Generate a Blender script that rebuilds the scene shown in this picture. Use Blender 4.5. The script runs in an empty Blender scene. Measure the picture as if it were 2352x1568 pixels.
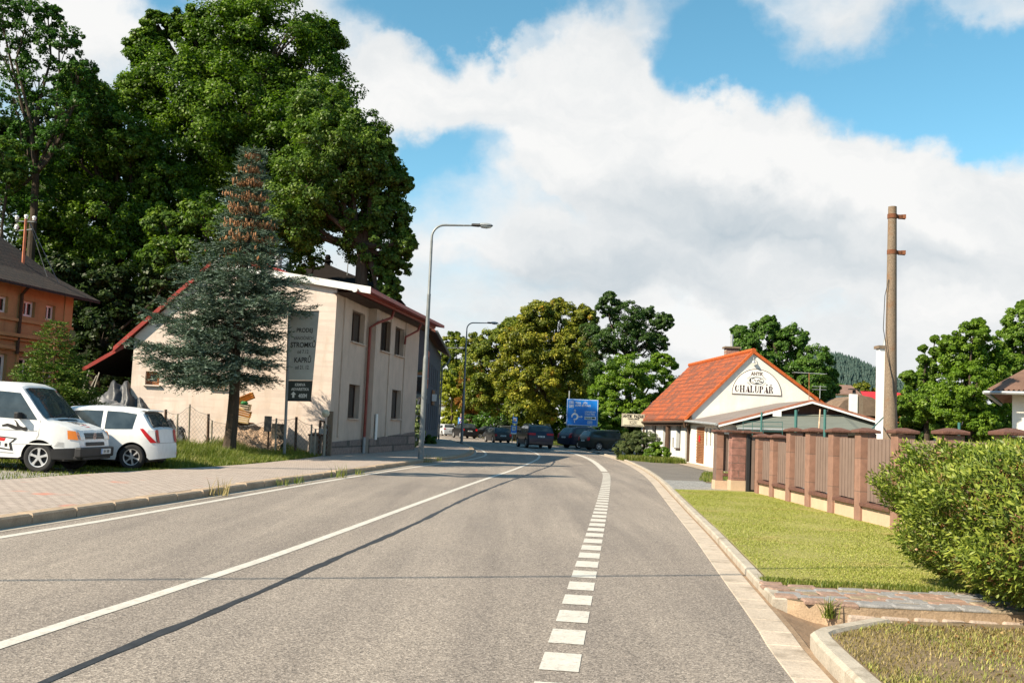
import bpy, bmesh, math, random
import numpy as np
from math import radians, sin, cos, pi, tan, atan2, sqrt
from mathutils import Vector, Matrix
rng = np.random.default_rng(7)
random.seed(7)
SC = bpy.context.scene
COL = SC.collection

# ------------------------------------------------------------------ camera, sky, sun, exposure
PITCH, ROLL, FOC, EYE = radians(4.9), radians(2.48), 2287.0, 1.5
_R0 = np.array([1.0, 0, 0]); _U0 = np.array([0, -sin(PITCH), cos(PITCH)])
CF = np.array([0, cos(PITCH), sin(PITCH)])
CR = cos(ROLL) * _R0 + sin(ROLL) * _U0
CU = -sin(ROLL) * _R0 + cos(ROLL) * _U0
CO = np.array([0, 0, EYE])
def ray(x, y):
    return CF + (x - 1176) / FOC * CR + (784 - y) / FOC * CU
def at(x, y, Y):
    """world point seen at photo pixel (x, y) of a 2352 px wide view, at distance Y"""
    d = ray(x, y); return Vector(CO + d * (Y / d[1]))
def gr(x, y, z=0.0):
    """world point on the level z seen at photo pixel (x, y)"""
    d = ray(x, y); return Vector(CO + d * ((z - EYE) / d[2]))
cam_d = bpy.data.cameras.new('camera'); cam = bpy.data.objects.new('camera', cam_d); COL.objects.link(cam)
M = Matrix(((CR[0], CU[0], -CF[0], 0), (CR[1], CU[1], -CF[1], 0), (CR[2], CU[2], -CF[2], EYE), (0, 0, 0, 1)))
cam.matrix_world = M
cam_d.sensor_width = 36; cam_d.lens = 36 * FOC / 2352; cam_d.clip_end = 5000; cam_d.clip_start = 0.05
SC.camera = cam
SUN_AZ = radians(-122); SUN_EL = radians(38)
sd = bpy.data.lights.new('sun', 'SUN'); sd.energy = 5.0; sd.angle = radians(0.5); sd.color = (1.0, 0.87, 0.67)
sun = bpy.data.objects.new('sun', sd); COL.objects.link(sun)
sdir = Vector((sin(SUN_AZ) * cos(SUN_EL), cos(SUN_AZ) * cos(SUN_EL), sin(SUN_EL)))
sun.rotation_euler = sdir.to_track_quat('Z', 'Y').to_euler(); sun.location = sdir * 50 + Vector((0, 0, 30))
SC.view_settings.view_transform = 'Standard'; SC.view_settings.look = 'None'
SC.view_settings.exposure = 1.0; SC.view_settings.gamma = 1.0
SC.cycles.max_bounces = 6; SC.cycles.diffuse_bounces = 3; SC.cycles.glossy_bounces = 2
SC.cycles.transmission_bounces = 4; SC.cycles.transparent_max_bounces = 6
SC.cycles.caustics_reflective = False; SC.cycles.caustics_refractive = False
SC.cycles.sample_clamp_indirect = 4

W = bpy.data.worlds.new('World'); SC.world = W; W.use_nodes = True
def azel(x, y):
    d = ray(x, y); d = d / np.linalg.norm(d)
    return atan2(d[0], d[1]), math.asin(d[2])
def build_sky():
    nt = W.node_tree; N = nt.nodes; L = nt.links
    for n in list(N): N.remove(n)
    out = N.new('ShaderNodeOutputWorld'); bg = N.new('ShaderNodeBackground'); L.new(bg.outputs[0], out.inputs[0])
    bg.inputs[1].default_value = 0.1
    sky = N.new('ShaderNodeTexSky'); sky.sky_type = 'NISHITA'; sky.sun_disc = False
    sky.sun_elevation = SUN_EL; sky.sun_rotation = SUN_AZ % (2 * pi); sky.altitude = 300
    sky.air_density = 1.0; sky.dust_density = 0.3; sky.ozone_density = 2.5
    hsv = N.new('ShaderNodeHueSaturation'); hsv.inputs['Hue'].default_value = 0.47
    hsv.inputs['Saturation'].default_value = 1.14; hsv.inputs['Value'].default_value = .93
    L.new(sky.outputs[0], hsv.inputs['Color'])
    tc = N.new('ShaderNodeTexCoord'); sp = N.new('ShaderNodeSeparateXYZ'); L.new(tc.outputs['Generated'], sp.inputs[0])
    def math_(op, a, b=None, clamp=False):
        n = N.new('ShaderNodeMath'); n.operation = op; n.use_clamp = clamp
        for i, v in enumerate((a, b)):
            if v is None: continue
            if isinstance(v, (int, float)): n.inputs[i].default_value = v
            else: L.new(v, n.inputs[i])
        return n.outputs[0]
    az = math_('ARCTAN2', sp.outputs[0], sp.outputs[1]); el = math_('ARCSINE', sp.outputs[2])
    cb = N.new('ShaderNodeCombineXYZ'); L.new(az, cb.inputs[0]); L.new(el, cb.inputs[1])
    # billow the cloud edges: warp the direction by noise before the cloud masses are read
    nw = N.new('ShaderNodeTexNoise'); nw.inputs['Scale'].default_value = 9; nw.inputs['Detail'].default_value = 8; nw.inputs['Roughness'].default_value = .55
    L.new(cb.outputs[0], nw.inputs['Vector'])
    sub = N.new('ShaderNodeVectorMath'); sub.operation = 'SUBTRACT'; sub.inputs[1].default_value = (.5, .5, .5); L.new(nw.outputs['Color'], sub.inputs[0])
    scl = N.new('ShaderNodeVectorMath'); scl.operation = 'SCALE'; scl.inputs['Scale'].default_value = .15; L.new(sub.outputs[0], scl.inputs[0])
    add = N.new('ShaderNodeVectorMath'); add.operation = 'ADD'; L.new(cb.outputs[0], add.inputs[0]); L.new(scl.outputs[0], add.inputs[1])
    flat = N.new('ShaderNodeVectorMath'); flat.operation = 'MULTIPLY'; flat.inputs[1].default_value = (1, 1, 0); L.new(add.outputs[0], flat.inputs[0])
    def blob(x, y, rx, ry, rot, amp, src=flat):
        a, e = azel(x, y)
        mp = N.new('ShaderNodeMapping'); mp.vector_type = 'TEXTURE'
        mp.inputs['Location'].default_value = (a, e, 0); mp.inputs['Rotation'].default_value = (0, 0, radians(rot))
        mp.inputs['Scale'].default_value = (rx / FOC, ry / FOC, 1)
        g = N.new('ShaderNodeTexGradient'); g.gradient_type = 'SPHERICAL'
        L.new(src.outputs[0], mp.inputs[0]); L.new(mp.outputs[0], g.inputs[0])
        return math_('MULTIPLY', g.outputs['Fac'], amp)
    def total(lst, start=None):
        t = start
        for b in lst:
            v = blob(*b); t = v if t is None else math_('ADD', t, v)
        return t
    n2 = N.new('ShaderNodeTexNoise'); n2.inputs['Scale'].default_value = 5.5; n2.inputs['Detail'].default_value = 9; n2.inputs['Roughness'].default_value = .6
    mp2 = N.new('ShaderNodeMapping'); mp2.inputs['Scale'].default_value = (1, 1.7, 1); mp2.inputs['Location'].default_value = (3.1, 1.2, 0)
    L.new(cb.outputs[0], mp2.inputs[0]); L.new(mp2.outputs[0], n2.inputs['Vector'])
    nz = math_('MULTIPLY', math_('SUBTRACT', n2.outputs['Fac'], .5), 1.7)
    low = N.new('ShaderNodeMapRange'); low.inputs[1].default_value = .36; low.inputs[2].default_value = .05; low.inputs[3].default_value = -.25; low.inputs[4].default_value = 1.25
    L.new(el, low.inputs[0])
    dens = total([
        (130, 20, 330, 190, 0, 1.8), (640, 120, 380, 330, 0, 1.9), (960, 190, 330, 130, 12, 1.9), (1150, 110, 190, 110, 30, .9),
        (1390, 200, 300, 280, -20, 2.1), (1330, 330, 340, 190, -10, 1.6), (1630, 330, 330, 190, -30, 1.8), (1880, 440, 420, 190, -22, 1.9),
        (2180, 560, 420, 220, -15, 1.7), (2352, 420, 190, 190, 0, 1.3), (1940, -10, 560, 230, -6, 1.2), (1790, 250, 200, 60, -15, .5), (2340, 20, 140, 60, 0, .5),
        (1450, 520, 520, 160, -6, .9), (1050, 560, 400, 60, 0, .4),
        (1640, 80, 150, 120, 0, -1.3), (2130, 240, 430, 170, -10, -1.7), (1060, 350, 180, 80, 0, -.8), (1000, 420, 200, 90, 0, -.45), (1060, 15, 330, 70, 0, -1.0), (1290, 470, 150, 60, -25, -.8),
        (380, 40, 90, 90, 0, -1.2), (1760, 640, 240, 110, 0, .8), (2352, 330, 120, 160, 0, .8), (1500, 130, 90, 60, 20, -.5), (1210, 120, 120, 50, 0, -.5), (1180, 40, 260, 110, 10, -.9), (1700, 200, 260, 90, -25, -.9)], low.outputs[0])
    dens = math_('ADD', dens, nz)
    mr = N.new('ShaderNodeMapRange'); mr.interpolation_type = 'SMOOTHSTEP'; mr.inputs[1].default_value = -.22; mr.inputs[2].default_value = 1.05
    L.new(dens, mr.inputs[0])
    # cloud brightness: bright tops, grey undersides
    n3 = N.new('ShaderNodeTexNoise'); n3.inputs['Scale'].default_value = 7; n3.inputs['Detail'].default_value = 7; n3.inputs['Roughness'].default_value = .6
    mp3 = N.new('ShaderNodeMapping'); mp3.inputs['Scale'].default_value = (1, 2.1, 1); mp3.inputs['Location'].default_value = (7.7, .4, 0)
    L.new(add.outputs[0], mp3.inputs[0]); L.new(mp3.outputs[0], n3.inputs['Vector'])
    br = math_('MULTIPLY', math_('SUBTRACT', n3.outputs['Fac'], .5), 1.5)
    br = total([(1290, 300, 330, 190, 0, .35), (1750, 360, 300, 100, -30, .5), (2030, 480, 260, 110, -20, .4), (960, 230, 220, 120, 0, .35), (1780, 610, 150, 60, -15, .5), (1600, 770, 200, 90, 0, .55), (2200, 640, 300, 140, 0, .2),
        (200, 30, 300, 200, 0, .4), (1680, 490, 300, 90, -12, -.7), (1900, 590, 320, 100, -8, -.6), (1450, 560, 300, 80, 0, -.4), (1000, 240, 260, 60, 0, -.3), (1240, 640, 300, 80, 0, -.5), (1580, 640, 360, 90, 0, -.45), (2150, 620, 300, 90, -10, -.5), (1400, 470, 260, 70, -15, -.4), (1450, 60, 120, 90, 0, -.2), (1500, 420, 150, 80, 0, -.25)], br)
    mb = N.new('ShaderNodeMapRange'); mb.inputs[1].default_value = -.95; mb.inputs[2].default_value = .28; L.new(br, mb.inputs[0])
    cc = N.new('ShaderNodeMix'); cc.data_type = 'RGBA'; cc.inputs[6].default_value = (2.6, 3.0, 3.3, 1); cc.inputs[7].default_value = (4.75, 4.75, 4.7, 1)
    L.new(mb.outputs[0], cc.inputs[0])
    mx = N.new('ShaderNodeMix'); mx.data_type = 'RGBA'; L.new(mr.outputs[0], mx.inputs[0]); L.new(hsv.outputs[0], mx.inputs[6]); L.new(cc.outputs[2], mx.inputs[7])
    L.new(mx.outputs[2], bg.inputs[0])
build_sky()

# ------------------------------------------------------------------ helpers
def tag(o, label=None, cat=None, group=None, kind=None):
    if label: o['label'] = label
    if cat: o['category'] = cat
    if group: o['group'] = group
    if kind: o['kind'] = kind
    return o
def thing(name, label, cat, loc=(0, 0, 0), rz=0.0, group=None):
    o = bpy.data.objects.new(name, None); o.empty_display_size = .3; COL.objects.link(o)
    o.location = loc; o.rotation_euler = (0, 0, rz)
    return tag(o, label, cat, group)
def copy_tree(o, parent=None):
    c = o.copy(); COL.objects.link(c); c.parent = parent
    for ch in [x for x in SC.objects if x.parent == o]:
        copy_tree(ch, c)
    return c
class MB:
    def __init__(s): s.v = []; s.f = []; s.mi = []; s.cur = 0
    def add(s, verts, faces):
        n = len(s.v); s.v += [tuple(p) for p in verts]; s.f += [tuple(i + n for i in f) for f in faces]; s.mi += [s.cur] * len(faces); return s
    def box(s, c, d, rz=0.0, tilt=None):
        x, y, z = d[0] / 2, d[1] / 2, d[2] / 2
        pts = [Vector((a * x, b * y, e * z)) for e in (-1, 1) for b in (-1, 1) for a in (-1, 1)]
        R = Matrix.Rotation(rz, 3, 'Z')
        if tilt: R = R @ Matrix.Rotation(tilt[1], 3, tilt[0])
        pts = [R @ p + Vector(c) for p in pts]
        return s.add(pts, [(0, 2, 3, 1), (4, 5, 7, 6), (0, 1, 5, 4), (2, 6, 7, 3), (0, 4, 6, 2), (1, 3, 7, 5)])
    def box2(s, a, b):
        return s.box(((a[0] + b[0]) / 2, (a[1] + b[1]) / 2, (a[2] + b[2]) / 2), (abs(b[0] - a[0]), abs(b[1] - a[1]), abs(b[2] - a[2])))
    def tube(s, pts, rad, n=8, cap=True):
        pts = [Vector(p) for p in pts]
        if not isinstance(rad, (list, tuple)): rad = [rad] * len(pts)
        rings = []; up = Vector((0, 0, 1))
        t0 = (pts[1] - pts[0]).normalized()
        a = t0.cross(up) if abs(t0.z) < .95 else t0.cross(Vector((1, 0, 0)))
        a.normalize()
        for i, p in enumerate(pts):
            t = (pts[min(i + 1, len(pts) - 1)] - pts[max(i - 1, 0)]).normalized()
            a = (a - t * a.dot(t)).normalized(); b = t.cross(a)
            rings.append([p + (a * cos(2 * pi * k / n) + b * sin(2 * pi * k / n)) * rad[i] for k in range(n)])
        vs = [q for r in rings for q in r]; fs = []
        for i in range(len(pts) - 1):
            for k in range(n):
                fs.append((i * n + k, i * n + (k + 1) % n, (i + 1) * n + (k + 1) % n, (i + 1) * n + k))
        if cap:
            fs.append(tuple(range(n - 1, -1, -1))); fs.append(tuple((len(pts) - 1) * n + k for k in range(n)))
        return s.add(vs, fs)
    def lathe(s, prof, n=24, c=(0, 0, 0), axis='Z'):
        vs = []; m = len(prof)
        for k in range(n):
            a = 2 * pi * k / n
            for r, h in prof:
                p = (r * cos(a), r * sin(a), h)
                if axis == 'Y': p = (p[0], p[2], p[1])
                if axis == 'X': p = (p[2], p[0], p[1])
                vs.append((p[0] + c[0], p[1] + c[1], p[2] + c[2]))
        fs = []
        for k in range(n):
            k2 = (k + 1) % n
            for j in range(m - 1):
                fs.append((k * m + j, k2 * m + j, k2 * m + j + 1, k * m + j + 1))
        return s.add(vs, fs)
    def prism(s, poly, t, frame):
        """poly [(u, v)], frame = (origin, U, V, N): extruded from the plane by t along N"""
        o, U, V, N_ = [Vector(q) for q in frame]
        n = len(poly)
        vs = [o + U * p[0] + V * p[1] for p in poly] + [o + U * p[0] + V * p[1] + N_ * t for p in poly]
        fs = [tuple(range(n - 1, -1, -1)), tuple(range(n, 2 * n))] + [(i, (i + 1) % n, n + (i + 1) % n, n + i) for i in range(n)]
        return s.add(vs, fs)
    def quad(s, a, b, c, d): return s.add([a, b, c, d], [(0, 1, 2, 3)])
    def sweep(s, prof, path):
        """prof [(offset to the side, z)], swept along path [(x, y)] with its normals"""
        P = [Vector((p[0], p[1])) for p in path]; vs = []; m = len(prof)
        for i, p in enumerate(P):
            t = (P[min(i + 1, len(P) - 1)] - P[max(i - 1, 0)]).normalized(); nn = Vector((t.y, -t.x))
            for o, z in prof: vs.append((p.x + nn.x * o, p.y + nn.y * o, z))
        fs = [(i * m + j, (i + 1) * m + j, (i + 1) * m + j + 1, i * m + j + 1) for i in range(len(P) - 1) for j in range(m - 1)]
        return s.add(vs, fs)
    def build(s, name, mats, parent=None, smooth=False, bevel=0.0):
        me = bpy.data.meshes.new(name); me.from_pydata(s.v, [], s.f)
        if not isinstance(mats, (list, tuple)): mats = [mats]
        for m in mats: me.materials.append(m)
        if len(mats) > 1: me.polygons.foreach_set('material_index', s.mi)
        bm = bmesh.new(); bm.from_mesh(me); bmesh.ops.recalc_face_normals(bm, faces=bm.faces)
        bm.to_mesh(me); bm.free()
        if smooth: me.shade_smooth() if smooth is True else me.shade_auto_smooth(angle=smooth) if hasattr(me, 'shade_auto_smooth') else me.shade_smooth()
        o = bpy.data.objects.new(name, me); COL.objects.link(o); o.parent = parent
        if smooth and smooth is not True:
            me.set_sharp_from_angle(angle=smooth)
        if bevel > 0:
            b = o.modifiers.new('bevel', 'BEVEL'); b.width = bevel; b.segments = 2; b.limit_method = 'ANGLE'; b.angle_limit = radians(35)
        return o
AUTO = radians(35)
def npmesh(name, V, F4, mat_, parent=None, attr=None, tri=False):
    me = bpy.data.meshes.new(name); k = 3 if tri else 4
    me.vertices.add(len(V)); me.vertices.foreach_set('co', np.ascontiguousarray(V, dtype=np.float32).ravel())
    nf = len(F4); me.loops.add(nf * k); me.loops.foreach_set('vertex_index', np.ascontiguousarray(F4, dtype=np.int32).ravel())
    me.polygons.add(nf); me.polygons.foreach_set('loop_start', np.arange(0, nf * k, k, dtype=np.int32))
    me.update(calc_edges=True)
    if attr is not None:
        a = me.attributes.new('lv', 'FLOAT', 'FACE'); a.data.foreach_set('value', np.asarray(attr, dtype=np.float32))
    me.materials.append(mat_)
    o = bpy.data.objects.new(name, me); COL.objects.link(o); o.parent = parent
    return o
def spline(pts, step=1.0):
    P = [np.array(p, float) for p in pts]; out = []
    P = [2 * P[0] - P[1]] + P + [2 * P[-1] - P[-2]]
    for i in range(1, len(P) - 2):
        n = max(2, int(np.linalg.norm(P[i + 1] - P[i]) / step))
        for k in range(n):
            t = k / n; t2 = t * t; t3 = t2 * t
            out.append(.5 * (2 * P[i] + (P[i + 1] - P[i - 1]) * t + (2 * P[i - 1] - 5 * P[i] + 4 * P[i + 1] - P[i + 2]) * t2 + (3 * P[i] - 3 * P[i + 1] + P[i + 2] - P[i - 1]) * t3))
    out.append(P[-2]); return [tuple(p) for p in out]
def resample(path, step):
    P = np.array(path, float); d = np.r_[0, np.cumsum(np.linalg.norm(np.diff(P, axis=0), axis=1))]
    s_ = np.arange(0, d[-1], step); return list(zip(np.interp(s_, d, P[:, 0]), np.interp(s_, d, P[:, 1])))

# ------------------------------------------------------------------ materials
def nodes(name):
    m = bpy.data.materials.new(name); m.use_nodes = True; nt = m.node_tree
    return m, nt, nt.nodes, nt.links, nt.nodes['Principled BSDF']
def rgb(c): return (c[0], c[1], c[2], 1)
def ramp(N, L, fac, stops):
    r = N.new('ShaderNodeValToRGB'); e = r.color_ramp.elements
    while len(e) < len(stops): e.new(.5)
    for i, (p, c) in enumerate(stops): e[i].position = p; e[i].color = rgb(c)
    L.new(fac, r.inputs[0]); return r.outputs[0]
def noise(N, L, co, scale, detail=4, rough=.6, stretch=None):
    n = N.new('ShaderNodeTexNoise'); n.inputs['Scale'].default_value = scale; n.inputs['Detail'].default_value = detail; n.inputs['Roughness'].default_value = rough
    if stretch:
        mp = N.new('ShaderNodeMapping'); mp.inputs['Scale'].default_value = stretch; L.new(co, mp.inputs[0]); co = mp.outputs[0]
    L.new(co, n.inputs['Vector']); return n.outputs['Fac']
def mixc(N, L, fac, a, b, mode='MIX'):
    n = N.new('ShaderNodeMix'); n.data_type = 'RGBA'; n.blend_type = mode
    for i, v in ((0, fac), (6, a), (7, b)):
        if isinstance(v, (int, float)): n.inputs[i].default_value = v
        elif isinstance(v, tuple): n.inputs[i].default_value = rgb(v)
        else: L.new(v, n.inputs[i])
    return n.outputs[2]
def bumpn(N, L, h, strength, dist, bsdf):
    b = N.new('ShaderNodeBump'); b.inputs['Strength'].default_value = strength; b.inputs['Distance'].default_value = dist
    L.new(h, b.inputs['Height']); L.new(b.outputs[0], bsdf.inputs['Normal']); return b
def coord(N, kind='Object'):
    return N.new('ShaderNodeTexCoord').outputs[kind]
def thresh(N, L, v, a, b):
    n = N.new('ShaderNodeMapRange'); n.inputs[1].default_value = a; n.inputs[2].default_value = b; L.new(v, n.inputs[0]); return n.outputs[0]
def mat(name, c, rough=.6, var=.18, scale=3, fine=0, bump=0, bscale=30, spec=.3, metal=0, stretch=None, dirt=None, coat=0):
    m, nt, N, L, B = nodes(name); co = coord(N)
    f = noise(N, L, co, scale, 6, .65, stretch)
    lo = tuple(x * (1 - var) for x in c); hi = tuple(min(1, x * (1 + var)) for x in c)
    col = ramp(N, L, f, [(.3, lo), (.7, hi)])
    if fine: col = mixc(N, L, fine, col, ramp(N, L, noise(N, L, co, scale * 22, 2), [(.3, tuple(x * .4 for x in c)), (.7, tuple(min(1, x * 1.7) for x in c))]))
    if dirt:
        col = mixc(N, L, thresh(N, L, noise(N, L, co, dirt[1], 6, .7, dirt[2] if len(dirt) > 2 else None), .52, .75), col, dirt[0])
    L.new(col, B.inputs['Base Color']); B.inputs['Roughness'].default_value = rough; B.inputs['Metallic'].default_value = metal
    B.inputs['Specular IOR Level'].default_value = spec; B.inputs['Coat Weight'].default_value = coat; B.inputs['Coat Roughness'].default_value = .05
    if bump: bumpn(N, L, noise(N, L, co, bscale, 4), bump, .02, B)
    return m
def leafmat(name, c0, c1, c2, trans=.35, patch=None):
    """leaf colours vary from leaf to leaf (attribute lv) and from bough to bough"""
    m, nt, N, L, B = nodes(name)
    at_ = N.new('ShaderNodeAttribute'); at_.attribute_name = 'lv'
    col = ramp(N, L, at_.outputs['Fac'], [(0, c0), (.55, c1), (1, c2)])
    if patch:
        f = thresh(N, L, noise(N, L, coord(N), patch[1], 4), patch[2], patch[2] + .12)
        col = mixc(N, L, f, col, patch[0])
    N.remove(B)
    d = N.new('ShaderNodeBsdfDiffuse'); t = N.new('ShaderNodeBsdfTranslucent'); g = N.new('ShaderNodeBsdfGlossy'); g.inputs['Roughness'].default_value = .45
    g.inputs['Color'].default_value = (.8, .8, .8, 1)
    ms = N.new('ShaderNodeMixShader'); ms.inputs[0].default_value = trans; mg = N.new('ShaderNodeMixShader'); mg.inputs[0].default_value = .018
    tcol = mixc(N, L, 1.0, col, (1.0, 1.15, .45), 'MULTIPLY')
    L.new(col, d.inputs[0]); L.new(tcol, t.inputs[0]); L.new(d.outputs[0], ms.inputs[1]); L.new(t.outputs[0], ms.inputs[2])
    L.new(ms.outputs[0], mg.inputs[1]); L.new(g.outputs[0], mg.inputs[2]); L.new(mg.outputs[0], N['Material Output'].inputs[0])
    return m
def asphalt(name, base, spk=1.0, warm=0):
    m, nt, N, L, B = nodes(name); co = coord(N)
    vo = N.new('ShaderNodeTexVoronoi'); vo.inputs['Scale'].default_value = 95; L.new(co, vo.inputs['Vector'])
    sep = N.new('ShaderNodeSeparateColor'); L.new(vo.outputs['Color'], sep.inputs[0])
    k = base
    st = ramp(N, L, sep.outputs[0], [(0, (k * .48, k * .42, k * .37)), (.35, (k * .95, k * .81, k * .7)), (.75, (k * 1.3, k * 1.11, k * .95)), (1, (k * 2.0, k * 1.74, k * 1.5))])
    big = ramp(N, L, noise(N, L, co, .55, 5, .6, (1, .35, 1)), [(.3, (.84, .84, .85)), (.7, (1.1, 1.09, 1.07))])
    col = mixc(N, L, 1.0, st, big, 'MULTIPLY')
    col = mixc(N, L, 1.0, col, ramp(N, L, noise(N, L, co, 1.1, 5, .65, (1, .045, 1)), [(.36, (.8, .8, .81)), (.62, (1.1, 1.1, 1.09))]), 'MULTIPLY')
    sp2 = thresh(N, L, noise(N, L, co, 7, 5, .7), .66, .74); m5 = N.new('ShaderNodeMath'); m5.operation = 'MULTIPLY'; L.new(sp2, m5.inputs[0]); m5.inputs[1].default_value = .55
    col = mixc(N, L, m5.outputs[0], col, (k * .5, k * .46, k * .42))
    L.new(col, B.inputs['Base Color']); B.inputs['Roughness'].default_value = .8; B.inputs['Specular IOR Level'].default_value = .25
    bumpn(N, L, vo.outputs['Distance'], .35, .006, B)
    return m
def brickmat(name, c1, c2, mortar, bw, bh, mort=.01, bump=.4, patch=None, offset=.5, vary=.3, rough=.8, coordk='Object', rot=None, bias=0):
    m, nt, N, L, B = nodes(name); co = coord(N, coordk)
    if rot:
        mp = N.new('ShaderNodeMapping'); mp.inputs['Rotation'].default_value = rot; L.new(co, mp.inputs[0]); co = mp.outputs[0]
    b = N.new('ShaderNodeTexBrick'); b.inputs['Scale'].default_value = 1; b.inputs['Brick Width'].default_value = bw; b.inputs['Row Height'].default_value = bh
    b.inputs['Mortar Size'].default_value = mort; b.inputs['Mortar Smooth'].default_value = .2; b.offset = offset; b.inputs['Bias'].default_value = bias
    b.inputs['Color1'].default_value = rgb(c1); b.inputs['Color2'].default_value = rgb(c2); b.inputs['Mortar'].default_value = rgb(mortar)
    L.new(co, b.inputs['Vector']); col = b.outputs['Color']
    v = ramp(N, L, noise(N, L, co, 6, 6, .7), [(.3, (1 - vary,) * 3), (.7, (1 + vary * .6,) * 3)])
    col = mixc(N, L, 1.0, col, v, 'MULTIPLY')
    if patch: col = mixc(N, L, thresh(N, L, noise(N, L, co, patch[1], 3), patch[2], patch[2] + .06), col, patch[0])
    L.new(col, B.inputs['Base Color']); B.inputs['Roughness'].default_value = rough
    inv = N.new('ShaderNodeMath'); inv.operation = 'SUBTRACT'; inv.inputs[0].default_value = 1; L.new(b.outputs['Fac'], inv.inputs[1])
    ad = N.new('ShaderNodeMath'); ad.operation = 'MULTIPLY_ADD'; L.new(noise(N, L, co, 40, 3), ad.inputs[0]); ad.inputs[1].default_value = .4; L.new(inv.outputs[0], ad.inputs[2])
    bumpn(N, L, ad.outputs[0], bump, .02, B)
    return m
def plaster(name, c, stain, streak=.5, crack=.25, bump=.25):
    m, nt, N, L, B = nodes(name); co = coord(N)
    col = ramp(N, L, noise(N, L, co, .9, 7, .65), [(.3, tuple(x * .86 for x in c)), (.7, tuple(min(1, x * 1.08) for x in c))])
    st = thresh(N, L, noise(N, L, co, 2.2, 6, .7, (1, 1, .22)), .5, .78)
    mu = N.new('ShaderNodeMath'); mu.operation = 'MULTIPLY'; L.new(st, mu.inputs[0]); mu.inputs[1].default_value = streak
    col = mixc(N, L, mu.outputs[0], col, stain)
    h = thresh(N, L, noise(N, L, co, 1.4, 5, .6, (.25, .25, 3.2)), .5, .56)
    mu2 = N.new('ShaderNodeMath'); mu2.operation = 'MULTIPLY'; L.new(h, mu2.inputs[0]); mu2.inputs[1].default_value = crack
    col = mixc(N, L, mu2.outputs[0], col, tuple(x * .8 for x in c))
    L.new(col, B.inputs['Base Color']); B.inputs['Roughness'].default_value = .9; B.inputs['Specular IOR Level'].default_value = .15
    bumpn(N, L, noise(N, L, co, 14, 8, .7), bump, .03, B)
    return m
MT = {}
MT['asphalt'] = asphalt('asphalt', .225)
MT['crack'] = mat('tar_seam', (.035, .036, .04), .55, .3, 8)
MT['line'] = mat('road_paint', (.52, .49, .44), .75, .14, 4, .2, dirt=((.28, .25, .22), 14))
MT['gutter'] = brickmat('gutter_stone', (.46, .41, .34), (.5, .45, .38), (.16, .14, .11), 10, .5, .008, .3, vary=.14)
MT['kerb_grey'] = mat('kerb_concrete', (.38, .335, .275), .85, .2, 3, .2, .3, 40, dirt=((.2, .165, .12), 3.5))
MT['kerb_stone'] = mat('kerb_granite', (.36, .27, .19), .85, .25, 2.5, .22, .5, 25)
MT['paver'] = brickmat('pavers', (.37, .305, .26), (.42, .345, .295), (.15, .115, .09), .2, .165, .009, .4, patch=((.46, .2, .14), .9, .66), vary=.22)
MT['gravel'] = mat('gravel', (.26, .24, .215), .95, .3, 1.2, .5, .8, 45)
MT['gravel_dark'] = mat('gravel_dark', (.15, .135, .12), .95, .35, .9, .5, .7, 40)
MT['soil'] = mat('soil', (.17, .125, .075), .95, .35, 1.5, .35, .6, 20)
MT['lawnbase'] = mat('lawn_base', (.27, .25, .085), .95, .3, 1.1, .4, .6, 40, dirt=((.3, .25, .11), 2.2))
MT['cobble'] = brickmat('cobbles', (.42, .3, .24), (.36, .36, .36), (.12, .1, .07), .34, .17, .018, .9, vary=.4)
MT['setts'] = brickmat('grey_setts', (.42, .4, .37), (.36, .35, .34), (.08, .08, .07), .12, .1, .012, .9, vary=.4)
MT['block_stone'] = mat('stone_block', (.36, .29, .24), .9, .3, 4, .25, .6, 20)
MT['mortar'] = mat('mortar', (.33, .24, .16), .95, .25, 3, .3, .6, 15)
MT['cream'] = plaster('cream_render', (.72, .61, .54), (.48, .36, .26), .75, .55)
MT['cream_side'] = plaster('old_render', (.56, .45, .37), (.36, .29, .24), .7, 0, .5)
MT['white_render'] = plaster('white_render', (.8, .77, .7), (.58, .48, .38), .35, .08)
MT['dirty_white'] = plaster('dirty_white', (.6, .62, .62), (.3, .3, .3), .7, .0)
MT['orange_render'] = plaster('orange_render', (.43, .27, .13), (.25, .15, .08), .8, .15, .5)
MT['orange_trim'] = plaster('orange_trim', (.46, .29, .135), (.27, .165, .09), .6, 0)
MT['grey_render'] = plaster('grey_render', (.13, .125, .14), (.09, .085, .095), .4, 0)
MT['plinth'] = brickmat('stone_plinth', (.27, .2, .17), (.18, .14, .125), (.1, .085, .07), .75, .42, .03, .9, vary=.45, rot=(pi / 2, 0, 0))
MT['redmetal'] = mat('red_sheet', (.32, .045, .035), .45, .2, 2, dirt=((.2, .1, .08), 3))
MT['redbrown'] = mat('gutter_red', (.25, .06, .045), .5, .25, 4)
MT['whitepaint'] = mat('white_paint', (.78, .78, .76), .5, .08, 3)
MT['wood_dark'] = mat('dark_wood', (.075, .045, .03), .8, .4, 3, .2, .3, 10, stretch=(1, 1, 6))
MT['wood_grey'] = mat('weathered_wood', (.3, .27, .22), .85, .35, 3, .2, .3, 12, stretch=(4, 4, .6))
MT['wood_brown'] = mat('brown_wood', (.27, .12, .055), .7, .3, 3)
MT['window_brown'] = mat('window_frame_brown', (.33, .12, .05), .6, .25, 4)
MT['tile_old'] = brickmat('old_tiles', (.062, .05, .042), (.085, .062, .05), (.02, .018, .016), .25, .3, .02, 1.0, offset=0, vary=.5)
MT['tile_orange'] = brickmat('orange_tiles', (.58, .13, .03), (.5, .11, .03), (.2, .05, .02), .3, .36, .025, 1.0, offset=0, vary=.25, patch=((.6, .3, .16), 5, .66))
MT['roofdark'] = mat('dark_roof', (.016, .013, .012), .9, .3, 3, .2, spec=.1)
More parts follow.
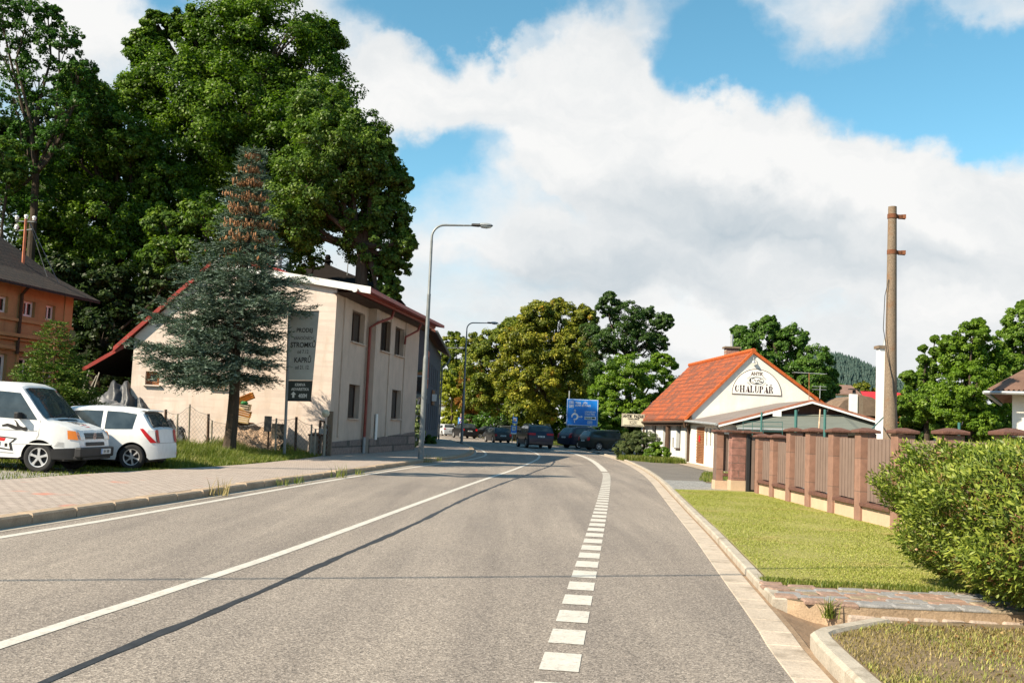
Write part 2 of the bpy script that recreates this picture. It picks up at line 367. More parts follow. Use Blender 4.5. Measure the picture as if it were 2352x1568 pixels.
MT['tarfelt'] = mat('tar_felt', (.2, .17, .155), .9, .25, 1.1, .2, .3, 20, stretch=(1, 3, 1))
MT['feltgreen'] = mat('green_felt', (.15, .16, .135), .9, .22, 1.3, .25, .3, 20, stretch=(1, 3, 1))
MT['corr_brown'] = mat('brown_corrugated', (.2, .12, .09), .7, .25, 2, .15)
MT['concrete'] = mat('concrete_pole', (.19, .145, .105), .9, .25, 2.5, .75, .8, 60, dirt=((.2, .11, .06), 3))
MT['splitblock'] = brickmat('split_block', (.26, .145, .105), (.21, .115, .082), (.15, .1, .08), .6, .2, .007, .6, vary=.25, rot=(pi / 2, 0, pi / 2))
MT['splitrough'] = brickmat('rough_block', (.3, .145, .115), (.26, .125, .1), (.2, .14, .12), .4, .2, .006, 1.2, vary=.5, rot=(pi / 2, 0, 0))
MT['capblock'] = mat('cap_block', (.12, .058, .043), .9, .35, 8, .35, .9, 25)
MT['plinth_cream'] = mat('fence_plinth', (.5, .36, .25), .9, .14, 2, .1, .2, 30)
MT['slat'] = mat('brown_slats', (.19, .135, .112), .75, .12, 3, .08)
MT['steel'] = mat('galvanised', (.34, .36, .37), .55, .2, 3, .1, metal=.3)
MT['steel_dark'] = mat('lamp_grey', (.2, .215, .22), .5, .2, 3, metal=.3)
MT['black'] = mat('black_plastic', (.025, .025, .027), .55, .2, 5)
MT['rust'] = mat('rust', (.15, .06, .03), .9, .4, 8, .3, .5, 20)
MT['green_paint'] = mat('green_paint', (.045, .14, .13), .6, .2, 4)
MT['bark'] = mat('bark', (.06, .045, .032), .95, .45, 3, .3, 1.0, 10, stretch=(3, 3, .6))
MT['bark_tan'] = mat('bark_pale', (.25, .15, .085), .95, .4, 3, .3, 1.0, 10, stretch=(3, 3, .6))  # lighter brown bark for the hedge stems and the young spruce
MT['tarp_dark'] = mat('dark_tarp', (.07, .075, .085), .45, .5, 2.5, .1, .8, 6)
MT['tarp_grey'] = mat('grey_tarp', (.25, .245, .25), .4, .35, 2.5, .1, .9, 6)
def flatm(name, c, rough=.5, spec=.4, coat=0, metal=0):
    m, nt, N, L, B = nodes(name); f = noise(N, L, coord(N), 6, 3)
    L.new(ramp(N, L, f, [(.3, tuple(x * .93 for x in c)), (.7, tuple(min(1, x * 1.05) for x in c))]), B.inputs['Base Color'])
    B.inputs['Roughness'].default_value = rough; B.inputs['Specular IOR Level'].default_value = spec; B.inputs['Coat Weight'].default_value = coat; B.inputs['Metallic'].default_value = metal
    B.inputs['Coat Roughness'].default_value = .04
    return m
def glassm(name, c, rough=.06):
    m, nt, N, L, B = nodes(name)
    L.new(ramp(N, L, noise(N, L, coord(N), 2.2, 3), [(.3, tuple(x * .5 for x in c)), (.7, tuple(x * 1.5 for x in c))]), B.inputs['Base Color'])
    B.inputs['Roughness'].default_value = rough; B.inputs['Specular IOR Level'].default_value = .7
    return m
MT['glass'] = glassm('window_glass', (.02, .022, .025)); MT['carglass'] = glassm('car_glass', (.035, .045, .05), .04)
MT['lampglass'] = flatm('lamp_glass', (.5, .56, .6), .12, .8)
MT['chrome'] = flatm('chrome', (.6, .6, .6), .2, .5, metal=.9)
MT['rim'] = flatm('wheel_silver', (.55, .55, .56), .35, .5, metal=.5)
MT['tyre'] = flatm('tyre_rubber', (.03, .03, .031), .8, .2)
MT['redlight'] = flatm('tail_red', (.45, .008, .012), .3, .3, .1)
MT['orangelight'] = flatm('indicator_orange', (.8, .22, .02), .2, .7, .5)
MT['clearlight'] = flatm('clear_lens', (.55, .58, .6), .12, .8, .5)
MT['bluesign'] = flatm('sign_blue', (.01, .2, .68), .4); MT['bluedark'] = flatm('board_blue', (.01, .04, .2), .5)
MT['signwhite'] = flatm('sign_white', (.75, .76, .76), .5); MT['signcream'] = flatm('sign_cream', (.62, .58, .44), .6)
MT['ink'] = flatm('sign_black', (.015, .013, .012), .6); MT['inkbrown'] = flatm('ink_brown', (.16, .12, .1), .6)
MT['banner'] = mat('banner_grey', (.36, .37, .34), .6, .1, 2); MT['bannerdark'] = flatm('banner_black', (.022, .028, .022), .55)
MT['letter'] = flatm('letter_pale', (.6, .6, .56), .6); MT['letterdark'] = flatm('letter_dark', (.02, .02, .018), .6)
MT['red'] = flatm('red_paint', (.55, .02, .02), .5); MT['redorange'] = flatm('orange_red_paint', (.6, .1, .04), .5); MT['pink'] = flatm('salmon_paint', (.55, .16, .12), .6)
# ------------------------------------------------------------------ ground, road, pavement
def structure(o): o['kind'] = 'structure'; return o
def poly_obj(name, pts, z, m, kind='structure'):
    b = MB(); b.add([(p[0], p[1], p[2] if len(p) > 2 else z) for p in pts], [tuple(range(len(pts)))])
    o = b.build(name, m)
    if o.data.polygons[0].normal.z < 0: o.data.flip_normals()
    o['kind'] = kind; return o
def band(name, A, Bp, z, m, step=1.5):
    """a sheet between two paths that run the same way"""
    n = max(2, int(sum(math.dist(A[i][:2], A[i + 1][:2]) for i in range(len(A) - 1)) / step))
    def rs(P):
        P = np.array(P)[:, :2]; d = np.r_[0, np.cumsum(np.linalg.norm(np.diff(P, axis=0), axis=1))]; t = np.linspace(0, d[-1], n + 1)
        return np.c_[np.interp(t, d, P[:, 0]), np.interp(t, d, P[:, 1])]
    a, b_ = rs(A), rs(Bp); V = [(p[0], p[1], z) for p in a] + [(p[0], p[1], z) for p in b_]
    F = [(i, i + 1, n + 2 + i, n + 1 + i) for i in range(n)]
    b = MB(); b.add(V, F); o = b.build(name, m)
    if o.data.polygons[0].normal.z < 0: o.data.flip_normals()
    return structure(o)
LK = spline([(-13, -40), (-9.4, -10), (-7.75, 0), (-6.75, 7), (-6.1, 12.24), (-5.34, 18.97), (-4.79, 23.9), (-4.0, 30.6), (-3.15, 37.9), (-2.4, 43), (-1.85, 48.5), (-1.8, 53), (-2.0, 60), (-2.75, 69), (-3.5, 77), (-5.3, 91), (-8.3, 108), (-14, 136), (-24, 172), (-40, 210)], 1.2)
RA = spline([(-1.5, -40), (.3, -10), (1.3, 0), (1.87, 6.67), (2.03, 8), (2.46, 11.86), (2.8, 14.9), (3.22, 19.0), (3.74, 24), (4.63, 32.7), (5.28, 41.3), (5.75, 51), (5.85, 60), (5.45, 70), (4.3, 83), (1.9, 100), (-2, 118), (-8, 142), (-18, 174), (-34, 212)], 1.2)
RAf0 = None
def off(path, d):
    P = [Vector((p[0], p[1])) for p in path]; out = []
    for i, p in enumerate(P):
        t = (P[min(i + 1, len(P) - 1)] - P[max(i - 1, 0)]).normalized(); out.append((p.x + t.y * d, p.y - t.x * d))
    return out
def cut(path, y0, y1): return [p for p in path if y0 <= p[1] <= y1]
S = 2500
hx0, hx1, hy0, hy1 = 2.2, 9.0, 7.2, 9.3
g = MB(); xs = [-S, -300, hx0, hx1, 300, S]; ys = [-S, -50, hy0, hy1, 300, S]
for i in range(5):
    for j in range(5):
        if i == 2 and j == 2: continue
        g.quad((xs[i], ys[j], -.06), (xs[i + 1], ys[j], -.06), (xs[i + 1], ys[j + 1], -.06), (xs[i], ys[j + 1], -.06))
structure(g.build('ground', mat('grass_ground', (.075, .1, .03), .95, .35, .3, .3, .5, 6, dirt=((.16, .14, .07), .8))))
band('road', LK, RA, 0.0, MT['asphalt'])
def stripe(name, path, w, z=.004, m='line'):
    b = MB(); b.sweep([(-w / 2, z), (w / 2, z)], path); o = b.build(name, MT[m])
    if o.data.polygons[0].normal.z < 0: o.data.flip_normals()
    return structure(o)
CL = spline([(-5.6, -12), (-3.95, 0), (-3.12, 6.39), (-2.89, 7.94), (-2.52, 10.6), (-2.12, 14.19), (-1.56, 19.51), (-.73, 27.14), (.26, 35.58), (1.15, 44.69), (1.66, 51.9), (1.72, 60), (.9, 74.7), (-1.2, 95), (-4.66, 122), (-10.5, 150), (-20, 180)], 1)
stripe('centre_line_marking', CL, .125)
DL = spline([(-1.0, -6), (0, 3), (.42, 6.72), (.7, 9.16), (1.3, 14.45), (2.1, 21.65), (3.15, 31.47), (3.58, 36.39), (4.0, 43.72), (4.3, 52), (4.3, 60), (3.9, 69), (2.6, 84), (.1, 101), (-4.3, 122), (-10, 146)], .5)
db = MB(); dp = resample(cut(DL, 2.2, 36.8), .05); per = 16; k = 3
while k + 10 < len(dp):
    seg = dp[k:k + 11]; db.sweep([(-.125, .004), (.125, .004)], seg); k += per
structure(db.build('lane_dash_marking', MT['line']))
stripe('edge_line_marking', cut(DL, 36.9, 146), .25)
LL = spline([(-8.9, -10), (-7.3, 0), (-6.2, 7), (-5.72, 11.44), (-5.45, 13.4), (-4.98, 18.0), (-4.5, 22.83), (-3.7, 29.6), (-2.8, 36.3), (-1.85, 42), (-1.25, 48), (-1.12, 53), (-1.5, 60.5), (-2.5, 71), (-4.7, 91), (-8, 112), (-13, 134)], 1)
stripe('left_edge_marking', LL, .13)
# tar seam that wanders along the right lane
ck = spline([(-2.9, 1.5), (-2.62, 4.2), (-2.47, 5.58), (-2.32, 6.81), (-2.18, 7.83), (-1.9, 10.2), (-1.44, 14.0), (-.9, 19.6), (-.3, 25), (.45, 30.5), (1.1, 35.5), (1.9, 42), (2.4, 50)], .25)
b = MB(); wv = []; wd = .07
ph = [random.uniform(0, 6) for _ in range(6)]
for i, p in enumerate(ck):
    j = .008 * sin(i * .21 + ph[0]) + random.uniform(-.007, .007); w = .038 + .008 * sin(i * .5 + ph[2]) + random.uniform(-.011, .011)
    wv += [(p[0] + j - w, p[1], .004), (p[0] + j + w, p[1], .004)]
b.add(wv, [(2 * i, 2 * i + 1, 2 * i + 3, 2 * i + 2) for i in range(len(ck) - 1)]); structure(b.build('tar_seam', MT['crack']))
RAf0 = resample(RA, .3)
# right side: row of gutter stones, dirt joint, low kerb
def slabs(path, o0, o1, z0, z1, L, gap=.008, jz=.003, chamf=.012):
    b = MB(); pp = resample(path, .05); n = int(L / .05); k = 0
    while k + n < len(pp):
        a, c = Vector(pp[k]), Vector(pp[k + n]); t = (c - a).normalized(); nn = Vector((t.y, -t.x)); c = c - t * gap
        z = z1 + random.uniform(-jz, jz)
        q = [a + nn * o0, a + nn * o1, c + nn * o1, c + nn * o0]; e = chamf
        q2 = [a + nn * (o0 + e) + t * e, a + nn * (o1 - e) + t * e, c + nn * (o1 - e) - t * e, c + nn * (o0 + e) - t * e]
        V = [(p.x, p.y, z0) for p in q] + [(p.x, p.y, z - e * .8) for p in q] + [(p.x, p.y, z) for p in q2]
        b.add(V, [(0, 1, 5, 4), (1, 2, 6, 5), (2, 3, 7, 6), (3, 0, 4, 7), (4, 5, 9, 8), (5, 6, 10, 9), (6, 7, 11, 10), (7, 4, 8, 11), (8, 9, 10, 11)])
        k += n
    return b
structure(slabs(cut(RA, -10, 90), .0, .25, -.05, .008, .5, .012, .002, .006).build('gutter_strip', mat('gutter_slab', (.43, .36, .29), .85, .2, 1.7, .2, .3, 40, dirt=((.2, .16, .12), 2.6))))
band('gutter_dirt', off(cut(RAf0, -10, 90), .24), off(cut(RAf0, -10, 90), .305), -.004, mat('gutter_grit', (.25, .175, .115), .95, .35, 6, .3, .4, 30), .4)
RAf = resample(RA, .08)
structure(slabs(cut(RAf, 9.12, 66), .29, .42, -.1, .075, 1.0, .01, .004, .018).build('right_kerb', MT['kerb_grey']))
kb = MB(); kp = off(cut(RAf, -8, 7.2), .365) + [(2.325, 7.36), (2.42, 7.5), (2.66, 7.72), (3.03, 8.03)]
kb.sweep([(-.07, -.25), (-.072, .095), (-.045, .12), (.05, .122), (.07, .1), (.07, -.2)], kp)
kb.add([(2.98, 8.09, -.2), (3.08, 7.97, -.2), (3.08, 7.97, .11), (2.98, 8.09, .11)], [(0, 1, 2, 3)])
structure(kb.build('near_kerb', MT['kerb_grey']))
band('left_gutter', off(cut(LK, -10, 62), .0), off(cut(LK, -10, 62), .18), .004, mat('left_gutter', (.36, .32, .27), .85, .2, 3, .2))
lkm = slabs(cut(LK, -20, 74), -.26, -.0, -.1, .135, 1.05, .02, .012, .03)
structure(lkm.build('left_kerb', MT['kerb_stone']))
b = MB(); b.sweep([(0, .12), (0, -.05)], cut(LK, 73, 170)); structure(b.build('far_kerb', MT['kerb_grey']))
SW = spline([(-17, -40), (-13, -10), (-11.6, 4), (-10.4, 12), (-9.3, 18.5), (-8.87, 21.5), (-8.12, 24.6), (-7.45, 28), (-7.0, 33), (-6.9, 38), (-7.2, 44), (-7.8, 50), (-8, 60), (-8.5, 75), (-9.5, 91), (-12, 108), (-17, 136)], 1.2)
band('pavement', SW, off(cut(LK, -40, 136), -.25), .125, MT['paver'])
# left yard
band('yard', [(-80, -40), (-80, 110)], SW, .07, mat('yard_soil', (.12, .13, .045), .95, .4, .7, .35, .7, 12, dirt=((.2, .16, .09), 1.6)))
poly_obj('gravel_yard', [(-9.5, 18.0), (-9.15, 20.5), (-9.6, 22.6), (-10.4, 23.8), (-9.9, 26), (-13, 29), (-30, 30), (-34, 14), (-11, 14), (-10.2, 15)], .082, MT['gravel'])
# right verge
KO = off(RA, .42)
band('verge_soil', cut(KO, 10.0, 66), [(20, 10.0), (20, 66)], .04, MT['soil'])
lawn_r = [(6.52, 9.9), (6.58, 27.2)]
band('lawn', cut(KO, 9.9, 26.4), lawn_r, .07, MT['lawnbase'])
band('lawn_by_hedge', [(6.5, 9.9), (6.5, 13)], [(16, 9.9), (16, 13)], .07, MT['lawnbase'])
poly_obj('driveway', list(reversed(cut(KO, 26.0, 31.5))) + [(6.1, 26.4), (6.6, 26.3), (9.5, 27.0), (12, 30), (8.0, 31.6)], .06, MT['setts'])
poly_obj('gravel_strip', list(reversed(cut(KO, 31.2, 66))) + [(8.0, 31.3), (9.3, 33), (9.4, 43), (9.35, 58), (8.2, 66)], .05, MT['gravel_dark'])
poly_obj('house_apron', [(8.1, 38), (9.5, 37), (9.5, 58), (8.6, 58)], .066, mat('apron', (.34, .28, .22), .9, .2, 1.2, .25, .3, 20))
poly_obj('verge_patch', [(6.1, 30.6), (6.4, 33), (7.1, 36.5), (8.3, 39.5), (9.3, 39), (9.6, 31.9), (6.3, 30.4)], .07, MT['soil'])
poly_obj('parking_area', list(reversed(cut(KO, 66.5, 92))) + [(8.3, 66.5), (11, 70), (14, 86), (9, 92)], .03, MT['gravel_dark'])
# ditch: cobbled bank, stone wall, dirt channel, near verge
e0, e1 = Vector((2.92, 8.8)), Vector((9.0, 8.74)); wdir = (e1 - e0).normalized(); wn = Vector((wdir.y, -wdir.x))
rim = [(2.49, 9.3), (2.5, 9.18), (2.62, 9.02), (2.92, 8.8), (9.0, 8.74)]
b = MB(); b.add([(p[0], p[1], .072) for p in rim] + [(9, 10.9, .062), (2.68, 10.9, .058)], [tuple(range(7))]); structure(b.build('cobbled_bank', mat('bank_joints', (.13, .1, .06), .95, .3, 4, .3, .5, 20)))
def bank_edge_y(x): return 9.2 if x < 2.49 else (8.8 - .01 * (x - 2.92) if x > 2.92 else 9.2 - (x - 2.49) / .43 * .4)
b = MB(); rr = random.Random(4); iy = 0; v0 = 0
while v0 < 1.4:
    dep = rr.uniform(.11, .15) if iy else .17; px = 2.45 + rr.uniform(0, .1)
    while px < 6.6:
        w = rr.uniform(.15, .27) * (1.25 if iy == 0 else 1); cx = px + w / 2; yb_ = bank_edge_y(cx) + v0 * (1 - .02 * cx); cy = yb_ + dep / 2 + .03 * sin(cx * 2.1)
        if cy < 10.02 - .3 * min(.6, cx - 2.6) + .04 * sin(cx * 6) and cx > 2.5 + .06 * (cy - 8.5):
            h = rr.uniform(.006, .017) + (.012 if iy == 0 else 0); a = -.06 + rr.uniform(-.08, .08); vs = []; hw, hd2 = w / 2 - .007, dep / 2 - .007
            base = [(-hw, -hd2), (0, -hd2 * 1.04), (hw, -hd2), (hw * 1.02, 0), (hw, hd2), (0, hd2 * 1.03), (-hw, hd2), (-hw * 1.02, 0)]
            base = [(q[0] + rr.uniform(-.008, .008), q[1] + rr.uniform(-.008, .008)) for q in base]
            for sc, zz in ((1, .06), (1, .068 + h * .6), (.9, .074 + h)):
                vs += [(cx + (q[0] * cos(a) - q[1] * sin(a)) * sc, cy + (q[0] * sin(a) + q[1] * cos(a)) * sc, zz + .006 * q[0] * rr.uniform(-1, 1)) for q in base]
            b.cur = rr.choice([0, 0, 1, 1, 2])
            b.add(vs, [(k + o, (k + 1) % 8 + o, 8 + (k + 1) % 8 + o, 8 + k + o) for o in (0, 8) for k in range(8)] + [tuple(range(16, 24))])
        px += w
    v0 += dep; iy += 1
structure(b.build('bank_cobbles', [mat('cobble_pink', (.27, .18, .14), .85, .35, 9, .25, .5, 30), mat('cobble_grey', (.23, .225, .225), .85, .35, 9, .25, .5, 30), mat('cobble_tan', (.25, .2, .14), .85, .35, 9, .25, .5, 30)]))
b = MB()
for p, q in zip(rim, rim[1:]): b.add([(p[0], p[1], .07), (q[0], q[1], .07), (q[0], q[1], -.16), (p[0], p[1], -.16), (p[0], p[1] + .0, -.45), (q[0], q[1], -.45)], [(0, 1, 2, 3), (3, 2, 5, 4)])
structure(b.build('bank_edge', MT['mortar']))
b = MB(); s_ = .08; U3 = Vector((wdir.x, wdir.y, 0)); N3 = Vector((wn.x, wn.y, 0))
while s_ < 3.5:
    L_ = random.uniform(.2, .27); o_ = Vector((e0.x, e0.y, -.2)) + U3 * s_ - N3 * .15
    b.prism([(0, 0), (L_, 0), (L_ - .01, .2), (.01, .21)], .2, (o_, U3, Vector((0, 0, 1)), N3)); s_ += L_ + .02
structure(b.build('bank_blocks', MT['block_stone'], bevel=.02))
def lerp_pts(P_, t):
    for (t0, p), (t1, q) in zip(P_, P_[1:]):
        if t <= t1: a = (t - t0) / (t1 - t0); return (p[0] + (q[0] - p[0]) * a, p[1] + (q[1] - p[1]) * a)
    return P_[-1][1]
LP_ = [(0, (2.16, 7.2)), (1, (2.5, 9.3))]; RP_ = [(0, (2.36, 7.4)), (.38, (3.06, 8.06)), (.8, (2.98, 8.82)), (.93, (2.64, 9.06)), (1, (2.52, 9.3))]
b = MB(); V = []
for i in range(17):
    for j in range(9):
        p, q = lerp_pts(LP_, i / 16), lerp_pts(RP_, i / 16); u = j / 8; V.append((p[0] + (q[0] - p[0]) * u, p[1] + (q[1] - p[1]) * u, -.012 - .12 * min(1, u * 1.5) * sin(pi * min(.95, max(.0, i / 16))) ** .5 + .006 * sin(i * 1.7 + j)))
b.add(V, [(i * 9 + j, (i + 1) * 9 + j, (i + 1) * 9 + j + 1, i * 9 + j + 1) for i in range(16) for j in range(8)]); structure(b.build('ditch', mat('ditch_dirt', (.25, .165, .105), .95, .3, 3, .3, .5, 14), smooth=True))
b = MB(); V = []
for i in range(20):
    x = 3.03 + i * .32
    for y, z in ((8.05 + .015 * i, .1), (8.35, .04 if i else -.02), (8.6, -.03 if i > 1 else -.08), (8.86, -.06 if i > 1 else -.12)): V.append((x - (.07 if i == 0 and y > 8.5 else 0), y, z + .01 * sin(i * 2.3 + y * 9)))
b.add(V, [(i * 4 + j, (i + 1) * 4 + j, (i + 1) * 4 + j + 1, i * 4 + j + 1) for i in range(19) for j in range(3)]); structure(b.build('verge_slope', MT['soil'], smooth=True))
nv = off(cut(RAf, -8, 7.25), .43)
poly_obj('near_verge', nv + [(2.38, 7.33), (2.46, 7.44), (2.7, 7.66), (3.07, 7.98), (3.07, 8.06), (9, 8.34), (9, -8)], .1, MT['soil'])

# ------------------------------------------------------------------ buildings
class Bld:
    def __init__(s, name, label, cat, loc):
        s.o = thing(name, label, cat, (loc[0], loc[1], 0)); s.l = Vector((loc[0], loc[1], 0))
    def part(s, name, mb, m, parent=None, smooth=False, bevel=0):
        l = s.l; mb.v = [(p[0] - l.x, p[1] - l.y, p[2]) for p in mb.v]
        return mb.build(name, m, parent or s.o, smooth, bevel)
def frame(p0, p1):
    p0 = Vector((p0[0], p0[1], 0)); d = (Vector((p1[0], p1[1], 0)) - p0); L_ = d.length; d.normalize()
    return p0, d, Vector((0, 0, 1)), Vector((d.y, -d.x, 0)), L_
def onplane(fr, x, y):
    d = ray(x, y); n = fr[3]; p = fr[0]; t = ((p.x - CO[0]) * n.x + (p.y - CO[1]) * n.y) / (d[0] * n.x + d[1] * n.y)
    q = Vector(CO + t * d); return (q - fr[0]).dot(fr[1]), q.z
def oprect(fr, x0, y0, x1, y1):
    a = onplane(fr, x0, y0); c = onplane(fr, x1, y1); return (min(a[0], c[0]), max(a[0], c[0]), min(a[1], c[1]), max(a[1], c[1]))
def P3(fr, s, z, n=0.0): return fr[0] + fr[1] * s + fr[2] * z + fr[3] * n
def wall(b, fr, s0, s1, z0, z1, ops, depth=.25, extra=None):
    """wall front in the plane fr with real openings and their reveals"""
    xs = sorted({s0, s1, *[o[0] for o in ops], *[o[1] for o in ops]}); zs = sorted({z0, z1, *[o[2] for o in ops], *[o[3] for o in ops]})
    for i in range(len(xs) - 1):
        for j in range(len(zs) - 1):
            cx, cz = (xs[i] + xs[i + 1]) / 2, (zs[j] + zs[j + 1]) / 2
            if any(o[0] < cx < o[1] and o[2] < cz < o[3] for o in ops) or not (s0 < cx < s1): continue
            b.quad(P3(fr, xs[i], zs[j]), P3(fr, xs[i + 1], zs[j]), P3(fr, xs[i + 1], zs[j + 1]), P3(fr, xs[i], zs[j + 1]))
    for a, c, e, f in ops:
        for q in (((a, e), (a, f)), ((c, e), (c, f)), ((a, e), (c, e)), ((a, f), (c, f))):
            b.quad(P3(fr, *q[0]), P3(fr, *q[1]), P3(fr, *q[1], -depth), P3(fr, *q[0], -depth))
    if extra: b.add([P3(fr, *p) for p in extra], [tuple(range(len(extra)))])
def window(bl, fr, op, depth, m, nx=2, nz=0, fw=.07, parent=None, glass='glass', name='window', sill=None):
    a, c, e, f = op; b = MB(); t = .05
    o = P3(fr, 0, 0, -depth + .0)
    F_ = (o, fr[1], fr[2], fr[3])
    for r in [(a, a + fw, e, f), (c - fw, c, e, f), (a + fw, c - fw, e, e + fw), (a + fw, c - fw, f - fw, f)]:
        b.prism([(r[0], r[2]), (r[1], r[2]), (r[1], r[3]), (r[0], r[3])], t, F_)
    for k in range(1, nx):
        s_ = a + (c - a) * k / nx; b.prism([(s_ - fw * .45, e + fw), (s_ + fw * .45, e + fw), (s_ + fw * .45, f - fw), (s_ - fw * .45, f - fw)], t, F_)
    for k in range(1, nz + 1):
        z = e + (f - e) * (k / (nz + 1)); b.prism([(a + fw, z - fw * .35), (c - fw, z - fw * .35), (c - fw, z + fw * .35), (a + fw, z + fw * .35)], t * .9, F_)
    w = bl.part(name, b, m, parent)
    g_ = MB(); g_.prism([(a + fw * .6, e + fw * .6), (c - fw * .6, e + fw * .6), (c - fw * .6, f - fw * .6), (a + fw * .6, f - fw * .6)], .012, (P3(fr, 0, 0, -depth + .012), fr[1], fr[2], fr[3]))
    bl.part('pane', g_, MT[glass], w)
    if sill:
        q = MB(); q.prism([(a - .06, e - .05), (c + .06, e - .05), (c + .06, e), (a - .06, e)], depth + .05, (P3(fr, 0, 0, -depth + .052), fr[1], fr[2], fr[3])); bl.part('sill', q, MT[sill], w)
    return w
def slab(b, pts, t):
    """roof slab: quad pts and the same moved down by t"""
    n = len(pts); up = [Vector(p) for p in pts]; dn = [p - Vector((0, 0, t)) for p in up]
    b.add(up + dn, [tuple(range(n)), tuple(range(2 * n - 1, n - 1, -1))] + [(i, (i + 1) % n, n + (i + 1) % n, n + i) for i in range(n)])

def uvroof(name, c1, c2, mortar, bw, bh, **k): return brickmat(name, c1, c2, mortar, bw, bh, coordk='UV', **k)
def roof_uv(o, fr_u, fr_v):
    """plane UVs in metres so tiles run along the eave"""
    me = o.data; uv = me.uv_layers.new(name='uv'); u, v = Vector(fr_u), Vector(fr_v)
    for l in me.loops:
        p = me.vertices[l.vertex_index].co; uv.data[l.index].uv = (p.dot(u), p.dot(v))
MT['uv_orange'] = uvroof('orange_tiles_uv', (.4, .092, .024), (.31, .07, .02), (.12, .035, .018), .3, .34, mort=.025, bump=1.0, offset=0, vary=.3, patch=((.17, .055, .028), 1.1, .5))
MT['uv_old'] = uvroof('old_tiles_uv', (.045, .034, .027), (.07, .047, .034), (.012, .01, .009), .24, .3, mort=.02, bump=1.0, offset=.5, vary=.5)

# --- cream house at the pavement
A = Vector((-6.85, 38.3, 0)); az = radians(7.6); D1 = Vector((sin(az), cos(az), 0)); N1 = Vector((cos(az), -sin(az), 0))
ch_ = Bld('cream_house', 'cream rendered two storey house with red sheet roof at the pavement, spruce in front', 'house', A)
gf = frame((-14.55, 38.3), (A.x, A.y))
ops = [oprect(gf, 335, 852, 365, 884), oprect(gf, 486, 860, 517, 892)]
pk = onplane(gf, 490, 613); le = onplane(gf, 303, 772); re = onplane(gf, 778, 658)
b = MB(); zt = min(le[1], 4.6); W_ = gf[4]
wall(b, gf, 0, W_, -.1, zt, ops, .22, extra=[(0, zt), (W_, zt), (W_, re[1]), (pk[0], pk[1]), (0, max(le[1], zt + .01))])
gw = ch_.part('gable_wall', b, MT['cream'])
for o_ in ops: window(ch_, gf, o_, .2, MT['window_brown'], 1, 0, .13, sill='cream')
sf = frame((A.x, A.y), (A.x + D1.x * 13.2, A.y + D1.y * 13.2))
zB = onplane(sf, 838, 900)[0]
ez = 6.35
opsA = [oprect(sf, 797, 705, 829, 790), oprect(sf, 802.5, 881, 823, 961)]
opsA = [(a, min(c, zB - .35), e, f) for a, c, e, f in opsA]
opsA[0] = (opsA[1][0] - .12, opsA[1][1] + .18, opsA[0][2], opsA[0][3])
b = MB(); wall(b, sf, 0, zB, -.1, ez, opsA, .28)
sb = frame(P3(sf, zB, 0, .3)[:2], P3(sf, 13.2, 0, .3)[:2]); LB = sb[4]
oB = [oprect(sb, 877, 731, 896, 811), oprect(sb, 909, 749, 926, 820), oprect(sb, 902, 894, 919, 962)]
oB[1] = (oB[1][0], min(oB[1][1], LB - .4), oB[1][2], oB[1][3]); oB[2] = (oB[1][0], oB[1][1], oB[2][2], oB[2][3])
wall(b, sb, 0, LB, -.1, ez, oB, .28)
b.quad(P3(sf, zB, -.1), P3(sf, zB, -.1, .3), P3(sf, zB, ez, .3), P3(sf, zB, ez))
# pier strips that stand a few cm proud
for fr_, s_, w_ in ((sb, .0, .45), (sb, LB * .30, .35), (sb, LB * .64, .5), (sf, 1.0, .3)):
    b.prism([(s_, .8), (s_ + w_, .8), (s_ + w_, ez - .02), (s_, ez - .02)], .05, (P3(fr_, 0, 0, .002), fr_[1], fr_[2], fr_[3]))
# back and far walls
ff = [P3(sb, LB, -.1), P3(sb, LB, ez), P3(sb, LB, ez, -8), P3(sb, LB, -.1, -8)]
b.add(ff, [(0, 1, 2, 3)]); bl_ = P3(gf, 0, 0) + D1 * 13.2
b.add([P3(gf, 0, -.1), P3(gf, 0, le[1]), bl_ + Vector((0, 0, le[1])), bl_ + Vector((0, 0, -.1))], [(0, 1, 2, 3)])
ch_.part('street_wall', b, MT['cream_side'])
for o_ in opsA + oB: window(ch_, sf if o_ in opsA else sb, o_, .26, MT['wood_dark'], 2, 0, .08, sill='cream_side')
b = MB(); b.prism([(0, -.05), (zB, -.05), (zB, .72), (0, .62)], .05, (P3(sf, 0, 0, .003), sf[1], sf[2], sf[3]))
b.prism([(-.05, -.05), (LB, -.05), (LB, 1.05), (-.05, .74)], .05, (P3(sb, 0, 0, .003), sb[1], sb[2], sb[3])); ch_.part('stone_plinth', b, MT['plinth'], bevel=.03)
# roof: two slopes and the hip above the front
g0 = Vector((0, -.38, 0))
def R3(p, back): return P3(gf, p[0], p[1]) + D1 * back
lee = (onplane(gf, 266, 797)[0], onplane(gf, 266, 797)[1]); pk2 = (pk[0], pk[1] + .22); ree = (onplane(gf, 819, 662)[0], onplane(gf, 819, 659)[1])
b = MB(); slab(b, [R3(lee, -.16), R3(pk2, -.16), R3(pk2, 13.6), R3(lee, 13.6)], .14)
slab(b, [R3(pk2, -.16), R3((ree[0] + .55, ree[1] - .02), -.16), R3((ree[0] + .75, ree[1] - .02), 13.6), R3(pk2, 13.6)], .14)
ap = at(610, 602, 42.5)
q = [R3(pk2, .1), R3((pk2[0] * .45 + ree[0] * .55, pk2[1] * .45 + ree[1] * .55), .1)]
b.add([q[0], q[1], R3((ree[0] - .6, ree[1] + .1), 5), R3((pk2[0], pk2[1]), 9), ap, ap + D1 * 4], [(0, 1, 4), (1, 2, 5, 4), (0, 4, 5, 3)])
rf = ch_.part('roof', b, MT['redmetal'])
b = MB()
